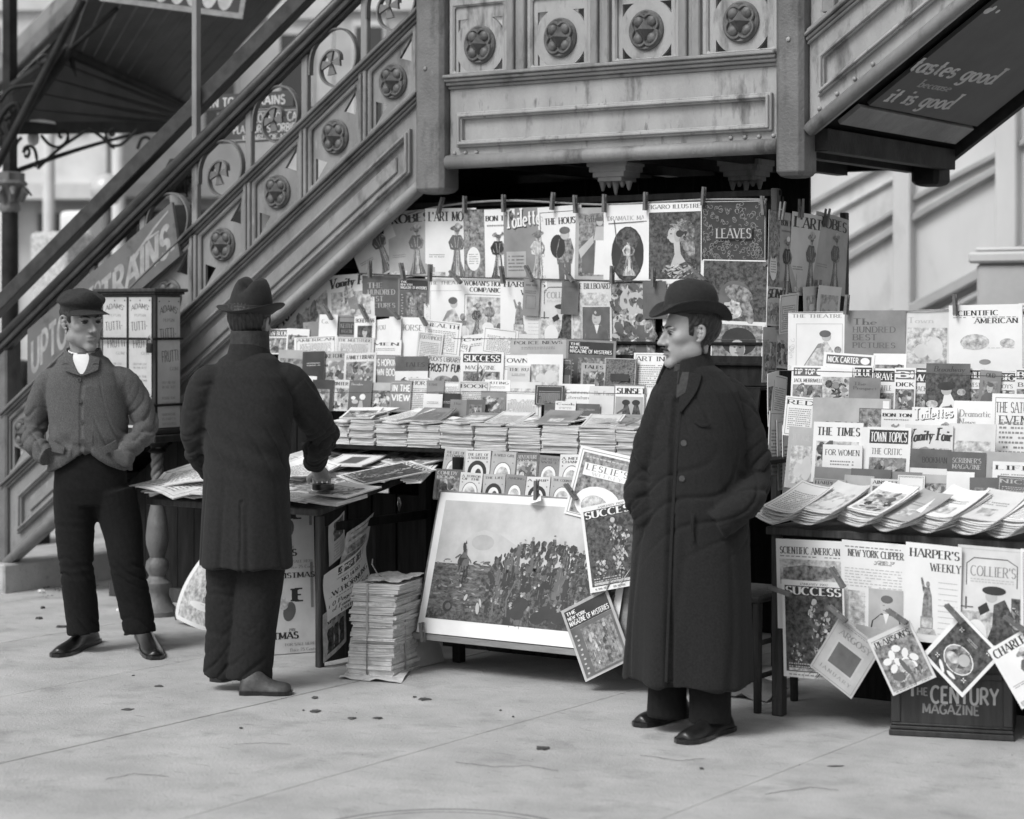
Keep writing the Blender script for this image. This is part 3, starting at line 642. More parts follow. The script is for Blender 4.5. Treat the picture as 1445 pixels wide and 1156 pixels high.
sh.build('lettering', AD, flatmap(o_ + Vector((0, 0, -.001)), ds, dt))
slabn(o_ - dt * .135 + Vector((0, -.06, -.003)), ds, dt, y1a - y0a + .06, .12, .022, 'lower_batten', 'iron', AD)
# ---------------------------------------------------------------- background: far pale stairway on the right
FY = 6.2
def fz(px, py): p = onY(px, py, FY); return (p.x, p.z)
FS = thing('far_stairway', 'pale out-of-focus stairway side with raking mouldings behind the stand', 'stairway', (onY(1300, 447, FY).x, FY, 0))
b = MB(); b.plate([fz(1060, 150), fz(1060, 640), fz(1560, 640), fz(1560, -120), fz(1350, -120)], [], FY, FY + .3); b.build('stringer', 'stair_far', FS)
def rake(p0, p1, t, d, m, name):
    a, c = fz(*p0), fz(*p1); b = MB(); b.plate([(a[0], a[1] - t / 2), (c[0], c[1] - t / 2), (c[0], c[1] + t / 2), (a[0], a[1] + t / 2)], [], FY - d, FY + .01); return b.build(name, m, FS, bevel=.01)
for i, (p0, p1, t, d, m) in enumerate([((1085, 322), (1268, 222), .05, .05, 'stair_far_rail'), ((1085, 352), (1268, 250), .035, .04, 'stair_far'), ((1085, 408), (1268, 297), .045, .06, 'stair_far_rail'), ((1085, 436), (1268, 322), .06, .06, 'stair_far_rail'),
    ((1291, 281), (1410, 218), .05, .05, 'stair_far_rail'), ((1291, 309), (1410, 240), .06, .07, 'stair_far_rail'), ((1291, 438), (1560, 296), .09, .12, 'stair_far_rail'), ((1291, 462), (1560, 320), .05, .05, 'stair_far'), ((1440, 205), (1560, 140), .05, .05, 'stair_far_rail'), ((1205, 470), (1268, 437), .05, .05, 'stair_far_rail')]):
    rake(p0, p1, t, d, m, 'raking_moulding')
for px0, px1 in ((1124, 1138), (1266, 1291), (1410, 1440)):
    b = MB(); x0, x1 = fz(px0, 400)[0], fz(px1, 400)[0]; b.box(x0, x1, FY - .09, FY + .02, 0, 4.5); b.build('post', 'stair_far', FS, bevel=.01)
# squat newel in front of the far stair
n0, n1 = onD(1392, 372, 13.5), onD(1480, 372, 13.5)
NW = thing('stone_newel', 'squat blurred stone newel with overhanging cap at the right edge', 'newel', (n0 + n1) / 2 * Vector((1, 1, 0)) if False else ((n0.x + n1.x) / 2, (n0.y + n1.y) / 2, 0))
b = MB(); cx_, cy_ = (n0.x + n1.x) / 2, (n0.y + n1.y) / 2; b.box(cx_ - .2, cx_ + .2, cy_ - .2, cy_ + .2, 0, n0.z); b.build('shaft', 'facade_b', NW, bevel=.02)
b = MB(); b.box(cx_ - .24, cx_ + .24, cy_ - .24, cy_ + .24, n0.z, n0.z + .07); b.box(cx_ - .21, cx_ + .21, cy_ - .21, cy_ + .21, n0.z + .07, n0.z + .10); b.build('cap', 'stair_far', NW, bevel=.03)
# ---------------------------------------------------------------- background left: buildings across the street
def building(name, label, px0, px1, D, ztop, m, cols, rows, z0, dz, shop=True):
    a, c = onD(px0, HY, D), onD(px1, HY, D); B = thing(name, label, 'building', ((a.x + c.x) / 2, (a.y + c.y) / 2, 0))
    e = (c - a).normalized(); nrm = Vector((e.y, -e.x, 0)); L = (c - a).length
    def bx(s0, s1, d0, d1, z0_, z1_, nm, mm, par=B):
        b = MB(); p = [a + e * s0 + nrm * d0, a + e * s1 + nrm * d0, a + e * s1 + nrm * d1, a + e * s0 + nrm * d1]
        b.hexa([(q.x, q.y, z0_) for q in p] + [(q.x, q.y, z1_) for q in p]); return b.build(nm, mm, par)
    bx(0, L, 0, -.5, -.16, ztop, 'wall', m)
    for j in range(rows):
        z = z0 + j * dz
        bx(0, L, .12, 0, z + dz * .86, z + dz * .93, 'string_course', 'facade')
        for i in range(cols):
            s = L * (i + .5) / cols; ww = L / cols * .24
            f = bx(s - ww, s + ww, .06, 0, z + dz * .12, z + dz * .8, 'window', 'facade'); bx(s - ww * .82, s + ww * .82, .075, .02, z + dz * .16, z + dz * .76, 'pane', 'window_glass', f)
    if shop:
        for i in range(cols):
            s = L * (i + .5) / cols; ww = L / cols * .36; f = bx(s - ww, s + ww, .1, 0, .3, z0 - .9, 'shop_window', 'facade_b'); bx(s - ww * .9, s + ww * .9, .13, .02, .5, z0 - 1.0, 'pane', 'window_glass', f)
        bx(0, L, .6, .0, z0 - .8, z0 - .55, 'awning', 'facade')
    return B
building('far_building', 'pale blurred building front beyond the stair at far left', -420, 150, 34, 11, 'facade', 5, 3, 4.2, 2.6)
building('far_building', 'tall blurred building seen through the stair railing', 152, 470, 37, 13, 'facade', 3, 3, 4.4, 2.7)
building('far_building', 'blurred grey building behind the landing of the stairway', 472, 1060, 36, 13, 'facade_b', 6, 3, 4.4, 2.7)
building('far_building', 'blurred building wall far behind the stands on the right', 1062, 1900, 40, 13, 'facade', 6, 3, 4.4, 2.7)
# street furniture far behind the railing
def pole(px, D, r, h, label, m, globe=None):
    c = onD(px, HY, D); T_ = thing('street_lamp' if globe else 'awning_post', label, 'street lamp' if globe else 'post', (c.x, c.y, -.16)); b = MB(); b.lathe([(r * 1.6, 0), (r * 1.6, .3), (r, .4), (r, h)], (c.x, c.y, -.16), 14); b.build('post', m, T_, smooth='auto')
    if globe: b = MB(); b.lathe([(.01, -.17), (.1, -.14), (.165, -.05), (.17, .03), (.12, .13), (.02, .17)], (c.x, c.y, h), 18); b.build('globe', 'enamel', T_, smooth=True)
pole(151, 22, .05, onD(151, 268, 22).z, 'blurred street lamp with white globe behind the guard rail', 'iron_mid', True)
pole(69, 25, .07, 4.2, 'blurred white awning post left of the street lamp', 'facade'); pole(167, 26, .08, 4.4, 'blurred white awning post right of the street lamp', 'facade'); pole(8, 20, .06, 4.0, 'blurred pale awning post at the far left edge', 'facade')
for px, py, D, ww, hh, m, lb in ((120, 345, 24, .45, .75, 'paper', 'blurred white poster board standing across the street'), (88, 395, 20, .5, .9, 'pic_light', 'blurred pale market barrow behind the boy'), (205, 395, 23, .9, .5, 'pic_dark', 'blurred dark market goods behind the railing'), (160, 400, 21, .5, .4, 'pic_mid', 'blurred heap of market goods below the street lamp')):
    c = onD(px, py, D); T_ = thing('street_stall', lb, 'stall', (c.x, c.y, 0)); b = MB(); b.box(c.x - ww / 2, c.x + ww / 2, c.y - .2, c.y + .2, c.z - hh / 2, c.z + hh / 2); b.build('load', m, T_, bevel=.06, seg=3); b = MB(); b.box(c.x - ww * .45, c.x + ww * .45, c.y - .15, c.y + .15, -.1, c.z - hh / 2); b.build('base', 'wood', T_)
# ---------------------------------------------------------------- second station entrance: canopy, column, bracket, signs
CY = 3.4
def cz_(px, py, y=CY): p = onY(px, py, y); return (p.x, p.z)
CN = thing('station_canopy', 'dark boarded station canopy with scrolled iron brackets, upper left corner', 'canopy', (onY(100, 400, CY).x, CY, 0))
for i, (q, d, m) in enumerate([([(-90, 165), (75, 0), (130, -55), (150, -50), (-90, 190)], .0, 'iron'), ([(-90, 192), (150, -48), (175, -48), (-90, 216)], -.05, 'iron_mid'), ([(-90, 218), (175, -46), (240, -46), (-90, 280)], .03, 'iron_dark')]):
    b = MB(); b.plate([cz_(*p) for p in q][::-1], [], CY + d, CY + d + .1); b.build('raking_fascia', m, CN, bevel=.01)
def quadlerp(A, B, C, D, u, v): return A * (1 - u) * (1 - v) + B * u * (1 - v) + C * u * v + D * (1 - u) * v
def planks(A, B, C, D, n, name, m):
    """boards across A-B / D-C; each board runs from the A-B edge to the D-C edge"""
    nn = (B - A).cross(D - A).normalized() * .03
    for i in range(n):
        u0, u1 = i / n + .006, (i + 1) / n - .006; p = [quadlerp(A, B, C, D, u0, 0), quadlerp(A, B, C, D, u1, 0), quadlerp(A, B, C, D, u1, 1), quadlerp(A, B, C, D, u0, 1)]
        b = MB(); b.hexa([tuple(q) for q in p] + [tuple(q + nn) for q in p]); b.build(name, m, CN)
A, Bq, Cq, Dq = onD(96, 66, 15.2), onD(262, 146, 16.6), onD(430, -40, 15.4), onD(135, -45, 14.2)
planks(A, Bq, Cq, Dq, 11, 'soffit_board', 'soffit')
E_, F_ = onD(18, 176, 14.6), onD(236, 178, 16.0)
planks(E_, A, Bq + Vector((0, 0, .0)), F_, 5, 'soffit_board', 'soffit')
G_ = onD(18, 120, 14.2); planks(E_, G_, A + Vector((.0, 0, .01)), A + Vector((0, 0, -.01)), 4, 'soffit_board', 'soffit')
def rib(p0, p1, r, m='iron_dark', name='hip_rib'):
    b = MB(); b.tube([p0, (Vector(p0) + Vector(p1)) / 2, p1], r, 8); return b.build(name, m, CN, smooth=True)
dn = Vector((0, 0, -.03))
rib(A + dn, Bq + dn, .05); rib(A + dn, E_ + dn, .04); rib(onD(100, 75, 15.2), onD(114, 170, 15.4), .02); rib(onD(100, 70, 14.9), onD(165, 12, 14.6), .018)
b = MB(); b.hexa([tuple(onD(p, q, d)) for p, q, d in ((18, 190, 14.6), (240, 187, 16), (240, 187, 16.2), (18, 190, 14.8), (18, 172, 14.6), (240, 172, 16), (240, 172, 16.2), (18, 172, 14.8))]); b.build('eave_beam', 'iron_dark', CN)
# arched tie and scrolls
arch = [onD(20 + 200 * t, 246 - 62 * t + 10 * sin(pi * t) * -.4, 14.7 + 1.3 * t) for t in [i / 14 for i in range(15)]]
b = MB(); b.strip(arch, .055, .1, nrm=(0, -1, 0)); b.build('arched_tie', 'iron_dark', CN)
def scr(pts, D, r=.012):
    b = MB(); b.tube([onD(p[0], p[1], D) for p in spl(pts, 5)], r, 6); b.build('scroll', 'iron_dark', CN, smooth=True)
z1 = lambda L: [(x / 3.61, y / 3.61) for x, y in L]
scr(z1([(210, 690), (250, 735), (300, 750), (340, 720), (345, 680), (320, 665), (300, 685), (315, 705)]), 14.9); scr(z1([(450, 655), (520, 700), (560, 740), (585, 755)]), 15)
scr(z1([(540, 660), (540, 700), (560, 735), (610, 740), (660, 700), (700, 660)]), 15.1); scr(z1([(585, 680), (570, 690), (560, 670), (580, 655)]), 15.1); scr(z1([(125, 790), (140, 800), (150, 770), (130, 750), (120, 780), (140, 745), (175, 760), (188, 820), (175, 850)]), 14.7)
scr(z1([(190, 860), (300, 760), (440, 665)]), 14.8); scr(z1([(100, 870), (60, 830), (80, 740), (110, 700)]), 14.6); scr(z1([(700, 760), (720, 710), (750, 700), (770, 720)]), 15.2)
scr(z1([(0, 520), (60, 450), (200, 420), (250, 320), (230, 280), (190, 310), (215, 330)]), 13.8, .014); scr(z1([(10, 690), (-10, 640), (30, 560), (80, 530), (105, 580), (90, 650), (50, 690), (30, 610), (60, 590)]), 13.9, .02); scr(z1([(-20, 850), (130, 560), (260, 310), (420, 0)]), 13.8, .03)
# column with a leafy capital
cc = onD(14, 447, 14.5); b = MB(); b.lathe([(.065, .3), (.056, 2.2), (.056, 2.45)], (cc.x, cc.y, -.02), 20); b.build('column_shaft', 'iron_dark', CN, smooth='auto')
ztop = onD(14, 255, 14.5).z; b = MB(); b.lathe([(.056, -.22), (.07, -.20), (.07, -.18), (.062, -.15), (.09, -.06), (.115, -.03), (.12, -.02), (.10, 0), (.10, .05), (.06, .06)], (cc.x, cc.y, ztop), 8); 
for k in range(8):
    a_ = k * pi / 4 + .2; b.tube([(cc.x + .07 * cos(a_), cc.y + .07 * sin(a_), ztop - .14), (cc.x + .12 * cos(a_), cc.y + .12 * sin(a_), ztop - .06), (cc.x + .145 * cos(a_), cc.y + .145 * sin(a_), ztop - .10)], [.022, .022, .010], 6)
b.build('capital', 'iron_mid', CN, smooth='auto'); b = MB(); b.box(cc.x - .035, cc.x + .035, cc.y - .035, cc.y + .035, ztop + .05, 4.2); b.build('upper_post', 'iron_dark', CN)
b = MB(); b.box(cc.x - .2, cc.x + .2, cc.y - .2, cc.y + .2, -.02, .32); b.build('pedestal', 'iron_dark', CN, bevel=.02)
# hanging lamp under the canopy
lc = onD(47, 172, 14.9); LP = thing('canopy_lamp', 'bare bulb lamp with flat pale reflector under the canopy', 'lamp', lc)
b = MB(); b.lathe([(.155, -.012), (.15, .0), (.05, .02), (.02, .05)], tuple(lc), 24); b.build('reflector', 'facade', LP, smooth='auto')
b = MB(); b.lathe([(.022, -.012), (.025, -.06), (.022, -.09)], tuple(lc), 12); b.build('socket', 'iron_dark', LP, smooth=True)
b = MB(); b.lathe([(.01, -.17), (.035, -.15), (.042, -.11), (.028, -.06), (.02, -.04)], (lc.x, lc.y, lc.z), 16); b.build('bulb', 'enamel', LP, smooth=True)
# notice boards
def board(name, label, pts, D, th, ground, painter, W_, H_, border=None):
    """flat board from px corner points bottom-left and bottom-right and a top-left, at camera depths"""
    bl, br, tl = [onD(p[0], p[1], d) for p, d in zip(pts, D)]; ds_, dt_ = br - bl, tl - bl; T = thing(name, label, 'sign', (bl + br) / 2)
    slabn(bl, ds_.normalized(), dt_.normalized(), ds_.length, dt_.length, th, 'board', ground, T)
    sh = Sheet(ds_.length, dt_.length); painter(sh, ds_.length, dt_.length); sh.build('lettering', T, flatmap(bl, ds_, dt_)); return T
def p_health(s, W, H):
    s.frame(.01, .01, W - .01, H - .01, .007, 'sign_ink_mid')
    s.text('SPITTING ON THE', .04, H * .80, H * .13, 'sign_ink_mid', width=.01 + W * .3, serif=False, thick=.2, thin=.18)
    s.text('FLOOR OF CARS.', W * .36, H * .60, H * .27, 'sign_ink', width=W * .58, serif=False, thick=.19, thin=.16)
    s.text('PLATFORMS FORBIDDEN', W * .18, H * .28, H * .24, 'sign_ink', width=W * .78, serif=False, thick=.19, thin=.16)
    s.text('BOARD OF HEALTH', W * .28, H * .08, H * .13, 'sign_ink', width=W * .66, serif=False, thick=.19, thin=.16)
board('notice_board', 'dark health notice with pale capitals behind the stair railing', [(305, 203), (442, 196), (305, 158)], (12.6, 12.3, 12.6), .03, 'sign_dark', p_health, 1, 1)
def p_town(s, W, H):
    s.text('DOWN TOWN TRAINS', W * .02, H * .2, H * .55, 'sign_ink', width=W * .9, serif=False, thick=.2, thin=.17)
board('direction_sign', 'narrow dark trains sign above the health notice', [(268, 158), (414, 150), (268, 136)], (12.72, 12.42, 12.72), .03, 'sign_dark', p_town, 1, 1)
def p_top(s, W, H):
    s.rect(0, 0, W, .035, 'sign_ink_mid'); s.rect(W - .03, .0, W, H, 'sign_ink_mid')
    for k in range(5): s.ell(W * (.42 + k * .11), H * .5, .05, .10, 'sign_ink')
board('hanging_sign', 'dark hanging sign with pale lower border under the canopy', [(140, 1), (342, 27), (150, -60)], (13.4, 13.4, 13.4), .03, 'sign_dark', p_top, 1, 1)
# wooden trains sign on the near railing
def onst(px, py, y): p = onY(px, py, y); return p
tl_, tr_, br_, bl_ = onst(40, 466, -.035), onst(244, 285, -.035), onst(255, 362, -.035), onst(40, 545, -.035)
TS = thing('painted_trains_sign', 'grey painted wooden trains sign slanting along the stair railing', 'sign', (tr_.x - .5, -.03, tr_.z - .5))
b = MB(); pts = [(bl_.x, bl_.z), (br_.x, br_.z), (tr_.x, tr_.z), (tl_.x, tl_.z)]; b.plate(pts, [], -.045, -.022); b.build('board', 'sign_mid', TS, bevel=.003)
sh = Sheet(1, 1); sdir = Vector((br_.x - bl_.x, 0, br_.z - bl_.z)); Lr = sdir.length; hh = tl_.z - bl_.z
sh.text('TRAINS.', Lr * .50, hh * .20, hh * .50, 'sign_ink_mid', width=Lr * .47, serif=False, thick=.24, thin=.2)
sh.text('TO', Lr * .42, hh * .54, hh * .22, 'sign_ink_mid', width=Lr * .075, serif=False, thick=.24, thin=.2)
sh.text('UPTOWN', Lr * .03, hh * .16, hh * .56, 'sign_ink_mid', width=Lr * .40, serif=False, thick=.22, thin=.18)
for q in ([(.70, .72), (.83, .92), (.845, .88), (.735, .70)], [(.83, .93), (.93, 1.02), (.93, .98), (.84, .88)], [(.80, .84), (.87, .80), (.875, .76), (.79, .79)], [(.70, .74), (.685, .66), (.725, .62), (.75, .70)]):
    sh.poly([(a * Lr, c * hh * .93) for a, c in q], 'sign_ink_mid')
e1 = sdir.normalized()
sh.build('lettering', TS, lambda a, c, h: Vector((bl_.x, -.0455 - h, bl_.z)) + e1 * a + Vector((0, 0, 1)) * c)
# ---------------------------------------------------------------- main newsstand carpentry
XR = 4.78
NS = thing('newsstand', 'dark wooden newsstand rack and shelf under the stair landing', 'newsstand', (3.6, -.2, 0))
def N(mb, name, m, bevel=.003, par=NS, **k): return mb.build(name, m, par, bevel=bevel, **k)
x = 1.95
while x < 4.42:      # boards added to keep the void behind the rack dark, one at a time
    x1 = min(x + .16, XR); b = MB(); b.box(x + .002, x1 - .002, .98, 1.0, 0, min(ZL - .03, zb(x) + .35)); N(b, 'back_board', 'dark_wood', 0); x = x1
XS0 = xs(432, -.5); XS1 = 5.0
b = MB(); b.box(XS0, XS1, -.545, -.12, .932, .951); N(b, 'shelf', 'dark_wood')
rows = [(-.13, 1.105), (-.03, 1.245), (.035, 1.35), (.085, 1.44)]
for y, z in rows:
    b = MB(); b.box(2.12, XR, y - .025, y + .06, z - .018, z - .004); N(b, 'ledge', 'dark_wood')
    b = MB(); b.hexa([(2.12, y + .04, z), (XR, y + .04, z), (XR, y + .052, z), (2.12, y + .052, z), (2.12, y + .07, z + .13), (XR, y + .07, z + .13), (XR, y + .082, z + .13), (2.12, y + .082, z + .13)]); N(b, 'rack_board', 'dark_wood', 0)
b = MB(); b.box(2.2, XR, .15, .165, 1.44, 1.62); N(b, 'rack_board', 'dark_wood', 0)
b = MB(); b.box(2.75, XR, .155, .17, 1.62, 2.085); N(b, 'rack_board', 'dark_wood', 0)
b = MB(); b.box(XR - .03, XR, .10, .14, 0, 2.12); N(b, 'corner_post', 'wood'); b = MB(); b.box(XR - .03, XR, .81, .85, 0, 2.04); N(b, 'corner_post', 'wood')
b = MB(); b.box(2.6, XR, .12, .15, 2.085, 2.115); N(b, 'top_batten', 'dark_wood')
b = MB(); b.box(XR - .014, XR - .002, .15, .80, .9, 2.0); N(b, 'end_board', 'dark_wood', 0)
# lower body of the stand: boards from the shelf to the ground, set back
x = 3.2
while x < XR - .01:
    x1 = min(x + .13, XR); b = MB(); b.box(x + .003, x1 - .003, -.24, -.22, 0, .92); N(b, 'body_board', 'dark_wood', 0); x = x1
# lower leaning board that carries the war picture
def low(v, x, off=0):      # v 0 bottom .. 1 top along the leaning board
    return Vector((x, -.85 + .20 * v - off * .955, .155 + .64 * v - off * .29))
LB0, LB1 = xs(583, -.85), XR
b = MB(); P = [low(0, LB0, -.004), low(0, LB1, -.004), low(0, LB1, -.026), low(0, LB0, -.026), low(.955, LB0, -.004), low(.955, LB1, -.004), low(.955, LB1, -.026), low(.955, LB0, -.026)]; b.hexa(P); N(b, 'leaning_board', 'wood_pale')
b = MB(); P = [low(-.02, LB0, .018), low(-.02, LB1, .018), low(-.02, LB1, -.03), low(-.02, LB0, -.03), low(.02, LB0, .018), low(.02, LB1, .018), low(.02, LB1, -.03), low(.02, LB0, -.03)]; b.hexa(P); N(b, 'board_lip', 'wood_pale')
for y, z in ((-.56, .80), (-.615, .745)):
    b = MB(); b.box(LB0 - .05, XR, y - .02, y + .1, z - .012, z); N(b, 'ledge', 'dark_wood')
for x in (LB0 + .03, XR - .05):
    b = MB(); b.box(x, x + .045, -.6, -.555, 0, .92); N(b, 'leg', 'dark_wood')
# ropes and wires
def rope(name, label, pts, r, m, group='lines strung across the stand'):
    b = MB(); b.tube([Vector(p) for p in spl(pts, 4)], r, 6); o = b.build(name, m, None, smooth=True); return tag(o, label, 'line', group)
pr = lambda px, py, y: tuple(onY(px, py, y))
rope('clothes_line', 'pale rope clothesline holding the top row of magazines', [pr(575, 303, .106), pr(630, 290, .106), pr(720, 283, .106), pr(850, 289, .106), pr(990, 282, .106), pr(1082, 282, .106)], .006, 'rope')
rope('clothes_line', 'dark rope across the foot of the top row of magazines', [pr(505, 386, .075), pr(600, 390, .075), pr(760, 394, .075), pr(900, 397, .075), pr(1000, 396, .075)], .004, 'twine_dark')
rope('retaining_wire', 'thin wire across the rack in front of the third row', [pr(640, 478, -.12), pr(800, 478.5, -.12), pr(1000, 479, -.12), pr(1085, 480, -.12)], .0018, 'twine_dark')
rope('retaining_wire', 'thin wire across the lowest row of small magazines', [pr(420, 554, -.285), pr(560, 554, -.285), pr(700, 553, -.285), pr(905, 556, -.285)], .0018, 'twine_dark')
# boarding under the lower flight
UB = thing('under_stair_boarding', 'dark plank boarding closing the space under the stair flight', 'boarding', (1.2, .21, 0))
x = .62
while x < 2.3:
    b = MB(); zt = max(.2, zb(x) - .02); b.plate([(x + .002, .075), (x + .118, .075), (x + .118, zt + .08), (x + .002, zt)], [], .21, .23); b.build('plank', 'dark_wood', UB, bevel=.002); x += .12
b = MB(); b.box(.62, 2.3, .17, .235, 0, .075); b.build('base_rail', 'wood', UB, bevel=.003)
for x in (2.32, 2.47, 2.62, 2.77, 2.92):
    b = MB(); b.box(x, x + .14, -.22, -.20, 0, .70); b.build('plank', 'dark_wood', UB, bevel=.002)
# ---------------------------------------------------------------- sloping newspaper table
TX0, TX1, TYF, TYB, TZF, TZB = 2.09, 3.13, -1.07, -.16, .70, .86
TB = thing('newspaper_table', 'dark wooden sloping table covered with spread newspapers', 'table', ((TX0 + TX1) / 2, -.6, 0))
ttz = lambda y: TZF + (y - TYF) / (TYB - TYF) * (TZB - TZF)
b = MB(); b.hexa([(TX0, TYF, TZF - .03), (TX1, TYF, TZF - .03), (TX1, TYB, TZB - .03), (TX0, TYB, TZB - .03), (TX0, TYF, TZF), (TX1, TYF, TZF), (TX1, TYB, TZB), (TX0, TYB, TZB)]); b.build('table_top', 'wood', TB, bevel=.004)
for x, y in ((TX0 + .42, TYF + .12), (TX0 + .03, TYB - .08), (TX1 - .07, TYB - .08)):
    b = MB(); b.box(x, x + .045, y, y + .045, 0, ttz(y) - .031); b.build('leg', 'dark_wood', TB, bevel=.003)
b = MB(); b.box(TX1 - .035, TX1 - .005, TYF + .015, TYF + .05, 0, ttz(TYF) - .03); b.build('corner_post', 'wood', TB, bevel=.004)
b = MB(); b.box(TX1 - .02, TX1 - .007, TYF + .05, TYF + .42, .02, .62); b.build('side_panel', 'wood', TB, bevel=.003)
b = MB(); b.box(TX1 + .0, TX1 + .02, TYF + .1, TYB - .1, .60, .64); b.build('side_rail', 'dark_wood', TB, bevel=.003)
hk = onX(561, 705, TX1 + .02); b = MB(); b.tube([(hk.x + .006, hk.y, hk.z + .01), (hk.x + .01, hk.y - .012, hk.z - .02), (hk.x + .01, hk.y, hk.z - .05), (hk.x + .01, hk.y + .012, hk.z - .02), (hk.x + .006, hk.y, hk.z + .01)], .004, 6); b.build('hook', 'steel', TB, smooth=True)
# ---------------------------------------------------------------- right-hand stand
RX0, RX1, RYF, RZ = 5.27, 7.15, -.96, .735
RS = thing('magazine_table', 'dark wooden magazine stand on thin legs, right of the man in bowler hat', 'newsstand', (6.1, -.6, 0))
def T(mb, name, m='dark_wood', bevel=.003): return mb.build(name, m, RS, bevel=bevel)
b = MB(); b.box(RX0, RX1, RYF, -.1, RZ - .03, RZ); T(b, 'table_top', 'wood')
b = MB(); b.box(RX0 + .02, RX1, RYF + .03, RYF + .05, RZ - .10, RZ - .031); T(b, 'apron')
for x in (RX0 + .015, RX1 - .2):
    for y in (RYF + .02, -.2):
        b = MB(); b.box(x, x + .045, y, y + .045, 0, RZ - .031); T(b, 'leg', 'wood')
rr_ = [(-.60, .80), (-.44, .91), (-.33, 1.03), (-.19, 1.15), (-.05, 1.28)]
for y, z in rr_:
    b = MB(); b.box(RX0 + .05, RX1, y - .02, y + .08, z - .02, z - .006); T(b, 'ledge')
    b = MB(); b.hexa([(RX0 + .05, y + .045, z), (RX1, y + .045, z), (RX1, y + .057, z), (RX0 + .05, y + .057, z), (RX0 + .05, y + .1, z + .2), (RX1, y + .1, z + .2), (RX1, y + .112, z + .2), (RX0 + .05, y + .112, z + .2)]); T(b, 'rack_board', bevel=0)
b = MB(); b.box(RX0 + .06, RX1, -.04, -.025, 1.28, 1.53); T(b, 'rack_board', bevel=0)
b = MB(); b.box(RX0 + .02, RX1, RYF + .11, RYF + .125, .22, RZ - .03); T(b, 'front_board', 'dark_wood', 0)
b = MB(); b.box(RX0 + .1, RX1, -.4, -.38, .0, RZ - .03); T(b, 'back_board', 'dark_wood', 0)
rope('clothes_line', 'thin cord behind the top row of the right-hand stand', [pr(1112, 441, -.10), pr(1192, 440, -.10), pr(1300, 438, -.10), pr(1445, 432, -.10)], .003, 'rope')
rope('retaining_wire', 'thin wire across the small weeklies of the right-hand stand', [pr(1080, 525, -.36), pr(1110, 523, -.36), pr(1300, 528, -.36), pr(1445, 532, -.36)], .002, 'twine_dark')
# dark crate standing in front of the right-hand stand
CB0, CB1 = onZ(1257, 1037, 0), onZ(1429, 1046, 0); e = (CB1 - CB0); Lc = e.length; e.normalize(); nb = Vector((-e.y, e.x, 0)); Hc = .30
CR = thing('wooden_crate', 'dark wooden crate with faded painted lettering below the hanging magazines', 'crate', (CB0 + CB1) / 2)
def cbx(s0, s1, d0, d1, z0, z1, name, m='varnish'):
    b = MB(); p = [CB0 + e * s0 + nb * d0, CB0 + e * s1 + nb * d0, CB0 + e * s1 + nb * d1, CB0 + e * s0 + nb * d1]; b.hexa([(q.x, q.y, z0) for q in p] + [(q.x, q.y, z1) for q in p]); return b.build(name, m, CR, bevel=.003)
cbx(0, Lc, .012, .03, 0.002, Hc, 'front_panel'); cbx(0, Lc, .32, .335, .002, Hc, 'back_panel'); cbx(0, .015, .031, .319, .002, Hc, 'end_panel'); cbx(Lc - .015, Lc, .031, .319, .002, Hc, 'end_panel'); cbx(.016, Lc - .016, .031, .319, .01, .02, 'bottom')
for i, (z0, z1, d) in enumerate(((.0, .022, -.012), (.022, .036, -.004), (.036, .046, .004))): cbx(-.006 + .003 * i, Lc + .006 - .003 * i, d, .0125, z0 + .001, z1, 'base_moulding')
cbx(0, .035, .004, .0122, .047, Hc, 'rail'); cbx(Lc - .035, Lc, .004, .0122, .047, Hc, 'rail'); cbx(.036, Lc - .036, .004, .0122, .215, .24, 'rail')
sh = Sheet(Lc, Hc)
sh.text('T', .062, .145, .05, 'ink_pale', serif=False, thick=.2, thin=.16); sh.text('HE', .095, .150, .028, 'ink_mid', serif=False, thick=.2, thin=.16); sh.text('CENTURY', .145, .125, .06, 'ink_pale', width=.245, serif=False, thick=.2, thin=.16); sh.text('MAGAZINE', .115, .085, .035, 'ink_mid', width=.205, serif=False, thick=.2, thin=.16)
sh.build('lettering', CR, flatmap(CB0 + nb * .0115, e, (0, 0, 1)))
# low chair tucked behind the man
ch = onZ(1069, 1006, 0); CHR = thing('wooden_chair', 'dark wooden chair half hidden behind the man in overcoat', 'chair', (ch.x - .16, ch.y + .1, 0))
for dx, dy in ((0, 0), (-.34, 0), (0, .32), (-.34, .32)):
    b = MB(); b.tube([(ch.x + dx, ch.y + dy, .0), (ch.x + dx * .96, ch.y + dy * .96, .43)], [.016, .02], 10); b.build('leg', 'wood', CHR, smooth=True)
for z, a, c in ((.14, (0, 0), (0, .32)), (.22, (0, 0), (-.34, 0)), (.27, (0, 0), (0, .32)), (.15, (-.34, 0), (-.34, .32))):
    b = MB(); b.tube([(ch.x + a[0], ch.y + a[1], z), (ch.x + c[0], ch.y + c[1], z)], .011, 8); b.build('stretcher', 'wood', CHR, smooth=True)
b = MB(); b.box(ch.x - .37, ch.x + .025, ch.y - .025, ch.y + .345, .43, .46); b.build('seat', 'wood', CHR, bevel=.01)
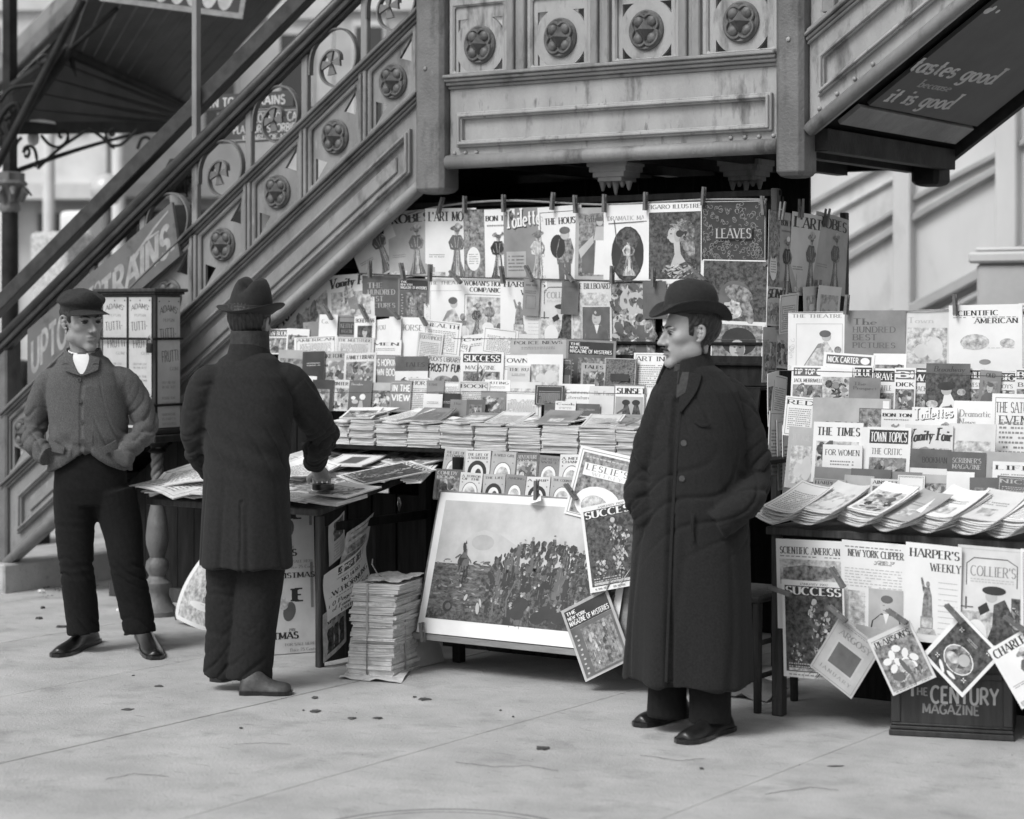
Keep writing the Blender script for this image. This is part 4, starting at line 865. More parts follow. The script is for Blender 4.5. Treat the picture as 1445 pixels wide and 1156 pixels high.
# ---------------------------------------------------------------- gum vending machine on a turned column
vc = onZ(222, 868, 0); VM = thing('gum_machine', 'gum vending cabinet with white enamel panels on a twisted iron column', 'vending machine', (vc.x, vc.y, 0))
def V(mb, name, m, bevel=.003, **k): return mb.build(name, m, VM, bevel=bevel, **k)
b = MB(); b.lathe([(.115, 0), (.115, .025), (.095, .04), (.075, .065), (.062, .10), (.060, .13), (.072, .15), (.072, .17), (.05, .19), (.04, .21)], (vc.x, vc.y, 0), 28); V(b, 'foot', 'iron_mid', 0, smooth='auto')
b = MB(); b.lathe([(.036, .21), (.044, .24), (.062, .275), (.057, .31), (.038, .33), (.042, .345), (.058, .40), (.060, .44), (.052, .52), (.040, .58), (.033, .61), (.040, .615), (.040, .625), (.033, .635), (.042, .65), (.042, .665), (.03, .675)], (vc.x, vc.y, -.03), 28); V(b, 'baluster', 'iron_mid', 0, smooth='auto')
b = MB()
for k in range(3): b.tube([(vc.x + .017 * cos(2 * pi * k / 3 + t * .55), vc.y + .017 * sin(2 * pi * k / 3 + t * .55), .645 + t * .0125) for t in range(24)], .017, 8)
V(b, 'twisted_shaft', 'iron_mid', 0, smooth=True)
b = MB(); b.lathe([(.03, .84), (.05, .85), (.03, .87), (.06, .90), (.10, .905)], (vc.x, vc.y, 0), 20); V(b, 'column_head', 'iron_dark', 0, smooth='auto')
VZ0, VZ1 = .925, 1.665; vxl, vyf = vc.x - .245, vc.y - .02
cf = onX(250, 500, vc.x + .11)   # front right corner of the cabinet
vx1 = vc.x + .115; vx0 = vx1 - (xs(250, vc.y - .14) - xs(172, vc.y - .14)) * .99; vy0 = vc.y - .14; vy1 = vy0 + .19
b = MB(); b.box(vx0, vx1, vy0 + .004, vy1, VZ0 + .05, VZ1); V(b, 'cabinet', 'varnish')
b = MB(); b.box(vx0 - .03, vx1 + .03, vy0 - .03, vy1 + .03, VZ1 + .012, VZ1 + .03); b.box(vx0 - .018, vx1 + .018, vy0 - .018, vy1 + .018, VZ1, VZ1 + .012); V(b, 'cornice', 'wood', .004)
b = MB(); b.box(vx0 - .03, vx1 + .03, vy0 - .03, vy1 + .03, VZ0 - .02, VZ0 + .02); b.box(vx0 - .015, vx1 + .015, vy0 - .015, vy1 + .015, VZ0 + .02, VZ0 + .05); V(b, 'base', 'varnish', .006)
def enamel(face, s0, s1, z0, z1):
    W_ = s1 - s0; H_ = z1 - z0; sh = Sheet(W_, H_); sh.full('enamel')
    if H_ > .3:
        sh.text("ADAMS'", W_ * .5, H_ * .865, H_ * .05, 'ink_soft', width=W_ * .80, align='c', bow=.5, serif=False, thick=.2, thin=.1); sh.text('PEPSIN', W_ * .5, H_ * .81, H_ * .026, 'ink_mid', width=W_ * .5, align='c', serif=False)
        sh.text('TUTTI-', W_ * .1, H_ * .67, H_ * .085, 'ink_soft', width=W_ * .74, serif=False, thick=.17, thin=.08, shear=.0, rot=4); sh.text('FRUTTI', W_ * .2, H_ * .50, H_ * .085, 'ink_soft', width=W_ * .74, serif=False, thick=.17, thin=.08, rot=4)
        sh.text('GUM', W_ * .55, H_ * .435, H_ * .03, 'ink_mid', width=W_ * .36, serif=False)
        for k, (tt, zz) in enumerate((('DROP ONE CENT', .335), ('IN THE SLOT', .30), ('PUSH THE', .215), ('LEVER DOWN', .175), ('WHEN MACHINE', .09), ('IS EMPTY', .055), ('SLOT IS CLOSED', .018))): sh.text(tt, W_ * .5, H_ * zz, H_ * .020, 'ink_mid', width=W_ * .6, align='c', serif=False)
        for ex in (.07, .5, .93): sh.ell(W_ * ex, H_ * .968, .004, .004, 'ink')
    if face == 'f': mp = lambda a, c, h: Vector((s0 + a, vy0 + .0025 - h - .004, z0 + c))
    else: mp = lambda a, c, h: Vector((vx1 + .001 + h, s0 + a, z0 + c))
    return sh.build('enamel_panel', VM, mp)
wv = (vx1 - vx0); pz0, pz1 = VZ0 + .20, VZ1 - .015
enamel('f', vx0 + .018, vx0 + wv * .485, pz0, pz1); enamel('f', vx0 + wv * .53, vx1 - .022, pz0, pz1); enamel('s', vy0 + .02, vy1 - .004, VZ0 + .055, pz1)
for s0, s1 in ((vx0 + .018, vx0 + wv * .485), (vx0 + wv * .53, vx1 - .022)):
    b = MB(); b.box(s0, s1, vy0 - .006, vy0 + .003, VZ0 + .155, VZ0 + .195); V(b, 'coin_plate', 'enamel'); b = MB(); b.box((s0 + s1) / 2 - .004, (s0 + s1) / 2 + .004, vy0 - .014, vy0 - .005, VZ0 + .16, VZ0 + .19); V(b, 'lever', 'steel')
    b = MB(); b.box(s0, s1, vy0 - .010, vy0 + .003, VZ0 + .115, VZ0 + .125); V(b, 'delivery_lip', 'brass'); b = MB(); b.lathe([(.024, 0), (.024, .008), (.016, .008), (.014, .002), (.001, .002)], ((s0 + s1) / 2, vy0 + .004, VZ0 + .085), 16, axis='y'); V(b, 'delivery_hole', 'iron_dark', 0)
    b = MB(); b.box(s0, s1, vy0 - .02, vy0 + .003, VZ0 + .052, VZ0 + .066); V(b, 'tray', 'enamel')
for z, zt in ((VZ0 + .505, .008), (VZ0 + .165, .008)):
    b = MB(); b.box(vx0 - .02, vx1 + .012, vy0 - .024, vy0 - .015, z, z + .013); b.box(vx1 + .004, vx1 + .012, vy0 - .0145, vy1 + .01, z, z + .013); V(b, 'locking_bar', 'iron_dark', .002)
for z, m in ((VZ0 + .44, 'iron_dark'), (VZ0 + .14, 'steel')):
    pl = thing('padlock', 'dark padlock hanging on the upper bar of the gum machine' if m == 'iron_dark' else 'bright padlock hanging on the lower bar of the gum machine', 'padlock', (vx1, vy0 - .03, z), 'padlocks on the gum machine')
    b = MB(); b.box(vx1 - .024, vx1 + .016, vy0 - .045, vy0 - .026, z, z + .05); b.build('body', m, pl, bevel=.006); b = MB(); b.tube([(vx1 - .018, vy0 - .034, z + .045), (vx1 - .018, vy0 - .034, z + .07), (vx1 - .004, vy0 - .034, z + .085), (vx1 + .01, vy0 - .034, z + .07), (vx1 + .01, vy0 - .034, z + .045)], .005, 6); b.build('shackle', 'steel', pl, smooth=True)
# ---------------------------------------------------------------- printed covers
GR = {'w': 'paper', 'c': 'paper_cream', 'g': 'paper_grey', 't': 'paper_tan', 'd': 'paper_dark', 'k': 'paper_black', 'n': 'newsprint'}
TONE = {'w': 'white', 'c': 'cream', 'g': 'light grey', 't': 'grey', 'd': 'dark grey', 'k': 'black', 'n': 'newsprint'}
def lady(s, cx, b, H, dress='pic_dark', light='pic_light', hat=True, lean=0):
    k = H
    s.poly([(cx - .20 * k, b), (cx + .22 * k, b), (cx + .10 * k, b + .30 * k), (cx + .065 * k, b + .56 * k), (cx - .06 * k, b + .56 * k), (cx - .08 * k, b + .30 * k)], dress)
    s.poly([(cx - .10 * k, b + .80 * k), (cx - .15 * k, b + .66 * k), (cx - .06 * k, b + .52 * k), (cx + .07 * k, b + .52 * k), (cx + .15 * k, b + .64 * k), (cx + .10 * k, b + .80 * k)], dress)
    s.poly([(cx - .02 * k, b + .02 * k), (cx + .07 * k, b + .02 * k), (cx + .05 * k, b + .5 * k), (cx - .01 * k, b + .5 * k)], light)
    for i in range(9):
        x0 = cx + (-.17 + .042 * i) * k; s.curve([(x0, b + .01 * k), (cx + (x0 - cx) * .62, b + .26 * k), (cx + (x0 - cx) * .26, b + .52 * k)], .006 * k + .0006, ('ink', 'ink_pale', 'ink_mid', 'pic_light')[(i * 7 + int(cx * 1e4)) % 4])
    for sg in (-1, 1): s.curve([(cx + sg * .09 * k, b + .77 * k), (cx + sg * .17 * k, b + .66 * k), (cx + sg * .13 * k, b + .55 * k), (cx + sg * .03 * k, b + .53 * k)], .05 * k, 'pic_mid' if sg > 0 else dress); s.curve([(cx + sg * .05 * k, b + .76 * k), (cx + sg * .02 * k, b + .56 * k)], .010 * k, 'ink_pale')
    s.ell(cx, b + .86 * k, .05 * k, .07 * k, 'ink_pale'); s.ell(cx + .02 * k, b + .85 * k, .03 * k, .05 * k, 'ink_mid'); s.ell(cx + .01 * k, b + .90 * k, .065 * k, .05 * k, 'ink_soft')
    if hat: s.ell(cx, b + .94 * k, .15 * k, .05 * k, 'pic_mid', rot=8); s.ell(cx + .03 * k, b + .98 * k, .07 * k, .05 * k, light)
def gent(s, cx, b, H, coat='ink_soft'):
    k = H
    s.poly([(cx - .42 * k, b), (cx + .44 * k, b), (cx + .38 * k, b + .34 * k), (cx + .14 * k, b + .50 * k), (cx - .12 * k, b + .50 * k), (cx - .36 * k, b + .30 * k)], coat)
    s.poly([(cx - .07 * k, b + .50 * k), (cx + .09 * k, b + .50 * k), (cx + .01 * k, b + .24 * k)], 'paper')
    s.ell(cx, b + .70 * k, .15 * k, .21 * k, 'ink_pale'); s.ell(cx + .03 * k, b + .85 * k, .16 * k, .10 * k, 'ink_soft'); s.ell(cx - .05 * k, b + .70 * k, .03 * k, .015 * k, 'ink_mid'); s.ell(cx - .03 * k, b + .58 * k, .05 * k, .014 * k, 'ink_mid')
def mottle(s, a, b, c, d, rnd, n=14, base='pic_mid', tones=('pic_dark', 'pic_light', 'ink_soft', 'ink_mid')):
    s.rect(a, b, c, d, base); W, H = c - a, d - b
    own = s.cyc is None
    if own: s.dense(18)
    for i in range(n * 3):
        q = 1.25 * (1 - i / (n * 3)) ** 1.4 + .22; rx, ry = rnd.uniform(.05, .19) * W * q, rnd.uniform(.04, .17) * H * q; s.ell(rnd.uniform(a + rx, c - rx), rnd.uniform(b + ry, d - ry), rx, ry, rnd.choice(tones), 8, rnd.uniform(0, 90))
    for i in range(n):
        x, y = rnd.uniform(a + .12 * W, c - .12 * W), rnd.uniform(b + .12 * H, d - .12 * H); s.curve([(x, y), (x + rnd.uniform(-.06, .06) * W, y + rnd.uniform(-.05, .05) * H), (x + rnd.uniform(-.1, .1) * W, y + rnd.uniform(-.1, .1) * H)], .0012, rnd.choice(('ink', 'ink_pale', 'ink_soft')))
    if own: s.undense()
def cluster(s, cx, cy, rx, ry, n, rnd, tones=('pic_dark', 'pic_mid', 'pic_light', 'ink_pale', 'ink', 'ink_mid'), lean=0):
    own = s.cyc is None
    if own: s.dense(20)
    for i in range(n):
        a = rnd.uniform(0, 6.28); r = rnd.random() ** .6; y = r * sin(a) * ry; q = 1.0 - .6 * i / n; s.ell(cx + r * cos(a) * rx + lean * y, cy + y, rx * rnd.uniform(.10, .34) * q, ry * rnd.uniform(.08, .24) * q, rnd.choice(tones), 7, rnd.uniform(-50, 50))
    if own: s.undense()
def ornament(s, a, b, c, d, rnd, m, n=26, t=.0022):
    for _ in range(n):
        cx, cy = rnd.uniform(a, c), rnd.uniform(b, d); r = rnd.uniform(.006, .016); ph = rnd.uniform(0, 6.28); tu = rnd.choice((-1, 1))
        P = [(cx + r * (1 - i / 16) * cos(ph + tu * i * .42), cy + r * (1 - i / 16) * sin(ph + tu * i * .42)) for i in range(13)]
        P = [(min(max(p, a), c), min(max(q, b), d)) for p, q in P]; s.curve(P, t, m)
def cover(s, g, lay, T, rnd):
    w, h = s.w, s.h; dark = g in 'dkt'; ink = 'ink_pale' if g in 'dk' else 'ink'; soft = 'ink_mid' if not dark else ('ink_pale' if g != 't' else 'ink_soft')
    t1 = T[0] if T else ''; t2 = T[1] if len(T) > 1 else ''; t3 = T[2] if len(T) > 2 else ''
    def title(y=.84, hh=.11, m=ink, **k):
        k.setdefault('thick', .145)
        if t1: s.text(t1, w * .5, h * y, min(h * hh, w * .30), m, align='c', width=None if k.get('free') else w * .86, **{q: v for q, v in k.items() if q != 'free'})
        if t2: s.text(t2, w * .56, h * (y - hh * 1.15), min(h * hh * .85, w * .26), m, align='c', width=w * min(.86, .115 * len(t2) + .05), **{q: v for q, v in k.items() if q != 'free'})
    if lay == 'plain':
        title(.76, .13); s.lines(w * .2, h * .52, w * .8, h * .66, 2, soft, rnd)
        if h > .16: s.rect(w * .3, h * .16, w * .7, h * .42, 'pic_light')
    elif lay == 'list':
        s.frame(w * .06, h * .04, w * .94, h * .96, .0025, soft); title(.80, .11); s.lines(w * .14, h * .10, w * .86, h * .72, 12, soft, rnd)
    elif lay == 'blank':
        if t1: s.text(t1, w * .14, h * .70, h * .13, soft, width=w * min(.75, .13 * len(t1)))
        if t2: s.text(t2, w * .14, h * .54, h * .12, soft, width=w * min(.75, .10 * len(t2)))
        if t3: s.text(t3, w * .14, h * .38, h * .12, soft, width=w * min(.75, .10 * len(t3)))
        if len(T) > 3: s.text(T[3], w * .14, h * .22, h * .11, soft, width=w * .7)
    elif lay == 'pamphlet':
        s.lines(w * .15, h * .78, w * .85, h * .9, 1, 'ink_soft', rnd); s.frame(w * .2, h * .2, w * .8, h * .55, .0015, 'ink_soft'); s.lines(w * .12, h * .6, w * .8, h * .7, 2, 'ink_soft', rnd)
    elif lay == 'fig':
        title(.82, .13, serif=True, thick=.24, thin=.06); s.lines(w * .08, h * .30, w * .38, h * .36, 2, soft, rnd); lady(s, w * .62, h * .03, h * .74, 'ink_soft' if not dark else 'pic_mid'); s.rect(w * .05, h * .04, w * .40, h * .10, 'pic_light')
    elif lay == 'fig2':     # ornate side strip and lady in black
        s.rect(0, 0, w * .40, h, 'pic_mid'); s.ell(w * .18, h * .30, w * .13, h * .17, 'paper'); s.lines(w * .09, h * .22, w * .27, h * .38, 5, 'ink_mid', rnd); ornament(s, w * .03, h * .5, w * .36, h * .9, rnd, 'ink_pale', 10); s.frame(0, .0, w, h, .002, 'ink_soft')
        s.text(t1, w * .43, h * .83, h * .07, 'ink', width=w * .52, thick=.25); s.lines(w * .45, h * .74, w * .9, h * .79, 1, soft, rnd); lady(s, w * .66, h * .0, h * .68, 'ink', 'paper')
    elif lay == 'fig3':     # grey panel, script title, draped lady
        s.text(t1, w * .06, h * .70, h * .25, 'ink', width=w * .86, thick=.26, thin=.12, shear=.1, rot=6); s.text(t1, w * .045, h * .715, h * .25, 'paper', width=w * .86, thick=.20, thin=.09, shear=.1, rot=6)
        s.rect(w * .06, h * .05, w * .48, h * .40, 'paper_grey'); s.lines(w * .1, h * .12, w * .44, h * .36, 5, 'ink_soft', rnd); lady(s, w * .74, h * .01, h * .66, 'pic_light', 'pic_mid')
    elif lay == 'sack':     # sturdy figure in a heavy coat with a bundle, framed by leaves
        s.frame(w * .05, .0, w * .98, h * .93, .003, 'ink_soft'); ornament(s, w * .05, .01, w * .12, h * .9, rnd, 'ink_mid', 14, .0016); s.text(t1, w * .16, h * .76, h * .085, 'ink', width=w * .78, thick=.2)
        s.ell(w * .44, h * .46, w * .17, h * .16, 'ink'); s.poly([(w * .42, h * .22), (w * .74, h * .22), (w * .80, h * .40), (w * .74, h * .56), (w * .48, h * .56), (w * .40, h * .38)], 'pic_mid'); s.poly([(w * .45, .0), (w * .57, .0), (w * .58, h * .24), (w * .44, h * .24)], 'ink_soft'); s.poly([(w * .60, .0), (w * .71, .0), (w * .72, h * .24), (w * .59, h * .24)], 'ink_soft')
        s.ell(w * .61, h * .61, w * .10, h * .065, 'ink_pale'); s.ell(w * .61, h * .67, w * .12, h * .05, 'ink_soft')
    elif lay == 'angel':
        s.rect(w * .10, h * .06, w * .96, h * .92, 'pic_mid'); s.rect(w * .2, h * .1, w * .55, h * .55, 'ink_soft'); s.text(t1, w * .26, h * .80, h * .10, 'ink', width=w * .62); s.poly([(w * .10, h * .42), (w * .5, h * .62), (w * .52, h * .52), (w * .16, h * .30)], 'ink_pale')
        s.poly([(w * .54, h * .08), (w * .82, h * .08), (w * .80, h * .56), (w * .58, h * .56)], 'paper'); s.poly([(w * .52, h * .55), (w * .86, h * .55), (w * .80, h * .74), (w * .58, h * .74)], 'ink_pale'); s.ell(w * .68, h * .80, w * .09, h * .05, 'ink_pale'); s.ell(w * .68, h * .84, w * .15, h * .03, 'ink_soft')
    elif lay == 'oval':
        s.text(t1, w * .08, h * .80, h * .055, soft, width=w * .84); s.ell(w * .5, h * .36, w * .34, h * .36, 'ink'); s.ell(w * .5, h * .36, w * .31, h * .34, 'pic_dark'); lady(s, w * .52, h * .08, h * .50, 'pic_light', 'paper', False); s.curve([(w * .1, h * .76), (w * .9, h * .78)], .004, 'ink_soft'); s.curve([(w * .22, h * .80), (w * .28, h * .5)], .005, 'ink_soft')
    elif lay == 'portrait':
        s.text(t1, w * .5, h * .925, h * .05, 'ink', width=w * .88, align='c'); s.rect(w * .09, h * .02, w * .95, h * .88, 'ink'); s.rect(w * .10, h * .03, w * .94, h * .87, 'pic_dark')
        s.ell(w * .68, h * .62, w * .17, h * .15, 'pic_mid', rot=-20); s.ell(w * .72, h * .50, w * .10, h * .22, 'pic_mid', rot=25); cluster(s, w * .66, h * .58, w * .20, h * .20, 40, rnd, ('pic_mid', 'ink_soft', 'ink_mid', 'pic_dark')); s.poly([(w * .50, h * .50), (w * .60, h * .50), (w * .62, h * .34), (w * .70, h * .24), (w * .44, h * .16), (w * .52, h * .34)], 'ink_pale'); s.ell(w * .49, h * .58, w * .085, h * .10, 'ink_pale', rot=8); s.ell(w * .415, h * .555, w * .02, h * .02, 'ink_pale'); s.ell(w * .56, h * .58, w * .05, h * .09, 'paper_grey'); s.ell(w * .46, h * .60, w * .02, h * .008, 'ink_soft'); s.ell(w * .60, h * .60, w * .06, h * .045, 'ink'); cluster(s, w * .56, h * .70, w * .17, h * .06, 24, rnd, ('ink_soft', 'pic_mid', 'ink_mid')); cluster(s, w * .58, h * .12, w * .26, h * .09, 40, rnd, ('pic_light', 'ink_pale', 'ink_mid', 'paper_grey')); cluster(s, w * .80, h * .22, w * .09, h * .06, 14, rnd, ('ink', 'ink_soft'))
    elif lay == 'leaves':
        ornament(s, w * .03, h * .03, w * .97, h * .97, rnd, 'ink_mid', 190, .0022); s.rect(w * .2, h * .36, w * .8, h * .56, 'paper_black'); s.text(t1, w * .24, h * .38, h * .16, 'ink_pale', width=w * .54, serif=True); s.frame(0, 0, w, h, .003, 'ink_pale')
    elif lay == 'child':
        s.rect(w * .015, h * .13, w * .985, h * .985, 'pic_dark'); s.ell(w * .50, h * .47, w * .25, h * .24, 'ink_soft'); s.ell(w * .53, h * .36, w * .17, h * .19, 'pic_mid'); s.ell(w * .47, h * .32, w * .14, h * .16, 'ink_pale', rot=12); s.ell(w * .53, h * .31, w * .08, h * .13, 'pic_light', rot=12); s.ell(w * .56, h * .52, w * .22, h * .12, 'pic_mid', rot=-15); s.ell(w * .70, h * .28, w * .08, h * .2, 'pic_mid', rot=20)
        s.ell(w * .40, h * .335, w * .032, h * .014, 'ink_mid'); s.ell(w * .53, h * .36, w * .032, h * .014, 'ink_mid'); s.ell(w * .40, h * .335, w * .016, h * .009, 'ink'); s.ell(w * .53, h * .36, w * .016, h * .009, 'ink'); s.ell(w * .46, h * .28, w * .015, h * .03, 'ink_mid', rot=8); s.ell(w * .45, h * .222, w * .035, h * .011, 'ink_soft'); s.text(t1, w * .45, h * .035, h * .06, 'ink_pale', width=w * .36)
    elif lay == 'hatman':
        s.rect(w * .02, h * .05, w * .95, h * .97, 'pic_mid'); s.ell(w * .52, h * .66, w * .33, h * .26, 'ink'); s.ell(w * .50, h * .52, w * .15, h * .17, 'ink_pale'); s.poly([(w * .12, h * .08), (w * .9, h * .08), (w * .82, h * .34), (w * .5, h * .36), (w * .3, h * .26)], 'ink'); s.poly([(w * .22, h * .30), (w * .52, h * .40), (w * .80, h * .30), (w * .62, h * .14), (w * .45, h * .28)], 'paper')
        s.ell(w * .56, h * .50, w * .07, h * .13, 'ink_mid'); s.ell(w * .45, h * .55, w * .022, h * .014, 'ink_soft'); s.ell(w * .55, h * .55, w * .022, h * .014, 'ink'); s.ell(w * .5, h * .445, w * .05, h * .012, 'ink_soft'); s.ell(w * .49, h * .50, w * .015, h * .03, 'ink_mid')
    elif lay == 'statue':
        s.text(t1, w * .08, h * .86, h * .085, ink, width=w * .88, thick=.2, thin=.05); s.text(t2, w * .45, h * .73, h * .08, ink, width=w * .54, thick=.2, thin=.05); s.lines(w * .60, h * .08, w * .94, h * .66, 10, 'ink_pale', rnd, h * .008)
        s.poly([(w * .22, .03), (w * .58, .03), (w * .54, h * .14), (w * .26, h * .14)], 'pic_light'); s.rect(w * .29, h * .14, w * .51, h * .26, 'pic_light'); s.frame(w * .29, h * .14, w * .51, h * .26, .003, 'ink_mid'); s.poly([(w * .31, h * .26), (w * .50, h * .26), (w * .48, h * .48), (w * .44, h * .56), (w * .36, h * .56), (w * .33, h * .44)], 'pic_mid'); s.ell(w * .41, h * .59, w * .035, h * .03, 'pic_mid'); s.poly([(w * .33, h * .50), (w * .37, h * .54), (w * .31, h * .66), (w * .28, h * .65)], 'pic_mid')
    elif lay == 'reader':
        s.frame(w * .05, h * .02, w * .96, h * .97, .002, 'ink_pale'); s.curve([(w * .14, h * .60), (w * .14, h * .82), (w * .25, h * .88), (w * .75, h * .88), (w * .9, h * .82), (w * .9, h * .6)], .004, 'ink_soft'); s.text(t1, w * .2, h * .70, h * .10, 'ink_mid', width=w * .68); s.lines(w * .2, h * .63, w * .85, h * .68, 2, 'ink_pale', rnd)
        s.rect(w * .05, h * .02, w * .55, h * .34, 'pic_light'); s.ell(w * .30, h * .10, w * .16, h * .16, 'paper'); s.poly([(w * .44, .005), (w * .9, .005), (w * .86, h * .30), (w * .72, h * .48), (w * .56, h * .42), (w * .54, h * .2)], 'pic_dark'); s.ell(w * .52, h * .50, w * .09, h * .06, 'ink_pale'); s.ell(w * .56, h * .56, w * .18, h * .045, 'ink'); s.poly([(w * .32, h * .38), (w * .45, h * .44), (w * .5, h * .36), (w * .36, h * .30)], 'ink'); mottle(s, w * .82, h * .02, w * .95, h * .5, rnd, 6, 'pic_dark'); s.curve([(w * .06, h * .38), (w * .25, h * .38)], .004, 'ink_soft'); s.curve([(w * .14, h * .36), (w * .14, h * .48)], .006, 'ink_soft')
    elif lay == 'gent':
        s.text(t1, w * .5, h * .86, h * .085, ink, width=w * .9, align='c', thick=.2); s.rect(w * .04, h * .60, w * .9, h * .80, 'pic_light'); s.rect(w * .04, h * .02, w * .26, h * .6, 'pic_light'); s.rect(w * .28, h * .03, w * .94, h * .58, 'ink_soft'); gent(s, w * .62, h * .03, h * .54, 'pic_mid')
    elif lay == 'group':    # framed scene of two or three people, two-line title
        s.text(t1, w * .5, h * .88, h * .075, ink, width=w * .88, align='c', thick=.22); s.text(t2, w * .55, h * .78, h * .07, ink, width=w * .74, align='c', thick=.22); s.frame(w * .07, h * .02, w * .95, h * .74, .003, 'ink_mid'); s.rect(w * .12, h * .05, w * .90, h * .70, 'pic_light'); lady(s, w * .34, h * .05, h * .54, 'pic_dark', 'pic_mid'); lady(s, w * .60, h * .10, h * .56, 'pic_mid', 'ink_soft', False); s.ell(w * .58, h * .22, w * .12, h * .08, 'paper'); s.ell(w * .82, h * .2, w * .07, h * .10, 'ink_soft'); s.ell(w * .82, h * .34, w * .04, h * .05, 'ink_pale')
    elif lay == 'seated':
        s.text(t1, w * .5, h * .90, h * .055, soft if g == 'w' else ink, width=w * .86, align='c'); s.frame(w * .14, h * .02, w * .94, h * .80, .002, 'ink_pale'); ornament(s, w * .02, h * .05, w * .11, h * .8, rnd, 'ink_pale', 8, .0015); s.poly([(w * .25, h * .05), (w * .72, h * .05), (w * .78, h * .34), (w * .66, h * .52), (w * .52, h * .44)], 'pic_light'); s.poly([(w * .25, h * .05), (w * .40, h * .05), (w * .60, h * .48), (w * .52, h * .46)], 'ink_mid'); s.ell(w * .66, h * .58, w * .08, h * .075, 'ink_pale'); s.ell(w * .64, h * .63, w * .10, h * .06, 'ink_soft'); s.rect(w * .72, h * .22, w * .94, h * .30, 'ink_mid'); s.ell(w * .86, h * .36, w * .06, h * .06, 'pic_mid')
    elif lay == 'band':
        s.rect(w * .06, h * .70, w * .94, h * .95, 'ink'); s.text(t1, w * .09, h * .735, h * .17, 'paper', width=w * .82, thick=.22, thin=.07); 
        if t2: s.text(t2, w * .12, h * .50, h * .11, 'ink_soft', width=w * .7)
        mottle(s, w * .08, h * .05, w * .92, h * (.44 if t2 else .64), rnd, 8)
    elif lay == 'knight':   # dark picture with pale masthead and a rider
        s.text(t2, w * .3, h * .955, h * .022, 'ink_soft', width=w * .45); s.rect(w * .05, h * .06, w * .97, h * .945, 'pic_dark'); s.rect(w * .05, h * .845, w * .97, h * .945, 'ink'); s.text(t1, w * .07, h * .855, h * .08, 'paper', width=w * .88, thick=.22, thin=.06)
        cluster(s, w * .70, h * .62, w * .24, h * .20, 46, rnd, ('ink', 'pic_dark', 'ink_soft', 'pic_dark')); cluster(s, w * .52, h * .66, w * .09, h * .14, 34, rnd, ('pic_mid', 'ink_pale', 'ink_soft', 'pic_light')); cluster(s, w * .62, h * .46, w * .13, h * .24, 60, rnd, ('pic_light', 'ink_pale', 'ink_soft', 'pic_mid', 'ink'), .2); cluster(s, w * .56, h * .24, w * .09, h * .12, 30, rnd, ('ink_pale', 'ink_soft', 'pic_mid')); s.ell(w * .53, h * .79, w * .04, h * .03, 'ink_pale'); cluster(s, w * .24, h * .25, w * .12, h * .10, 34, rnd, ('pic_light', 'ink_pale', 'ink_mid', 'ink_soft'))
        s.lines(w * .10, h * .10, w * .55, h * .16, 2, 'ink_pale', rnd); mottle(s, w * .10, h * .07, w * .93, h * .10, rnd, 6, 'pic_light'); s.lines(w * .1, h * .02, w * .9, h * .045, 1, 'ink_mid', rnd)
    elif lay == 'mystery':
        s.rect(w * .05, h * .72, w * .95, h * .96, 'ink'); 
        for k, (a, y) in enumerate(((t1, .89), (t2, .825), (t3, .745))):
            if a: s.text(a, w * .08, h * y, h * (.045 if k < 2 else .065), 'paper', width=w * (.20, .38, .84)[k], serif=False, thick=.2, thin=.14)
        s.rect(w * .05, h * .03, w * .95, h * .715, 'ink_soft'); s.rect(w * .25, h * .06, w * .90, h * .66, 'pic_mid'); cluster(s, w * .44, h * .32, w * .10, h * .24, 36, rnd, ('pic_light', 'ink_pale', 'pic_mid')); s.ell(w * .42, h * .52, w * .05, h * .035, 'ink_pale'); cluster(s, w * .70, h * .34, w * .10, h * .26, 40, rnd, ('pic_mid', 'ink_soft', 'ink_mid', 'pic_dark'), .1); s.ell(w * .72, h * .58, w * .04, h * .03, 'ink_pale'); [s.curve([(w * (.27 + .07 * q), h * .08), (w * (.28 + .068 * q), h * .62)], .0014, 'ink_soft') for q in range(9)]
        for k in range(9): s.ell(w * (.13 + .02 * (k % 2)), h * (.08 + .065 * k), w * .028, h * .014, 'ink_pale', 7)
    elif lay == 'forest':
        s.frame(0, 0, w, h, .004, 'ink'); mottle(s, .004, .004, w - .004, h - .004, rnd, 60, 'pic_mid', ('pic_dark', 'pic_light', 'ink_soft', 'ink_pale', 'pic_mid')); s.poly([(w * .55, h * .02), (w * .82, h * .02), (w * .76, h * .44), (w * .6, h * .44)], 'ink_soft'); s.curve([(w * .1, h * .08), (w * .5, h * .24), (w * .62, h * .28)], .006, 'paper')
    elif lay == 'scene':
        mottle(s, w * .07, h * .05, w * .93, h * .74, rnd, 12, rnd.choice(('pic_mid', 'pic_light')))
        if t1: s.text(t1, w * .08, h * .82, h * .11, ink, width=w * min(.86, .11 * len(t1) + .1), serif=rnd.random() < .5, thick=.2)
        if t2: s.text(t2, w * .08, h * .70, h * .09, ink, width=w * .7, thick=.2)
    elif lay == 'bust':
        s.text(t1, w * .5, h * .80, h * .12, ink, width=w * min(.86, .14 * len(t1)), align='c', thick=.2); s.rect(w * .16, h * .06, w * .84, h * .70, 'pic_dark' if not dark else 'pic_mid'); gent(s, w * .5, h * .06, h * .62, 'ink_soft'); 
        if t2: s.text(t2, w * .5, h * .62, h * .08, 'ink', align='c', width=w * .6)
    elif lay == 'box':
        s.frame(w * .10, h * .08, w * .90, h * .94, .002, ink); s.rect(w * .22, h * .42, w * .94, h * .80, 'ink' if not dark else 'paper_black'); s.text(t1, w * .26, h * .62, h * .13, 'paper_tan', width=w * .64, thick=.2); s.text(t2, w * .30, h * .47, h * .10, 'paper_tan', width=w * .5)
    elif lay == 'rev':      # light lettering on dark
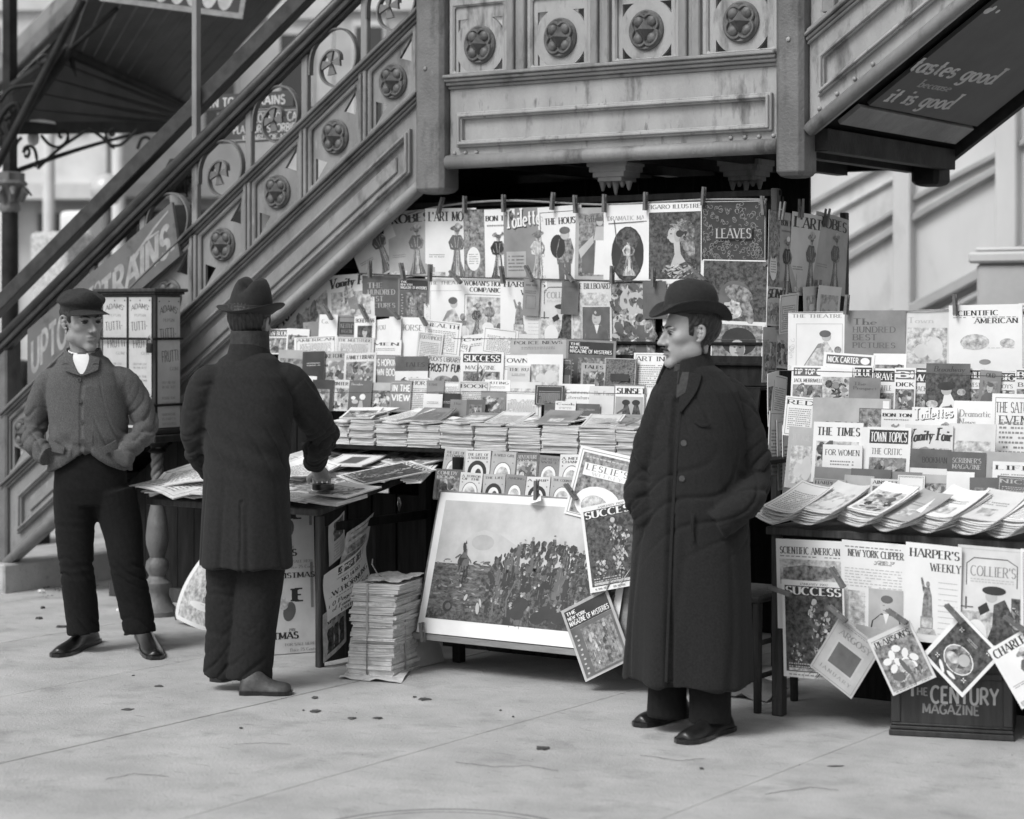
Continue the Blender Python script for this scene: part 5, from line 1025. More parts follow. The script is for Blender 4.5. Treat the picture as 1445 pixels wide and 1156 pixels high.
        for k, a in enumerate((t1, t2)):
            if a: s.text(a, w * .10, h * (.66 - .30 * k), h * .20, 'ink_pale' if g != 't' else 'paper', width=w * .84, serif=False, thick=.22, thin=.2)
        s.frame(w * .05, h * .06, w * .97, h * .94, .002, 'ink_pale')
    elif lay == 'revpic':
        s.text(t1, w * .10, h * .84, h * .08, 'ink_pale', width=w * .5, thick=.2); s.ell(w * .3, h * .30, w * .14, h * .07, 'ink_pale'); s.ell(w * .62, h * .46, w * .13, h * .10, 'paper'); s.poly([(w * .4, 0), (w * .7, 0), (w * .62, h * .34), (w * .5, h * .34)], 'paper_grey'); s.ell(w * .22, h * .42, w * .10, h * .06, 'paper')
    elif lay == 'logo':
        s.rect(w * .06, h * .74, w * .94, h * .95, 'ink_soft'); s.text(t1, w * .09, h * .78, h * .13, 'paper', width=w * .6, serif=False, thick=.24, thin=.16); s.ell(w * .82, h * .845, w * .09, h * .08, 'paper')
        if t2: s.text(t2, w * .08, h * .58, h * .09, 'ink', width=w * .84, serif=False, thick=.2)
        mottle(s, w * .06, h * .04, w * .94, h * .52, rnd, 10)
    elif lay == 'script':
        s.text(t1, w * .06, h * .68, h * .22, 'ink', width=w * .9, thick=.30, thin=.09, shear=.2, rot=3, bow=.15); mottle(s, w * .08, h * .05, w * .92, h * .60, rnd, 9, 'pic_light', ('pic_mid', 'pic_light', 'ink_mid'))
    elif lay == 'seam':     # book cover with arched medallion (small paperbacks)
        s.text(t1, w * .5, h * .84, h * .075, 'ink_soft', width=w * .84, align='c', thick=.22, thin=.1); s.text(t2, w * .5, h * .74, h * .075, 'ink_soft', width=w * .8, align='c', thick=.22, thin=.1)
        if rnd.random() < .55: s.ell(w * .5, h * .32, w * .36, h * .36, 'ink_soft'); s.ell(w * .5, h * .32, w * .33, h * .335, 'paper'); s.ell(w * .5, h * .30, w * .24, h * .24, 'pic_light')
        else: s.ell(w * .5, h * .34, w * .38, h * .36, 'ink'); s.ell(w * .5, h * .31, w * .25, h * .26, 'paper'); s.ell(w * .55, h * .25, w * .13, h * .2, 'pic_dark')
        for q in (.12, .88): s.ell(w * q, h * .66, w * .03, h * .025, 'ink_mid')
    elif lay == 'roundel':
        s.rect(w * .08, h * .06, w * .94, h * .95, 'pic_dark'); s.ell(w * .52, h * .40, w * .30, h * .22, 'paper'); s.ell(w * .52, h * .40, w * .28, h * .205, 'pic_mid'); s.ell(w * .60, h * .46, w * .11, h * .10, 'ink_pale'); s.ell(w * .42, h * .36, w * .12, h * .08, 'pic_light'); s.ell(w * .38, h * .12, w * .12, h * .03, 'paper', rot=-30); s.ell(w * .60, h * .13, w * .10, h * .03, 'paper')
        for q, y in ((.22, .80), (.82, .22), (.82, .85), (.2, .2)):
            for k in range(4): s.ell(w * q + .006 * cos(k * pi / 2 + .8), h * y + .006 * sin(k * pi / 2 + .8), .004, .002, 'paper', 7, k * 90 + 45)
        s.lines(w * .4, h * .74, w * .62, h * .80, 2, 'ink_pale', rnd)
    elif lay == 'argosy':
        s.frame(w * .04, h * .03, w * .96, h * .97, .002, 'ink_mid'); s.lines(w * .1, h * .92, w * .9, h * .95, 1, 'ink_mid', rnd); s.text(t1, w * .16, h * .76, h * .10, 'ink_mid', width=w * .72, thick=.2); s.rect(w * .20, h * .24, w * .82, h * .68, 'ink_pale'); s.rect(w * .24, h * .27, w * .78, h * .65, 'ink_soft'); s.text(t2, w * .14, h * .12, h * .06, 'ink_mid', width=w * .72, sp=.4)
    elif lay == 'pearson':
        s.rect(w * .05, h * .05, w * .95, h * .93, 'pic_mid'); s.rect(w * .05, h * .80, w * .95, h * .92, 'pic_light'); s.text(t1, w * .10, h * .80, h * .10, 'ink', width=w * .80, thick=.22)
        for k in range(9): s.ell(w * (.2 + .07 * k), h * (.68 - .06 * abs(k - 4) * (1 if k > 4 else .6) - .18 * (k % 2)), w * .10, h * .06, 'paper', 9, k * 40)
        s.ell(w * .54, h * .30, w * .17, h * .17, 'pic_light'); mottle(s, w * .12, h * .10, w * .9, h * .28, rnd, 10, 'pic_mid'); s.ell(w * .5, h * .36, w * .05, h * .15, 'ink_soft', rot=15); s.ell(w * .3, h * .24, w * .14, h * .07, 'ink_soft', rot=-20); s.lines(w * .1, h * .02, w * .9, h * .05, 1, 'ink_mid', rnd)
    elif lay == 'clipper':
        s.lines(w * .05, h * .92, w * .9, h * .95, 1, 'ink_mid', rnd); s.text(t1, w * .10, h * .83, h * .075, 'ink_soft', width=w * .84, thick=.26, thin=.1); ornament(s, w * .5, h * .76, w * .85, h * .80, rnd, 'ink_mid', 14, .002); s.lines(w * .05, h * .50, w * .92, h * .72, 7, 'ink_pale', rnd, h * .008); s.rect(w * .1, h * .04, w * .36, h * .46, 'pic_light'); s.rect(w * .42, h * .02, w * .94, h * .50, 'paper_grey'); gent(s, w * .68, h * .02, h * .44, 'ink'); s.lines(w * .08, h * .0, w * .38, h * .44, 8, 'ink_pale', rnd, h * .008)
    elif lay == 'sci':
        s.text(t1, w * .06, h * .84, h * .075, ink, width=w * .88 if not t2 else w * .62, thick=.2, thin=.06); 
        if t2: s.text(t2, w * .36, h * .72, h * .075, ink, width=w * .58, thick=.2, thin=.06)
        s.lines(w * .06, h * .80, w * .94, h * .825, 1, soft, rnd)
        if not t2: s.rect(w * .05, h * .50, w * .95, h * .78, 'pic_light'); s.poly([(w * .10, h * .56), (w * .5, h * .54), (w * .9, h * .60), (w * .9, h * .70), (w * .4, h * .72), (w * .1, h * .68)], 'pic_mid'); s.lines(w * .08, h * .06, w * .92, h * .46, 14, 'ink_pale', rnd)
        else: s.ell(w * .36, h * .44, w * .20, h * .12, 'pic_light'); s.ell(w * .80, h * .42, w * .10, h * .07, 'pic_light'); s.lines(w * .2, h * .34, w * .9, h * .36, 1, 'ink_pale', rnd); s.ell(w * .5, h * .14, w * .08, h * .04, 'ink_mid')
    elif lay == 'comic':
        s.text(t1, w * .10, h * .80, h * .13, 'ink', width=w * .80, serif=False, thick=.16, thin=.12); s.text(t2, w * .10, h * .48, h * .22, 'ink', width=w * .84, serif=False, thick=.26, thin=.2, shear=.1, rot=2); s.ell(w * .52, h * .18, w * .26, h * .20, 'pic_mid'); s.ell(w * .8, h * .22, w * .1, h * .2, 'ink_soft'); s.frame(w * .04, h * .03, w * .96, h * .96, .0018, 'ink_mid')
    elif lay == 'car':
        s.rect(0, h * .52, w, h, 'ink_soft'); s.text(t1, w * .3, h * .66, h * .14, 'ink', width=w * .6); s.ell(w * .5, h * .18, w * .34, h * .16, 'ink_soft'); s.ell(w * .5, h * .22, w * .26, h * .14, 'paper'); 
        for q in (.3, .5, .68): s.ell(w * q, h * .2, w * .07, h * .12, 'ink_soft')
    elif lay == 'girl':
        s.rect(0, h * .80, w, h, 'ink_soft'); s.text(t1, w * .18, h * .83, h * .11, 'ink', width=w * .7, shear=.2); s.rect(0, 0, w, h * .79, 'pic_dark'); s.poly([(w * .28, 0), (w * .78, 0), (w * .66, h * .22), (w * .56, h * .40), (w * .44, h * .38), (w * .40, h * .18)], 'paper'); s.ell(w * .48, h * .43, w * .12, h * .10, 'ink_pale'); s.ell(w * .47, h * .52, w * .20, h * .09, 'ink'); s.ell(w * .82, h * .4, w * .10, h * .07, 'pic_light'); s.ell(w * .16, h * .14, w * .14, h * .08, 'pic_light')
    elif lay == 'sunset':
        s.frame(0, 0, w, h, .006, 'ink_mid'); s.text(t1, w * .10, h * .72, h * .17, 'ink', width=w * .92, thick=.24); s.rect(w * .06, h * .06, w * .94, h * .62, 'paper_grey')
        for q in (.4, .72): s.ell(w * q, h * .44, w * .13, h * .09, 'ink'); s.poly([(w * (q - .12), h * .06), (w * (q + .16), h * .06), (w * (q + .08), h * .36), (w * (q - .06), h * .36)], 'pic_dark')
        s.poly([(w * .1, h * .1), (w * .36, h * .28), (w * .4, h * .2), (w * .12, h * .06)], 'ink_soft')
    elif lay == 'leslie':
        s.frame(w * .04, h * .03, w * .97, h * .96, .003, 'ink_mid'); s.rect(w * .08, h * .05, w * .94, h * .92, 'pic_mid'); s.rect(w * .14, h * .60, w * .92, h * .78, 'paper'); s.text(t1, w * .18, h * .68, h * .085, 'ink_soft', width=w * .70, sp=.25); s.text(t2, w * .30, h * .615, h * .045, 'ink_pale', width=w * .5, sp=.25); s.ell(w * .5, h * .24, w * .38, h * .24, 'paper'); s.ell(w * .46, h * .20, w * .22, h * .15, 'pic_light'); s.lines(w * .14, h * .84, w * .9, h * .89, 1, 'ink_pale', rnd)
    elif lay == 'style':
        s.text(t1, w * .16, h * .16, h * .26, 'ink_soft', width=w * .62, sp=.5, thick=.12, thin=.05); s.rect(w * .9, h * .05, w * .98, h * .95, 'paper')
    elif lay == 'fade':
        s.text(t1, w * .12, h * .78, h * .10, 'ink_pale' if not dark else 'ink_soft', width=w * min(.8, .1 * len(t1) + .1)); s.rect(w * .12, h * .08, w * .9, h * .70, 'pic_light'); s.ell(w * .4, h * .3, w * .14, h * .12, 'paper_cream'); s.ell(w * .66, h * .34, w * .16, h * .2, 'paper_cream')
    return s
LOOK = {'plain': 'plain lettered cover', 'list': 'printed contents list', 'blank': 'bare lettered cover', 'pamphlet': 'small frame print', 'fig': 'lady in long dress', 'fig2': 'lady in black', 'fig3': 'script title and draped lady', 'sack': 'coated figure carrying a sack', 'angel': 'tall robed woman', 'oval': 'dark oval picture', 'portrait': 'dark painted profile of a woman',
 'leaves': 'dense leaf ornament', 'child': 'painted child portrait', 'hatman': 'portrait in broad black hat', 'statue': 'statue on a pedestal', 'reader': 'lady reading in black hat', 'gent': 'portrait of a gentleman', 'group': 'framed family scene', 'seated': 'seated woman sketch', 'band': 'black masthead band', 'knight': 'dark mounted rider picture', 'mystery': 'black masthead and framed scene',
 'forest': 'mottled woodland picture', 'scene': 'mottled picture', 'bust': 'small portrait', 'box': 'black title box', 'rev': 'pale lettering', 'revpic': 'pale dancing figures', 'logo': 'small head in masthead', 'script': 'swinging script title', 'seam': 'arched medallion', 'roundel': 'round picture and flower sprigs', 'argosy': 'dark square centre', 'pearson': 'flower vase picture', 'clipper': 'seated young man portrait',
 'sci': 'line title and engraving', 'comic': 'comic hand lettering', 'car': 'motor car sketch', 'girl': 'curly haired girl', 'sunset': 'two dark heads', 'leslie': 'broad pale title plate', 'style': 'wide spaced title', 'fade': 'faint figures'}
ORD = 'first second third fourth fifth sixth seventh eighth ninth tenth eleventh twelfth thirteenth fourteenth fifteenth sixteenth seventeenth eighteenth nineteenth twentieth'.split() + ['twenty-' + q for q in 'first second third fourth fifth sixth seventh eighth ninth'.split()]
def magazine(label, group, w, h, th, Mx, ground, lay, T, seed, bend=(0, 0, 0), name='magazine', painter=None, cat='magazine', flip=None):
    """a printed booklet: page block with a printed cover as its part; bend = (top curl, side curl, warp)"""
    rnd = random.Random(seed); b1, b2, b3 = bend
    def bf0(u, v): return b1 * v * v + b2 * (2 * u - 1) ** 2 + b3 * .5 * sin(pi * u)
    def bf(u, v):        # same facets as the page block, so print never dips under the page
        if not any(bend): return 0
        i, j = min(max(int(u * 5), 0), 4), min(max(int(v * 5), 0), 4); p, q = u * 5 - i, v * 5 - j; g = lambda a, c: bf0(a / 5, c / 5)
        return g(i, j) * (1 - p) * (1 - q) + g(i + 1, j) * p * (1 - q) + g(i, j + 1) * (1 - p) * q + g(i + 1, j + 1) * p * q
    mp = lambda s_, t_, hh: Vector((s_ - w / 2, -(hh + bf(s_ / w, t_ / h)), t_))
    nx = ny = 5 if any(bend) else 1; V = []; F = []; mi = []
    for k in (0, 1):
        for j in range(ny + 1):
            for i in range(nx + 1):
                v = mp(w * i / nx, h * j / ny, 0); V.append((v.x, v.y + k * th, v.z))
    n1 = (nx + 1) * (ny + 1); I = lambda i, j, k: k * n1 + j * (nx + 1) + i
    for j in range(ny):
        for i in range(nx):
            F += [(I(i, j, 0), I(i + 1, j, 0), I(i + 1, j + 1, 0), I(i, j + 1, 0)), (I(i, j + 1, 1), I(i + 1, j + 1, 1), I(i + 1, j, 1), I(i, j, 1))]; mi += [0, 0]
    for i in range(nx): F += [(I(i, 0, 1), I(i + 1, 0, 1), I(i + 1, 0, 0), I(i, 0, 0)), (I(i, ny, 0), I(i + 1, ny, 0), I(i + 1, ny, 1), I(i, ny, 1))]; mi += [1, 1]
    for j in range(ny): F += [(I(0, j, 0), I(0, j + 1, 0), I(0, j + 1, 1), I(0, j, 1)), (I(nx, j, 1), I(nx, j + 1, 1), I(nx, j + 1, 0), I(nx, j, 0))]; mi += [0, 1]
    me = bpy.data.meshes.new(name); me.from_pydata(V, [], F); me.materials.append(M[GR[ground]]); me.materials.append(M['page_edge']); me.polygons.foreach_set('material_index', mi); me.update()
    o = bpy.data.objects.new(name, me); COL.objects.link(o); o.matrix_world = Mx; tag(o, label, cat, group)
    sh = Sheet(w, h)
    if painter: painter(sh, w, h, rnd)
    else: cover(sh, ground, lay, T, rnd)
    if sh.P: sh.build('cover_print', o, lambda a, c, hh: mp(a, c, hh + (.0005 if any(bend) else .0002)), shift=False)
    return o
SEED = [100]
def row(rowname, group, y, lean, txt, mono=0.0, stag=.008, th=.004, bend=.0, plane='y', extra=None):
    """each line: x0 y0 x1 y1 roll layer ground layout | title | title ..."""
    ents = []
    for ln in txt.strip().splitlines():
        a = ln.split('|'); q = a[0].split(); ents.append((float(q[0]), float(q[1]), float(q[2]), float(q[3]), float(q[4]), int(q[5]), q[6], q[7], [t.strip() for t in a[1:]]))
    order = sorted(range(len(ents)), key=lambda i: ents[i][0]); rank = {i: k for k, i in enumerate(order)}
    for i, (x0, y0, x1, y1, roll, ly, g, lay, T) in enumerate(ents):
        SEED[0] += 1; rnd = random.Random(SEED[0]); xc, ym = (x0 + x1) / 2, (y0 + y1) / 2
        if plane == 'y':
            yy = y - mono * i - stag * ly; P = lambda px, py: onY(px, py, yy); w = P(x1, ym).x - P(x0, ym).x; base = Matrix()
        else:
            yy = y + stag * ly + mono * i; P = lambda px, py: onX(px, py, yy); w = P(x1, ym).y - P(x0, ym).y; base = Matrix.Rotation(pi / 2, 4, 'Z')
        h = P(xc, y0).z - P(xc, y1).z; c = P(xc, ym)
        Mx = Matrix.Translation(c) @ base @ Matrix.Rotation(R(-lean + rnd.uniform(-1.5, 1.5)), 4, 'X') @ Matrix.Rotation(R(roll), 4, 'Y') @ Matrix.Translation((0, 0, -h / 2))
        lb = '%s %s with %s, %s from left in %s' % (TONE[g], 'pamphlet' if lay == 'pamphlet' else 'magazine', LOOK[lay], ORD[rank[i]], rowname)
        magazine(lb, group, w, h, th, Mx, g, lay, T, SEED[0], (bend * rnd.uniform(-.3, 1), bend * rnd.uniform(-.6, .6), bend * rnd.uniform(-.5, .5)), name='pamphlet' if lay == 'pamphlet' else 'magazine')
# ---------------------------------------------------------------- main rack, row by row (pixel boxes on real planes)
row('top hanging row', 'magazines hung in the top row', .112, 0, """
497 300 560 392 -24 0 c fig | ELITE STYLES
548 297 612 391 -3 0 g fig | ROBES
600 294 672 394 1 0 w fig | L'ART MODE
655 295 728 395 0 0 w fig2 | BON TON
711 293 776 396 0 0 t fig3 | Toilettes
760 291 822 396 -2 0 w sack | THE HOUSE
812 293 862 396 1 0 g angel | Criterion
852 289 920 398 0 0 w oval | DRAMATIC MAG
908 286 993 396 0 0 w portrait | FIGARO ILLUSTRE
990 284 1081 368 1 0 k leaves | LEAVES
""", mono=.0028, th=.0022, bend=.004)
row('the corner post pictures', 'pictures pinned by the corner post', .078, 0, """
991 367 1083 466 2 0 w child | GRAPHIC
1003 456 1078 532 3 1 w hatman |
""", th=.002, bend=.004)
row('second hanging row', 'magazines hung in the second row', .098, 0, """
394 402 478 486 -38 0 w script | TOWN TOPICS
462 387 528 448 -3 0 w script | Vanity Fair
511 389 566 447 0 0 d blank | THE | HUNDRED | BEST | PICTURES
562 393 606 452 2 0 t mystery | THE | NEW YORK | MAGAZINE OF MYSTERIES
598 393 662 478 0 0 w seated | THE THEATRE
650 393 718 481 2 0 w group | WOMAN'S HOME | COMPANION
706 393 772 480 1 0 w statue | HARPER'S | WEEKLY
760 395 820 481 0 0 c reader | COLLIER'S
738 394 761 446 3 2 t pamphlet |
806 395 864 486 0 0 c gent | THE BILLBOARD
792 397 816 444 2 2 d pamphlet |
863 399 924 506 0 0 g forest |
935 394 994 470 0 0 w sci | SCIENTIFIC AMERICAN
907 397 940 450 0 2 d pamphlet |
""", mono=.0022, stag=.006, th=.0022, bend=.005)
row('third rack row', 'magazines in the third rack row', .0, 4, """
372 464 408 500 0 0 w band | OWN BOOK
404 464 436 500 2 1 w scene |
428 454 456 486 -4 0 t blank | Y
450 444 476 486 1 1 w blank | Co.
472 445 504 492 1 0 t box | KEITH'S | MAGAZINE
500 446 530 492 -1 1 w bust | BOHEMIAN
528 450 560 500 -6 0 w blank | YOU
549 447 566 490 0 1 w blank | 66
557 448 606 510 1 0 w blank | HORSE
596 453 650 500 5 1 w list | HEALTH
588 470 624 516 5 2 c list | TOOTHPICKS
616 480 660 516 14 1 w list | TOILERS
415 475 476 508 -3 2 w list | AMERICAN
473 476 527 508 1 3 c list | THE MULTITUDE
522 480 566 512 0 2 w plain | MEN
650 470 724 506 -6 0 w plain | Comfort
680 464 730 500 6 1 w list |
720 478 799 510 -1 1 g plain | POLICE NEWS
798 480 868 554 2 2 t mystery | THE | NEW YORK | MAGAZINE OF MYSTERIES
""", stag=.010, th=.003, bend=.004)
row('fourth rack row', 'magazines in the fourth rack row', -.10, 5, """
392 494 432 540 1 0 g scene |
427 496 458 540 -2 1 k plain |
454 496 490 546 -2 0 g scene | SKETCHES
485 498 530 546 -2 1 c scene | FAMILY LIBRARY
524 501 564 546 0 0 t rev | SIS HOPKINS | OWN BOOK
558 503 604 546 -1 1 w car | TALES
598 501 654 548 3 0 c comic | PUCK'S LIBRARY | FROSTY FUN
649 497 710 546 0 1 w band | SUCCESS | MAGAZINE
704 501 748 546 0 0 w plain | TOWN
716 516 748 548 0 2 c plain | THE RU
743 500 794 548 0 1 w fade |
786 506 806 546 0 0 d box | M |
820 513 862 556 2 1 g scene | TALES
854 506 898 556 1 2 d leaves |
893 498 940 556 0 0 w list | ART IN
""", stag=.010, th=.003, bend=.004)
row('lowest rack row', 'small magazines in the lowest rack row', -.20, 6, """
408 530 445 580 2 0 w blank | DONAHOE'S | T K | 2
440 536 470 580 0 1 k bust |
464 536 496 580 0 0 c scene | WINTER
492 537 524 580 0 1 d revpic | December
519 540 554 583 0 0 g scene |
550 537 580 582 0 1 t rev | IN THE | VIEW
574 533 606 584 0 0 c list | SHORT
602 537 626 562 0 1 t blank | FAME
597 556 624 586 0 3 w plain |
619 555 650 586 0 2 k plain |
622 539 652 562 0 0 w list |
646 538 690 586 0 1 c list | BOOK
684 536 720 562 0 0 w plain | OUTING
678 552 713 586 0 2 t scene |
635 564 664 588 0 4 t blank | The
658 564 684 588 0 5 d bust |
714 539 764 570 0 0 c fade |
709 554 764 588 0 1 w list |
755 544 796 572 0 2 k list |
768 570 790 590 0 4 t car |
783 566 812 590 0 5 w plain | Cook
810 570 846 590 0 4 d plain |
791 542 838 588 0 1 w blank | Current | Literature
831 545 874 588 0 2 c blank | The Forum
866 543 910 588 0 3 w sunset | SUNSET
904 548 938 588 0 2 w blank | W
""", stag=.009, th=.003, bend=.003)
# end of the rack, turned to the right
row('rack end top row', 'magazines on the end of the rack', XR + .012, 0, """
1084 299 1124 412 2 0 g fig2 | BON TON
1116 302 1160 418 2 0 c fig | L'ART
1150 304 1196 414 5 0 g fig | ROBES
""", plane='x', mono=.004, stag=.01, th=.002, bend=.01)
row('rack end second row', 'magazines on the second row of the rack end', XR + .03, 0, """
1080 405 1100 460 2 0 c script | SEN
1098 415 1124 470 -4 1 w list | 
1134 404 1160 446 -3 0 c fade |
1152 404 1184 446 2 1 w fade | 
1078 462 1098 540 2 1 g scene |
1092 466 1118 520 4 0 c scene |
""", plane='x', stag=.012, th=.002, bend=.012)
row('the rack end pocket', 'magazines in the pocket of the rack end', XR + .10, 0, """
1082 525 1098 600 -6 0 w scene |
1092 530 1112 590 8 1 w list |
1086 580 1104 670 3 2 w list |
1098 590 1118 690 -3 3 c list |
1104 600 1124 700 2 5 w list |
""", plane='x', stag=.014, th=.003, bend=.012)
# ---------------------------------------------------------------- lower part of the main stand
row('upper row of paperbacks', 'small paperbacks in the upper row', -.575, 10, """
625 633 656 680 2 0 g seam | THE LIFE OF | A COWBOY
656 636 691 682 -1 1 c seam | THE LIFE OF | A WANDERER
692 637 727 684 1 0 g seam | A WILD GIRL
727 639 759 686 -2 1 d scene | ADVENTURE | SERIES
759 643 790 686 2 0 t seam | THE MERRY | WIFE
789 641 824 690 -2 1 c seam | A MERE | CHANCE
""", stag=.006, th=.008)
row('lower row of paperbacks', 'small paperbacks in the lower row', -.63, 10, """
613 662 650 706 0 0 d scene | COMEDY | BOOK
648 667 679 708 1 1 c seam | A TERROR | OF THE
681 669 712 712 -2 0 g seam | THE LIFE
713 670 740 712 2 1 t seam | AMONG
741 673 775 714 -1 0 c seam | A TRIP
776 673 812 716 2 1 g seam | THE COUNTRY
""", stag=.006, th=.008)
row('lower main stand', 'large weeklies on the lower stand', -.68, 12, """
806 636 892 736 9 0 w leslie | LESLIE'S | WEEKLY
""", th=.004)
row('picture board pair', 'covers hung by the picture board', -.83, 8, """
825 708 908 830 -13 0 w knight | SUCCESS | JANUARY 1902
806 842 876 950 -28 1 g mystery | THE | NEW YORK | MAGAZINE OF MYSTERIES
""", stag=.03, th=.004, bend=.004)
# war picture on the leaning board
def war(s, w, h, rnd):
    """a generic battle print: dust, a knot of helmeted figures, a horse; tones only"""
    m_ = .035; B0 = m_ * 1.9; s.rect(m_, B0, w - m_, h - m_, 'pic_sky'); s.dense(10); E = lambda x, y, rx, ry, m, n=8, r=0: s.ell(min(max(x, m_ + rx), w - m_ - rx), min(max(y, B0 + ry), h - m_ - ry), rx, ry, m, n, r)
    s.undense(); s.rect(m_, B0, w - m_, h * .50, 'pic_land')
    s.poly([(w * .10, h * .50), (w * .16, h * .64), (w * .21, h * .72), (w * .27, h * .75), (w * .36, h * .72), (w * .44, h * .66), (w * .58, h * .50)], 'ink_pale'); E(w * .27, h * .66, .06, .035, 'paper_grey', 14)
    s.dense(12)
    for k in range(420): E(rnd.uniform(w * .05, w * .95), h * (.10 + .43 * rnd.random() ** .8), rnd.uniform(.003, .022), rnd.uniform(.0015, .006), rnd.choice(('pic_dark', 'pic_mid', 'ink_mid', 'pic_dark', 'ink_soft')), 7, rnd.uniform(-25, 25))
    s.undense(); s.rect(m_, B0, w - m_, h * .17, 'pic_dark'); s.dense(14)
    top = lambda u: h * (.50 + .24 * max(0, sin(pi * min(max((u - .30) / .62, 0), 1))) ** .7)
    for k in range(760):        # dark mass of bodies
        u = rnd.uniform(.33, .96); y = rnd.uniform(.13 * h, top(u) - .03); E(w * u, y, rnd.uniform(.003, .014), rnd.uniform(.006, .022), rnd.choice(('pic_dark', 'ink', 'ink', 'pic_dark', 'ink', 'ink', 'ink_soft', 'pic_dark')), 7, rnd.uniform(-40, 40))
    s.undense(); s.dense(40)
    P = [(rnd.uniform(.36, .92), rnd.uniform(0, 1)) for _ in range(80)]; P.sort(key=lambda p: -p[1])
    for u, v in P:
        px = w * u; py = .17 * h + v * (top(u) - .20 * h); q = .62 + .5 * (1 - v); t1 = rnd.choice(('ink_soft', 'pic_dark', 'pic_dark', 'ink', 'ink', 'pic_dark')); ln = rnd.uniform(-.5, .5)
        y0 = max(py - .075 * q, B0 + .004); s.poly([(px - .012 * q, y0), (px + .014 * q, y0), (px + (.016 + .01 * ln) * q, py - .012), (px + .008, py + .010), (px - .008, py + .010), (px - (.016 - .01 * ln) * q, py - .016)], t1)
        s.curve([(px - .010 * q, py - .005), (px - .022 * q, py - .03 * q), (px + .012 * ln, py - .034 * q)], .006 * q, rnd.choice(('ink_mid', 'ink', 'ink_soft', 'ink_soft'))); s.curve([(px + .004, py - .004), (px + .002, py - .05 * q)], .0016, rnd.choice(('ink_mid', 'ink', 'ink_soft')))
        E(px, py + .017, .0060 * q, .0082 * q, rnd.choice(('ink_pale', 'ink_mid', 'ink_mid'))); E(px, py + .025, .0095 * q, .0052 * q, rnd.choice(('ink_mid', 'ink_mid', 'ink_soft', 'ink_soft')), 8, rnd.uniform(-25, 25))
        if rnd.random() < .4: a = rnd.choice((-1, 1)); s.curve([(px, py - .008), (min(max(px + a * .05 * q, m_), w - m_), py + rnd.uniform(-.005, .018))], .0028, 'ink')
    s.undense()
    for u in (.40, .47): s.curve([(w * u, h * .40), (w * (u - .03), h * .28), (w * (u - .02), h * .16)], .008, 'ink_soft')
    for k in range(5): E(w * rnd.uniform(.5, .8), h * rnd.uniform(.16, .26), .04, .028, 'ink', 10, rnd.uniform(-20, 20))
    # loose horse coming on from the left
    hx, hy = w * .185, h * .52; E(hx, hy - .005, .030, .040, 'pic_dark', 12); E(hx, hy, .020, .032, 'ink', 10, 8); E(hx + .012, hy - .012, .018, .024, 'ink_soft', 10); s.poly([(hx - .016, hy + .015), (hx + .016, hy + .015), (hx + .010, hy + .055), (hx - .004, hy + .058)], 'ink_soft'); E(hx - .004, hy + .060, .009, .024, 'ink', 9, 14); s.poly([(hx - .004, hy + .078), (hx, hy + .094), (hx + .004, hy + .078)], 'ink')
    for dx_, l in ((-.022, .085), (-.008, .105), (.010, .110), (.024, .080)): s.curve([(hx + dx_, hy - .02), (hx + dx_ * 1.2, hy - .055), (hx + dx_ * .9, hy - l)], .0065, 'ink_soft' if dx_ < 0 else 'ink')
    E(hx + .008, hy - .107, .005, .008, 'ink_pale'); s.curve([(hx - .02, hy + .03), (hx - .045, hy + .012)], .006, 'ink_soft'); s.curve([(hx + .02, hy + .02), (hx + .04, hy + .0)], .006, 'ink_soft')
    s.poly([(w * .90, h * .44), (w * .915, h * .56), (w * .94, h * .62), (w * .955, h * .60), (w * .94, h * .54), (w * .945, h * .44)], 'ink')
    E(w * .14, h * .20, .024, .024, 'ink', 14); E(w * .145, h * .20, .015, .015, 'ink_soft', 12); E(w * .30, h * .20, .010, .026, 'ink_pale', 9, 10); E(w * .31, h * .24, .006, .02, 'paper_grey', 9, 20); E(w * .23, h * .27, .008, .016, 'ink_pale', 8, -20)
    s.ell(w * .035, h * .06, .008, .008, 'ink_pale')
a_, c_ = onY(590, 895, -.85), onY(868, 922, -.85)
wp = c_.x - a_.x; hp = .628; vv = Vector((0, .20, .64)).normalized()
Mx = Matrix.Translation(low(0, (a_.x + c_.x) / 2, .020) + vv * .02) @ Matrix.Rotation(-math.atan2(.20, .64), 4, 'X')
magazine('large framed print of a battle scene leaning at the front of the stand', None, wp, hp, .003, Mx, 'w', None, None, 5, (.004, 0, .004), name='picture_print', painter=war, cat='picture')
# ---------------------------------------------------------------- right-hand stand
row('right stand top row', 'magazines in the top row of the right stand', -.10, 3, """
1112 440 1194 524 0 0 w seated | THE THEATRE
1191 438 1277 506 0 1 t blank | The | HUNDRED | BEST | PICTURES
1272 438 1344 520 0 0 c fade | Town
1338 430 1442 524 -1 2 w sci | SCIENTIFIC | AMERICAN
1436 428 1520 524 0 1 w list | WEEKLY
""", stag=.008, th=.003, bend=.006)
row('right stand second row', 'small weeklies in the second row of the right stand', -.26, 5, """
1116 516 1164 572 0 1 w logo | TIP TOP | JACK MERRIWELL
1160 499 1232 560 3 0 w logo | NICK CARTER |
1157 518 1202 572 0 1 w scene |
1231 499 1278 560 0 0 w scene |
1204 516 1232 572 0 2 w band | BLUE |
1230 520 1264 582 0 1 w band | BRAVE | BATTLE
1262 519 1292 582 0 2 w logo | B | DICK
1288 522 1312 582 0 1 w band | WI | PACK
1306 513 1368 580 0 4 d girl | Broadway
1364 520 1388 572 0 2 w band | WILD | WEST
1382 523 1412 572 4 3 t bust | OLD
1406 524 1434 572 0 2 w band | BIG | BOYS
1432 520 1470 572 0 3 w band | BUF | BILL
1198 533 1242 570 1 5 t blank | The | Prospect
""", stag=.009, th=.003, bend=.003)
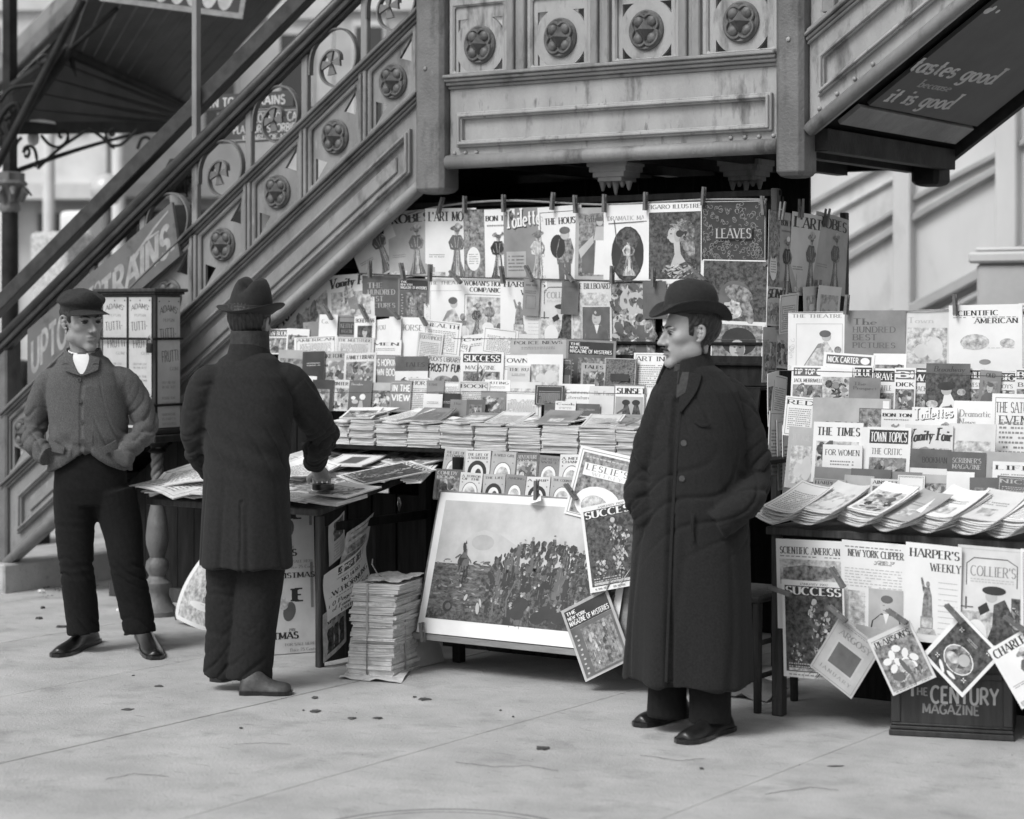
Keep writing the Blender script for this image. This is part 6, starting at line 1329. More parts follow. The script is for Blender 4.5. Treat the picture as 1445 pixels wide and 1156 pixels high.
row('right stand third row', 'magazines in the third row of the right stand', -.40, 6, """
1106 560 1150 616 3 0 w list | RED
1146 562 1256 620 0 1 g style | STYLE
1212 577 1290 640 0 2 w fig2 | BON TON
1286 575 1350 640 0 3 w fig3 | Toilettes
1345 566 1404 640 0 1 w blank | Dramatic | News
1398 556 1480 690 0 3 w list | THE SATURDAY | EVENING
""", stag=.010, th=.004, bend=.004)
row('right stand fourth row', 'magazines in the fourth row of the right stand', -.52, 7, """
1110 603 1154 690 3 0 g fade | JUDGE
1146 596 1216 700 0 1 w scene | THE TIMES
1160 628 1216 690 0 3 w plain | FOR WOMEN
1214 603 1236 690 0 1 w blank |
1222 603 1284 680 0 4 w band | TOWN TOPICS | THE CRITIC
1276 600 1344 680 0 2 c script | Vanity Fair
1338 598 1404 680 0 1 c fade |
1284 634 1342 690 0 4 w car | BOOKMAN
1336 638 1390 690 0 5 d blank | SCRIBNER'S | MAGAZINE
1386 638 1450 690 0 4 g plain |
1400 652 1460 700 0 6 w plain | LIFE
""", stag=.009, th=.004, bend=.004)
row('right stand lowest row', 'small magazines in the lowest row of the right stand', -.66, 8, """
1148 660 1206 712 1 0 t plain |
1200 662 1256 712 0 1 d plain |
1252 666 1300 712 0 0 t plain |
1132 680 1154 716 0 2 d plain |
1146 676 1192 716 2 3 g list | HARPER'S
1190 671 1232 716 1 2 g bust | 
1228 676 1270 716 0 4 c scene | AINSLEE'S
1266 671 1304 716 0 5 w argosy | |
1300 670 1340 716 0 4 g scene |
1335 666 1374 716 0 5 w revpic |
1368 674 1412 722 -2 6 d bust |
1406 673 1460 722 2 7 d list | NICK |
""", stag=.009, th=.004, bend=.003)
row('right stand front', 'large covers hung on the front of the right stand', RYF - .015, 0, """
1096 762 1192 890 -1 0 w sci | SCIENTIFIC AMERICAN
1187 765 1280 896 1 1 w clipper | NEW YORK CLIPPER
1277 768 1356 908 2 2 w statue | HARPER'S | WEEKLY
1350 772 1444 912 1 1 c reader | COLLIER'S
1104 820 1192 958 -1 3 w knight | SUCCESS | JANUARY 1902
1206 885 1250 930 8 1 g plain |
1440 776 1500 900 0 2 w list | 
""", stag=.010, th=.003, bend=.006)
row('right stand diamond row', 'tilted covers pegged along the right-hand front', RYF - .10, 0, """
1158 884 1228 972 32 0 g argosy | ARGOSY | JANUARY
1238 886 1306 972 -27 2 c pearson | PEARSON'S
1318 880 1396 968 42 1 w roundel | |
1412 896 1480 990 -33 3 w fig | CHARLES
""", stag=.010, th=.004, bend=.004)
# ---------------------------------------------------------------- clothespins
PM = None
def pin(px, py, y, roll, label, group, plane='y', s=1.0):
    global PM
    c = onY(px, py, y) if plane == 'y' else onX(px, py, y)
    o = bpy.data.objects.new('clothespin', None); COL.objects.link(o); o.empty_display_size = .03
    o.matrix_world = Matrix.Translation(c) @ (Matrix() if plane == 'y' else Matrix.Rotation(pi / 2, 4, 'Z')) @ Matrix.Rotation(R(roll), 4, 'Y') @ Matrix.Scale(s, 4); tag(o, label, 'clothespin', group)
    if PM is None:
        PM = []
        for k in (0, 1):
            b = MB(); y0 = -.012 + k * .0125; d = .004 * (1 if k else -1)
            b.hexa([(-.007, y0 + d * .2, -.042), (.007, y0 + d * .2, -.042), (.007, y0 + .010 + d * .2, -.042), (-.007, y0 + .010 + d * .2, -.042), (-.0055, y0 + d, .042), (.0055, y0 + d, .042), (.0055, y0 + .007 + d, .042), (-.0055, y0 + .007 + d, .042)])
            q = b.build('prong', 'pin_wood', None, bevel=.0015); PM.append(q.data); bpy.data.objects.remove(q)
        b = MB(); b.tube([(-.009, .0, .004), (.009, .0, .004)], .0045, 8); q = b.build('spring', 'steel', None, smooth=True); PM.append(q.data); bpy.data.objects.remove(q)
    for n_, me in zip(('prong', 'prong', 'spring'), PM):
        q = bpy.data.objects.new(n_, me); COL.objects.link(q); q.parent = o
top_pins = [(622, 290, 22), (656, 289, 2), (711, 287, 0), (780, 284, 8), (812, 288, -2), (853, 287, 2), (911, 284, 3), (993, 277, 6), (1077, 290, -4)]
for i, (a, c, r) in enumerate(top_pins): pin(a, c, .07, r, 'wooden clothespin, %s from left along the top clothesline' % ORD[i], 'pins on the top clothesline')
mid_pins = [(522, 380, 0), (568, 383, -12), (607, 385, 4), (643, 391, -46), (709, 388, -8), (747, 386, -28), (802, 388, -40), (864, 388, 2), (922, 392, 2), (986, 388, -50)]
for i, (a, c, r) in enumerate(mid_pins): pin(a, c, .035, r, 'wooden clothespin, %s from left along the second clothesline' % ORD[i], 'pins on the second clothesline')
low_pins = [(463, 441, -35), (513, 440, -32), (556, 442, -48), (596, 449, -34)]
for i, (a, c, r) in enumerate(low_pins): pin(a, c, -.04, r, 'wooden clothespin, %s from left above the third rack row' % ORD[i], 'pins above the third rack row')
for i, (a, c, r) in enumerate([(1103, 298, 12), (1130, 294, 0), (1166, 307, 18), (1108, 410, 4), (1154, 408, 6)]): pin(a, c, XR + .035, r, 'dark clothespin, %s on the end of the rack' % ORD[i], 'pins on the rack end', 'x')
pin(1088, 366, .04, 46, 'slanted clothespin at the corner between leaf cover and child portrait', 'pins by the corner post'); pin(1086, 466, .03, 78, 'level clothespin beside the portrait in the broad black hat', 'pins by the corner post')
pin(1195, 430, -.13, 6, 'wooden clothespin above the dark cover on the right-hand stand', 'pins on the right-hand stand'); pin(1348, 430, -.13, -2, 'wooden clothespin above the white engraving cover on the right-hand stand', 'pins on the right-hand stand')
for a, c, r, lb in ((1101, 834, -76, 'level clothespin holding the left edge of the rider cover'), (1182, 815, -34, 'slanted clothespin over the corner of the rider cover'), (1182, 866, -52, 'slanted clothespin holding the cover with a dark square'), (1266, 870, -60, 'dark clothespin holding the flower vase cover'), (1347, 866, -46, 'dark clothespin holding the round picture cover'), (1432, 880, -58, 'dark clothespin at the right edge above the tilted cover')):
    pin(a, c, RYF - .14, r, lb, 'pins along the right-hand front', s=1.05)
for a, c, r, lb in ((616, 690, 8, 'clothespin at the top left corner of the battle print'), (757, 692, 2, 'clothespin over a curled scrap on the battle print'), (596, 892, -6, 'pale clothespin at the lower left corner of the battle print'), (806, 694, -40, 'clothespin above the right corner of the battle print')):
    pin(a, c, -.71 if c < 800 else -.89, r, lb, 'pins on the battle print')
cs = onY(757, 706, -.70); b = MB(); b.strip([(cs.x - .03, cs.y, cs.z + .01), (cs.x, cs.y - .02, cs.z), (cs.x + .03, cs.y - .01, cs.z + .012)], .04, .001, nrm=(0, -.6, .8)); tag(b.build('paper_scrap', 'paper'), 'curled paper scrap pegged at the top of the battle print', 'paper scrap')
# ---------------------------------------------------------------- stacks on the middle shelf
def mag_block(w, d, t, seed):
    rnd = random.Random(seed); b = MB(); nz = 3; n = 6; ring = []
    base = [(-w / 2, -d / 2), (0, -d / 2 - .002), (w / 2, -d / 2), (w / 2, d / 2), (-w / 2, d / 2)]
    vs = []
    for k in range(nz + 1):
        j = rnd.uniform(-.003, .003); vs += [(x + j, y + rnd.uniform(-.0025, .0025), t * k / nz) for x, y in base]
    m_ = len(base); fs = [(k * m_ + i, k * m_ + (i + 1) % m_, (k + 1) * m_ + (i + 1) % m_, (k + 1) * m_ + i) for k in range(nz) for i in range(m_)]; b.add(vs, fs, 1); b.add(vs[-m_:], [tuple(range(m_))], 0); b.add(vs[:m_], [tuple(range(m_))[::-1]], 0)
    return b
def block_mesh(w, d, t, seed, top='paper_cream'):
    o = mag_block(w, d, t, seed).build('magazine', [top, 'page_edge']); me = o.data; bpy.data.objects.remove(o); return me
rs = random.Random(11)
edgesF = [446, 492, 528, 573, 620, 668, 715, 762, 815, 868, 908]
for i in range(len(edgesF) - 1):
    x0, x1 = xs(edgesF[i], -.55) + .002, xs(edgesF[i + 1], -.55) - .002; wv_ = x1 - x0; z = .953; n = 7 if i else 5
    lb = 'magazine in the %s stack from left on the middle shelf' % ORD[i]; meshes = [block_mesh(wv_ * .97, .24, .0155, 300 + i * 3 + k, rs.choice(('paper_cream', 'paper_grey', 'newsprint'))) for k in range(2)]
    for k in range(n):
        o = bpy.data.objects.new('magazine', meshes[k % 2]); COL.objects.link(o); o.location = ((x0 + x1) / 2 + rs.uniform(-.004, .004), -.425 + rs.uniform(-.010, .006), z); o.rotation_euler = (0, 0, R(rs.uniform(-1.5, 1.5)))
        t_ = rs.uniform(.72, 1.25); o.scale = (1, 1, t_); z += .0155 * t_ + .0004; tag(o, 'magazine %s from top in the %s stack from left, middle shelf' % (ORD[n - 1 - k], ORD[i]), 'magazine', 'magazines in the %s stack on the middle shelf' % ORD[i])
    # a loose magazine or two fanned over each stack
    for q in range(2):
        SEED[0] += 1; px = (edgesF[i] + edgesF[i + 1]) / 2 + rs.uniform(-12, 16); cx = xs(px, -.5)
        Mx = Matrix.Translation((cx, -.53 + .05 * q, z + .006 + .010 * q)) @ Matrix.Rotation(R(rs.uniform(-28, 22)), 4, 'Z') @ Matrix.Rotation(R(-86 + rs.uniform(-4, 6)), 4, 'X') @ Matrix.Rotation(R(rs.uniform(-4, 4)), 4, 'Y')
        magazine('loose magazine lying %s on the %s stack of the middle shelf' % (('flat on top', 'askew above')[q], ORD[i]), 'loose magazines over the shelf stacks', .16, .22, .006, Mx, rs.choice('wwcgt'), rs.choice(('scene', 'list', 'plain', 'fade')), [], SEED[0], (.012, .004, .006))
# ---------------------------------------------------------------- fanned piles along the front of the right-hand stand
fans = [(1056, 1130, 8, 'w'), (1108, 1186, 9, 'c'), (1168, 1256, 9, 'w'), (1226, 1290, 7, 'g'), (1262, 1366, 10, 'w'), (1328, 1420, 8, 'c'), (1362, 1476, 10, 'w')]
for i, (a, c, n, g) in enumerate(fans):
    ry_ = rs.uniform(14, 26); rz_ = rs.uniform(-30, -14)
    for k in range(n):
        SEED[0] += 1; u = k / (n - 1); cx = xs((a + c) / 2 - 16 + 24 * u + rs.uniform(-2, 2), RYF)
        Mx = Matrix.Translation((cx, RYF - .012 - .010 * (i % 2) + .016 * (1 - u) + rs.uniform(-.004, .004), RZ + .016 + .0066 * k + .004 * (i % 3))) @ Matrix.Rotation(R(rz_ + 10 * u + rs.uniform(-3, 3)), 4, 'Z') @ Matrix.Rotation(R(-78 + 6 * u + rs.uniform(-1, 1)), 4, 'X') @ Matrix.Rotation(R(ry_ - 9 * u + rs.uniform(-3, 3)), 4, 'Y')
        last = k == n - 1
        magazine('top magazine of the %s fanned pile from left, right stand' % ORD[i] if last else 'magazine %s from bottom of the %s fanned pile on the right stand' % (ORD[k], ORD[i]), 'magazines in the %s fanned pile' % ORD[i], .18, .22, .0028, Mx, g if last else rs.choice('wwcn'), rs.choice(('list', 'scene', 'fade', 'plain')) if last else 'blank', [], SEED[0], (.012 + .012 * u, .010, rs.uniform(-.01, .014)))
# ---------------------------------------------------------------- newspapers spread over the sloping table
kT = (TZB - TZF) / (TYB - TYF)
def onT(px, py, lift=0):
    d = ray(px, py); t = (TZF + lift + kT * (CAM.y - TYF) - CAM.z) / (d.z - kT * d.y); return CAM + d * t
nT = Vector((0, -kT, 1)).normalized()
def lay(label, cpx, dpx, w, h, ground, lay_, T, lift, seed, bend=(0, 0, 0), th=.006, name='newspaper', painter=None, pitch=0, rollz=0):
    """a paper lying on the table: centre pixel, and the pixel direction of its title line"""
    lift += .072; c = onT(*cpx, lift); q = onT(cpx[0] + dpx[0], cpx[1] + dpx[1], lift); s_ = (q - c); s_ -= nT * s_.dot(nT); s_.normalize(); t_ = nT.cross(s_)
    Mx = Matrix((( s_.x, -nT.x, t_.x, c.x), (s_.y, -nT.y, t_.y, c.y), (s_.z, -nT.z, t_.z, c.z), (0, 0, 0, 1)))
    Mx = Mx @ Matrix.Rotation(R(pitch), 4, 'X') @ Matrix.Rotation(R(rollz), 4, 'Y') @ Matrix.Translation((0, 0, -h / 2))
    return magazine(label, 'papers spread on the sloping table', w, h, th, Mx, ground, lay_, T, seed, bend, name=name, painter=painter, cat='newspaper' if name == 'newspaper' else 'magazine')
for k, (tx, ty, yw) in enumerate([(2.24, -.40, 4), (2.60, -.42, -6), (2.92, -.42, 8), (2.26, -.84, -9), (2.58, -.86, 5), (2.90, -.85, -5), (2.42, -.66, 16), (2.78, -.70, -12), (2.36, -.92, 3), (2.72, -.93, -3), (2.96, -.90, 10)]):
    sd = Vector((cos(R(yw)), sin(R(yw)), 0)); sd -= nT * sd.dot(nT); sd.normalize(); td = nT.cross(sd); c3 = Vector((tx, ty, TZF + kT * (ty - TYF))) + nT * (.008 + .0065 * k)
    magazine('newspaper %s from bottom of the spread covering the sloping table' % ORD[k], 'papers spread on the sloping table', .40, .46, .006, Matrix(((sd.x, -nT.x, td.x, c3.x), (sd.y, -nT.y, td.y, c3.y), (sd.z, -nT.z, td.z, c3.z), (0, 0, 0, 1))) @ Matrix.Translation((0, 0, -.23)), 'nwcnwgnwcnw'[k], ('list', 'scene', 'list')[k % 3], [], 940 + k, (-.006, -.004, .004), name='newspaper', cat='newspaper')
LF = .075
lay('newspaper flat at the far left of the sloping table', (330, 655), (60, 4), .5, .42, 'n', 'list', [], .006, 901)
lay('newspaper in the middle of the sloping table under the others', (430, 655), (60, 6), .5, .5, 'n', 'list', [], .008, 902)
lay('newspaper at the back right of the sloping table', (540, 642), (60, 8), .46, .44, 'w', 'scene', [], .007, 903, (0, .01, 0))
lay('white newspaper overhanging the front left corner of the table', (262, 672), (60, 10), .46, .46, 'n', 'list', [], .016, 904, (-.02, -.03, .0))
lay('second white newspaper overhanging the front left corner', (284, 664), (60, -6), .42, .44, 'w', 'list', [], .026, 905, (-.015, -.02, .0))
lay('picture weekly tucked at the back of the table below the shelf', (498, 630), (50, 10), .30, .26, 'c', 'scene', [], .022, 906, (.01, 0, 0), name='magazine')
lay('pale picture paper along the right edge of the table', (588, 645), (60, 16), .36, .30, 'w', 'scene', [], .020, 907, (.0, .004, .0))
lay('grey framed picture paper left of the rider magazine', (497, 650), (60, -26), .22, .24, 'w', 'argosy', ['', ''], .034, 908, (0, .004, 0), name='magazine')
lay('large magazine with mounted rider and pale title on the table', (545, 668), (60, 22), .27, .37, 'w', 'knight', ['SUCCESS', 'JANUARY'], .040, 909, (.0, .004, .004), name='magazine')
lay('scribbled white sheets beside the arm of the back-turned man', (424, 664), (60, -14), .26, .30, 'w', 'list', [], .036, 910, (.02, .02, .0))
lay('dark covered magazine at the front edge of the table', (487, 692), (60, 8), .25, .20, 'c', 'scene', [], .050, 911, (0, .005, .004), name='magazine')
lay('thick magazine under the dark covered one at the front edge', (468, 700), (60, 10), .28, .17, 'g', 'plain', [], .030, 912, (0, .004, 0), th=.016, name='magazine')
lay('folded newspaper hanging over the front edge by the coat', (410, 694), (60, 6), .26, .18, 'n', 'list', [], .040, 913, (-.02, -.01, 0))
for k in range(3): lay('loose paper edge %s from bottom at the right side of the table' % ORD[k], (596 - 4 * k, 668 - 2 * k), (60, -60), .34, .07, 'w', 'blank', [], .004 + .004 * k, 920 + k)
pc = onT(456, 688, .150); b = MB(); b.lathe([(.028, .0), (.046, .0), (.048, .004), (.048, .022), (.046, .026), (.030, .026), (.026, .02), (.026, .006)], (pc.x, pc.y, pc.z - .01), 24); tag(b.build('paperweight', 'leather', None, smooth='auto'), 'dark ring shaped paperweight on the newspapers under the hand', 'paperweight')
# ---------------------------------------------------------------- poster board in front of the table
b0, b1 = onZ(300, 932, 0), onZ(447, 921, 0); ds_ = (b1 - b0).normalized(); dt_ = Vector((ds_.y * -.06, ds_.x * .06, 1)).normalized(); HB = .70
PB = thing('poster_board', 'white printed Christmas poster board behind the back-turned man', 'poster', (b0 + b1) / 2)
slabn(b0 + Vector((0, 0, .004)), ds_, dt_, (b1 - b0).length, HB, .012, 'board', 'paper_cream', PB)
Wb = (b1 - b0).length; sh = Sheet(Wb, HB); sx = lambda px: (px - 300) / 147 * Wb; sy = lambda py: (925 - py) / 307
def half(y0):
    sh.text('E', sx(415), sy(y0 - 36), .058, 'ink', width=.05, thick=.34, thin=.12); sh.ell(sx(409), sy(y0 - 22), .030, .045, 'ink_soft', rot=-15); sh.ell(sx(401), sy(y0 - 34), .024, .03, 'pic_light'); sh.rect(sx(440), sy(y0 - 26), sx(444), sy(y0 - 90), 'ink_mid')
    sh.text('1901', sx(408), sy(y0 + 6), .014, 'ink', width=.03); sh.text('CHRISTMAS', sx(345), sy(y0 + 16), .030, 'ink', width=sx(421) - sx(345), thick=.24, thin=.1); sh.text('FOR SALE HERE', sx(402), sy(y0 + 26), .012, 'ink_mid', width=sx(445) - sx(402)); sh.text('Price 25 Cents', sx(409), sy(y0 + 34), .014, 'ink_mid', width=sx(446) - sx(409))
half(772); half(888); sh.text('CHRISTMAS', sx(378), sy(819), .024, 'ink', width=sx(446) - sx(378), thick=.2); sh.text('SALE', sx(300), sy(716), .05, 'ink', width=.2, thick=.3)
sh.build('lettering', PB, flatmap(b0 + Vector((0, 0, .004)), ds_, dt_))
# torn posters and the curled bill on the table's side panel
def side_sheet(name, label, cat, pts, m, paint, off, W, H, wave=.012):
    """sheet hung on the side panel x = TX1: pixel corners bl, br, tl"""
    bl, br, tl = [onX(p[0], p[1], TX1 + off) for p in pts]; ds2, dt2 = br - bl, tl - bl
    mp = lambda a, c, h: bl + ds2 * (a / W) + dt2 * (c / H) + Vector((1, 0, 0)) * (h + wave * (1 - cos(a / W * 5.5)) + wave * .6 * sin(c / H * 5 + 1))
    sh = Sheet(W, H); sh.rect(0, 0, W, H, m, .03); 
    if paint: paint(sh, W, H)
    T_ = thing(name, label, cat, (bl + br) / 2); sh.build('sheet', T_, mp)
    bk = Sheet(W, H); bk.rect(0, 0, W, H, m, .03); bk.build('backing', T_, lambda a, c, h: mp(a, c, -.0012)); return T_
def p_ains(s, W, H):
    s.text('15 CTS.', W * .06, H * .84, H * .04, 'ink_soft', width=W * .16); s.rect(W * .28, H * .78, W * .80, H * .95, 'ink', .02); s.text("AINSLEE'S", W * .31, H * .845, H * .075, 'paper', width=W * .46, thick=.24, thin=.12); s.lines(W * .36, H * .80, W * .72, H * .83, 1, 'ink_pale', random.Random(4)); s.lines(W * .84, H * .80, W * .97, H * .96, 4, 'ink_mid', random.Random(2), H * .02)
    s.text('BEGINNING NEW SERIAL', W * .16, H * .70, H * .03, 'ink_mid', width=W * .7); s.text('NO HERO', W * .34, H * .60, H * .07, 'ink', width=W * .40, thick=.22); s.text('BY', W * .46, H * .55, H * .025, 'ink', width=W * .08); s.text('E.W.HORNUNG', W * .04, H * .43, H * .095, 'ink', width=W * .92, thick=.2)
    s.lines(W * .2, H * .36, W * .8, H * .40, 1, 'ink_mid', random.Random(9)); s.text('160 Pages of Clever', W * .03, H * .25, H * .08, 'ink', width=W * .92, shear=.25, thick=.18); s.text('of Famous Authors', W * .1, H * .14, H * .08, 'ink', width=W * .8, shear=.25, thick=.18); s.text('PRICE 10', W * .26, H * .04, H * .06, 'ink', width=W * .5)
side_sheet('torn_bill', 'torn narrow bill with dark picture high on the table side', 'poster', [(464, 800), (486, 778), (464, 742)], 'paper_grey', lambda s, W, H: (s.rect(W * .1, H * .5, W * .9, H * .95, 'pic_dark'), s.lines(W * .1, H * .05, W * .9, H * .45, 6, 'ink_mid', random.Random(1))), .012, .10, .17, .004)
side_sheet('torn_bill', 'torn grey bill low on the table side behind the curled poster', 'poster', [(456, 936), (488, 905), (456, 868)], 'newsprint_b', lambda s, W, H: (s.text('XMAS', W * .1, H * .7, H * .2, 'ink', width=W * .7), s.rect(W * .1, H * .1, W * .9, H * .6, 'pic_dark')), .010, .14, .17, .003)
side_sheet('torn_bill', 'torn dark bill behind the top of the curled poster', 'poster', [(478, 800), (516, 770), (490, 752)], 'newsprint_b', lambda s, W, H: s.rect(W * .1, H * .1, W * .9, H * .9, 'pic_mid'), .016, .15, .14, .006)
side_sheet('curled_poster', 'curled white poster with black name plate on the table side', 'poster', [(460, 878), (519, 826), (458, 812)], 'paper', p_ains, .034, .24, .27, .016)
# ---------------------------------------------------------------- tied bundle of newspapers on the pavement
n0 = onZ(489, 953, 0); n1 = onZ(556, 957, 0); eb = (n1 - n0).normalized(); nb2 = Vector((-eb.y, eb.x, 0)); wb = (n1 - n0).length * .92; z = .0; rs = random.Random(21)
ang = math.atan2(eb.y, eb.x)
BUN = []
for k in range(24):
    t_ = rs.uniform(.010, .020) if k > 4 else rs.uniform(.012, .022); me = block_mesh(wb * rs.uniform(.95, 1.04), .30 * rs.uniform(.95, 1.05), t_, 700 + k, rs.choice(('newsprint', 'paper_grey', 'newsprint_b')))
    if k < 5: me.materials[1] = M['newsprint']
    elif k % 3 == 0: me.materials[1] = M['newsprint_b']
    o = bpy.data.objects.new('newspaper', me); COL.objects.link(o); c = (n0 + n1) / 2 + nb2 * .15; ln = .0009 * k * k * .15
    o.location = (c.x + rs.uniform(-.006, .006) + eb.x * (k * .0008), c.y + rs.uniform(-.006, .006) + eb.y * (k * .0008), z); o.rotation_euler = (R(rs.uniform(-.6, .6)), R(rs.uniform(-.6, .6)), ang + R(rs.uniform(-3, 3))); z += t_ + .0006
    tag(o, 'folded newspaper %s from bottom of the tied bundle on the pavement' % ORD[k], 'newspaper', 'newspapers in the tied bundle'); BUN.append(z)
zt = z; c = (n0 + n1) / 2 + nb2 * .15; rp = lambda a, d, zz: tuple(c + eb * a + nb2 * d + Vector((0, 0, zz)))
b = MB(); q = wb / 2 + .006; b.tube([rp(-q * .1, -.16, 0.01), rp(-q * .1, -.162, zt * .5), rp(-q * .1, -.155, zt), rp(0, 0, zt + .008), rp(.02, .155, zt)], .004, 6); b.tube([rp(-q, .02, .02), rp(-q, .02, zt), rp(0, 0, zt + .012), rp(q, -.02, zt), rp(q + .004, -.02, .02)], .004, 6); b.tube([rp(0, 0, zt + .01), rp(-.02, -.02, zt + .03), rp(-.05, -.01, zt + .07), rp(-.06, .02, zt + .09)], .003, 6)
tag(b.build('twine', 'rope', None, smooth=True), 'pale twine tied round the bundle of newspapers', 'twine')
# wrapper paper over the bundle top and on the ground beside it
def drape(name, label, pts, m, cat='paper', th=.0015, amp=.01, seed=1, n=10):
    rnd = random.Random(seed); A, B_, C_, D_ = [Vector(p) for p in pts]; b = MB(); vs = []
    ph = rnd.uniform(0, 6)
    for k in (0, 1):
        for j in range(n + 1):
            for i in range(n + 1):
                p = quadlerp(A, B_, C_, D_, i / n, j / n); wv2 = amp * (sin(i * 1.1 + ph) * cos(j * .9 + ph * .7) + .5 * sin(i * 2.3 + j * 1.7)); nn = (B_ - A).cross(D_ - A).normalized(); vs.append(tuple(p + nn * (wv2 - k * th)))
    m1 = (n + 1) ** 2; fs = [f for j in range(n) for i in range(n) for f in ((j * (n + 1) + i, j * (n + 1) + i + 1, (j + 1) * (n + 1) + i + 1, (j + 1) * (n + 1) + i), (m1 + (j + 1) * (n + 1) + i, m1 + (j + 1) * (n + 1) + i + 1, m1 + j * (n + 1) + i + 1, m1 + j * (n + 1) + i))]
    b.add(vs, fs); return tag(b.build(name, m, None, smooth=True), label, cat)
drape('wrapping_paper', 'crumpled wrapper folded over the top of the newspaper bundle', [rp(-.06, -.10, zt + .012), rp(q + .01, -.12, zt + .012), rp(q + .03, .14, zt + .02), rp(-.08, .15, zt + .02)], 'newsprint_b', amp=.006, seed=3)
drape('wrapping_paper', 'loose wrapper sheet trodden under the newspaper bundle', [onZ(478, 957, .006), onZ(566, 962, .008), onZ(585, 938, .006), onZ(500, 938, .006)], 'newsprint', amp=.006, seed=5)
pk = [onZ(545, 953, 0), onZ(628, 934, 0)]; pb_ = (pk[1] - pk[0]).normalized(); pn = Vector((-pb_.y, pb_.x, 0)); lp = (pk[1] - pk[0]).length
b = MB(); rs = random.Random(4); secs = []
for i in range(9):
    u = i / 8; hh = .17 * (1 - .35 * u) + rs.uniform(-.012, .012); p = pk[0] + pb_ * (lp * u); wdt = .20
    secs.append([p + Vector((0, 0, .003)), p + pn * .02 + Vector((0, 0, hh * .6)), p + pn * .05 + Vector((0, 0, hh)), p + pn * wdt + Vector((0, 0, hh * .9)), p + pn * (wdt + .02) + Vector((0, 0, .003))])
vs = [tuple(q) for s_ in secs for q in s_]; fs = [(i * 5 + j, (i + 1) * 5 + j, (i + 1) * 5 + j + 1, i * 5 + j + 1) for i in range(8) for j in range(4)] + [(0, 1, 2, 3, 4), tuple(40 + j for j in (4, 3, 2, 1, 0))]
b.add(vs, fs); tag(b.build('paper_parcel', 'paper_grey', None, smooth='auto', bevel=.004), 'paper wrapped parcel lying beside the newspaper bundle', 'parcel')
# big curled picture behind the legs of the back-turned man
pA, pB = onZ(247, 872, .03), onZ(330, 897, .005); hgt = .38; sA = Sheet(.42, hgt); sA.rect(0, 0, .42, hgt, 'paper', .03); sA.rect(.022, .022, .40, hgt - .02, 'pic_light', .03); sA.ell(.17, .11, .09, .02, 'paper'); sA.ell(.26, .15, .10, .03, 'pic_mid'); sA.ell(.2, .28, .14, .05, 'pic_sky')
dAB = pB - pA; nAB = Vector((-dAB.y, dAB.x, 0)).normalized()
CP = thing('curled_picture', 'large curled picture print with white border standing on the pavement', 'picture', (pA + pB) / 2)
mpA = lambda a, c, h: pA + dAB * (a / .42) + Vector((0, 0, c)) + nAB * (.12 * (c / hgt) ** 2 - h) + dAB.normalized() * (.16 * (c / hgt) ** 1.6 * (1 - a / .42 * .5)) + Vector((0, 0, -.02 * sin(a / .42 * pi)))
sA.build('sheet', CP, mpA); sB = Sheet(.42, hgt); sB.rect(0, 0, .42, hgt, 'paper_grey', .03); sB.build('backing', CP, lambda a, c, h: mpA(a, c, -.002))
b = MB(); q0 = mpA(0, .0, .004); b.tube([q0 + Vector((-.01, 0, .05)), q0 + Vector((0, 0, .02)), q0 + Vector((.012, 0, -.01))], .004, 6); b.build('corner_clip', 'wood', CP)
# dark bag or basket under the right-hand stand and loose papers under the chair
q = onZ(1060, 985, 0); drape('crumpled_paper', 'crumpled grey paper on the ground under the chair', [(q.x - .2, q.y - .02, .01), (q.x + .1, q.y - .06, .01), (q.x + .12, q.y + .2, .05), (q.x - .2, q.y + .2, .06)], 'paper_tan', amp=.014, seed=8)

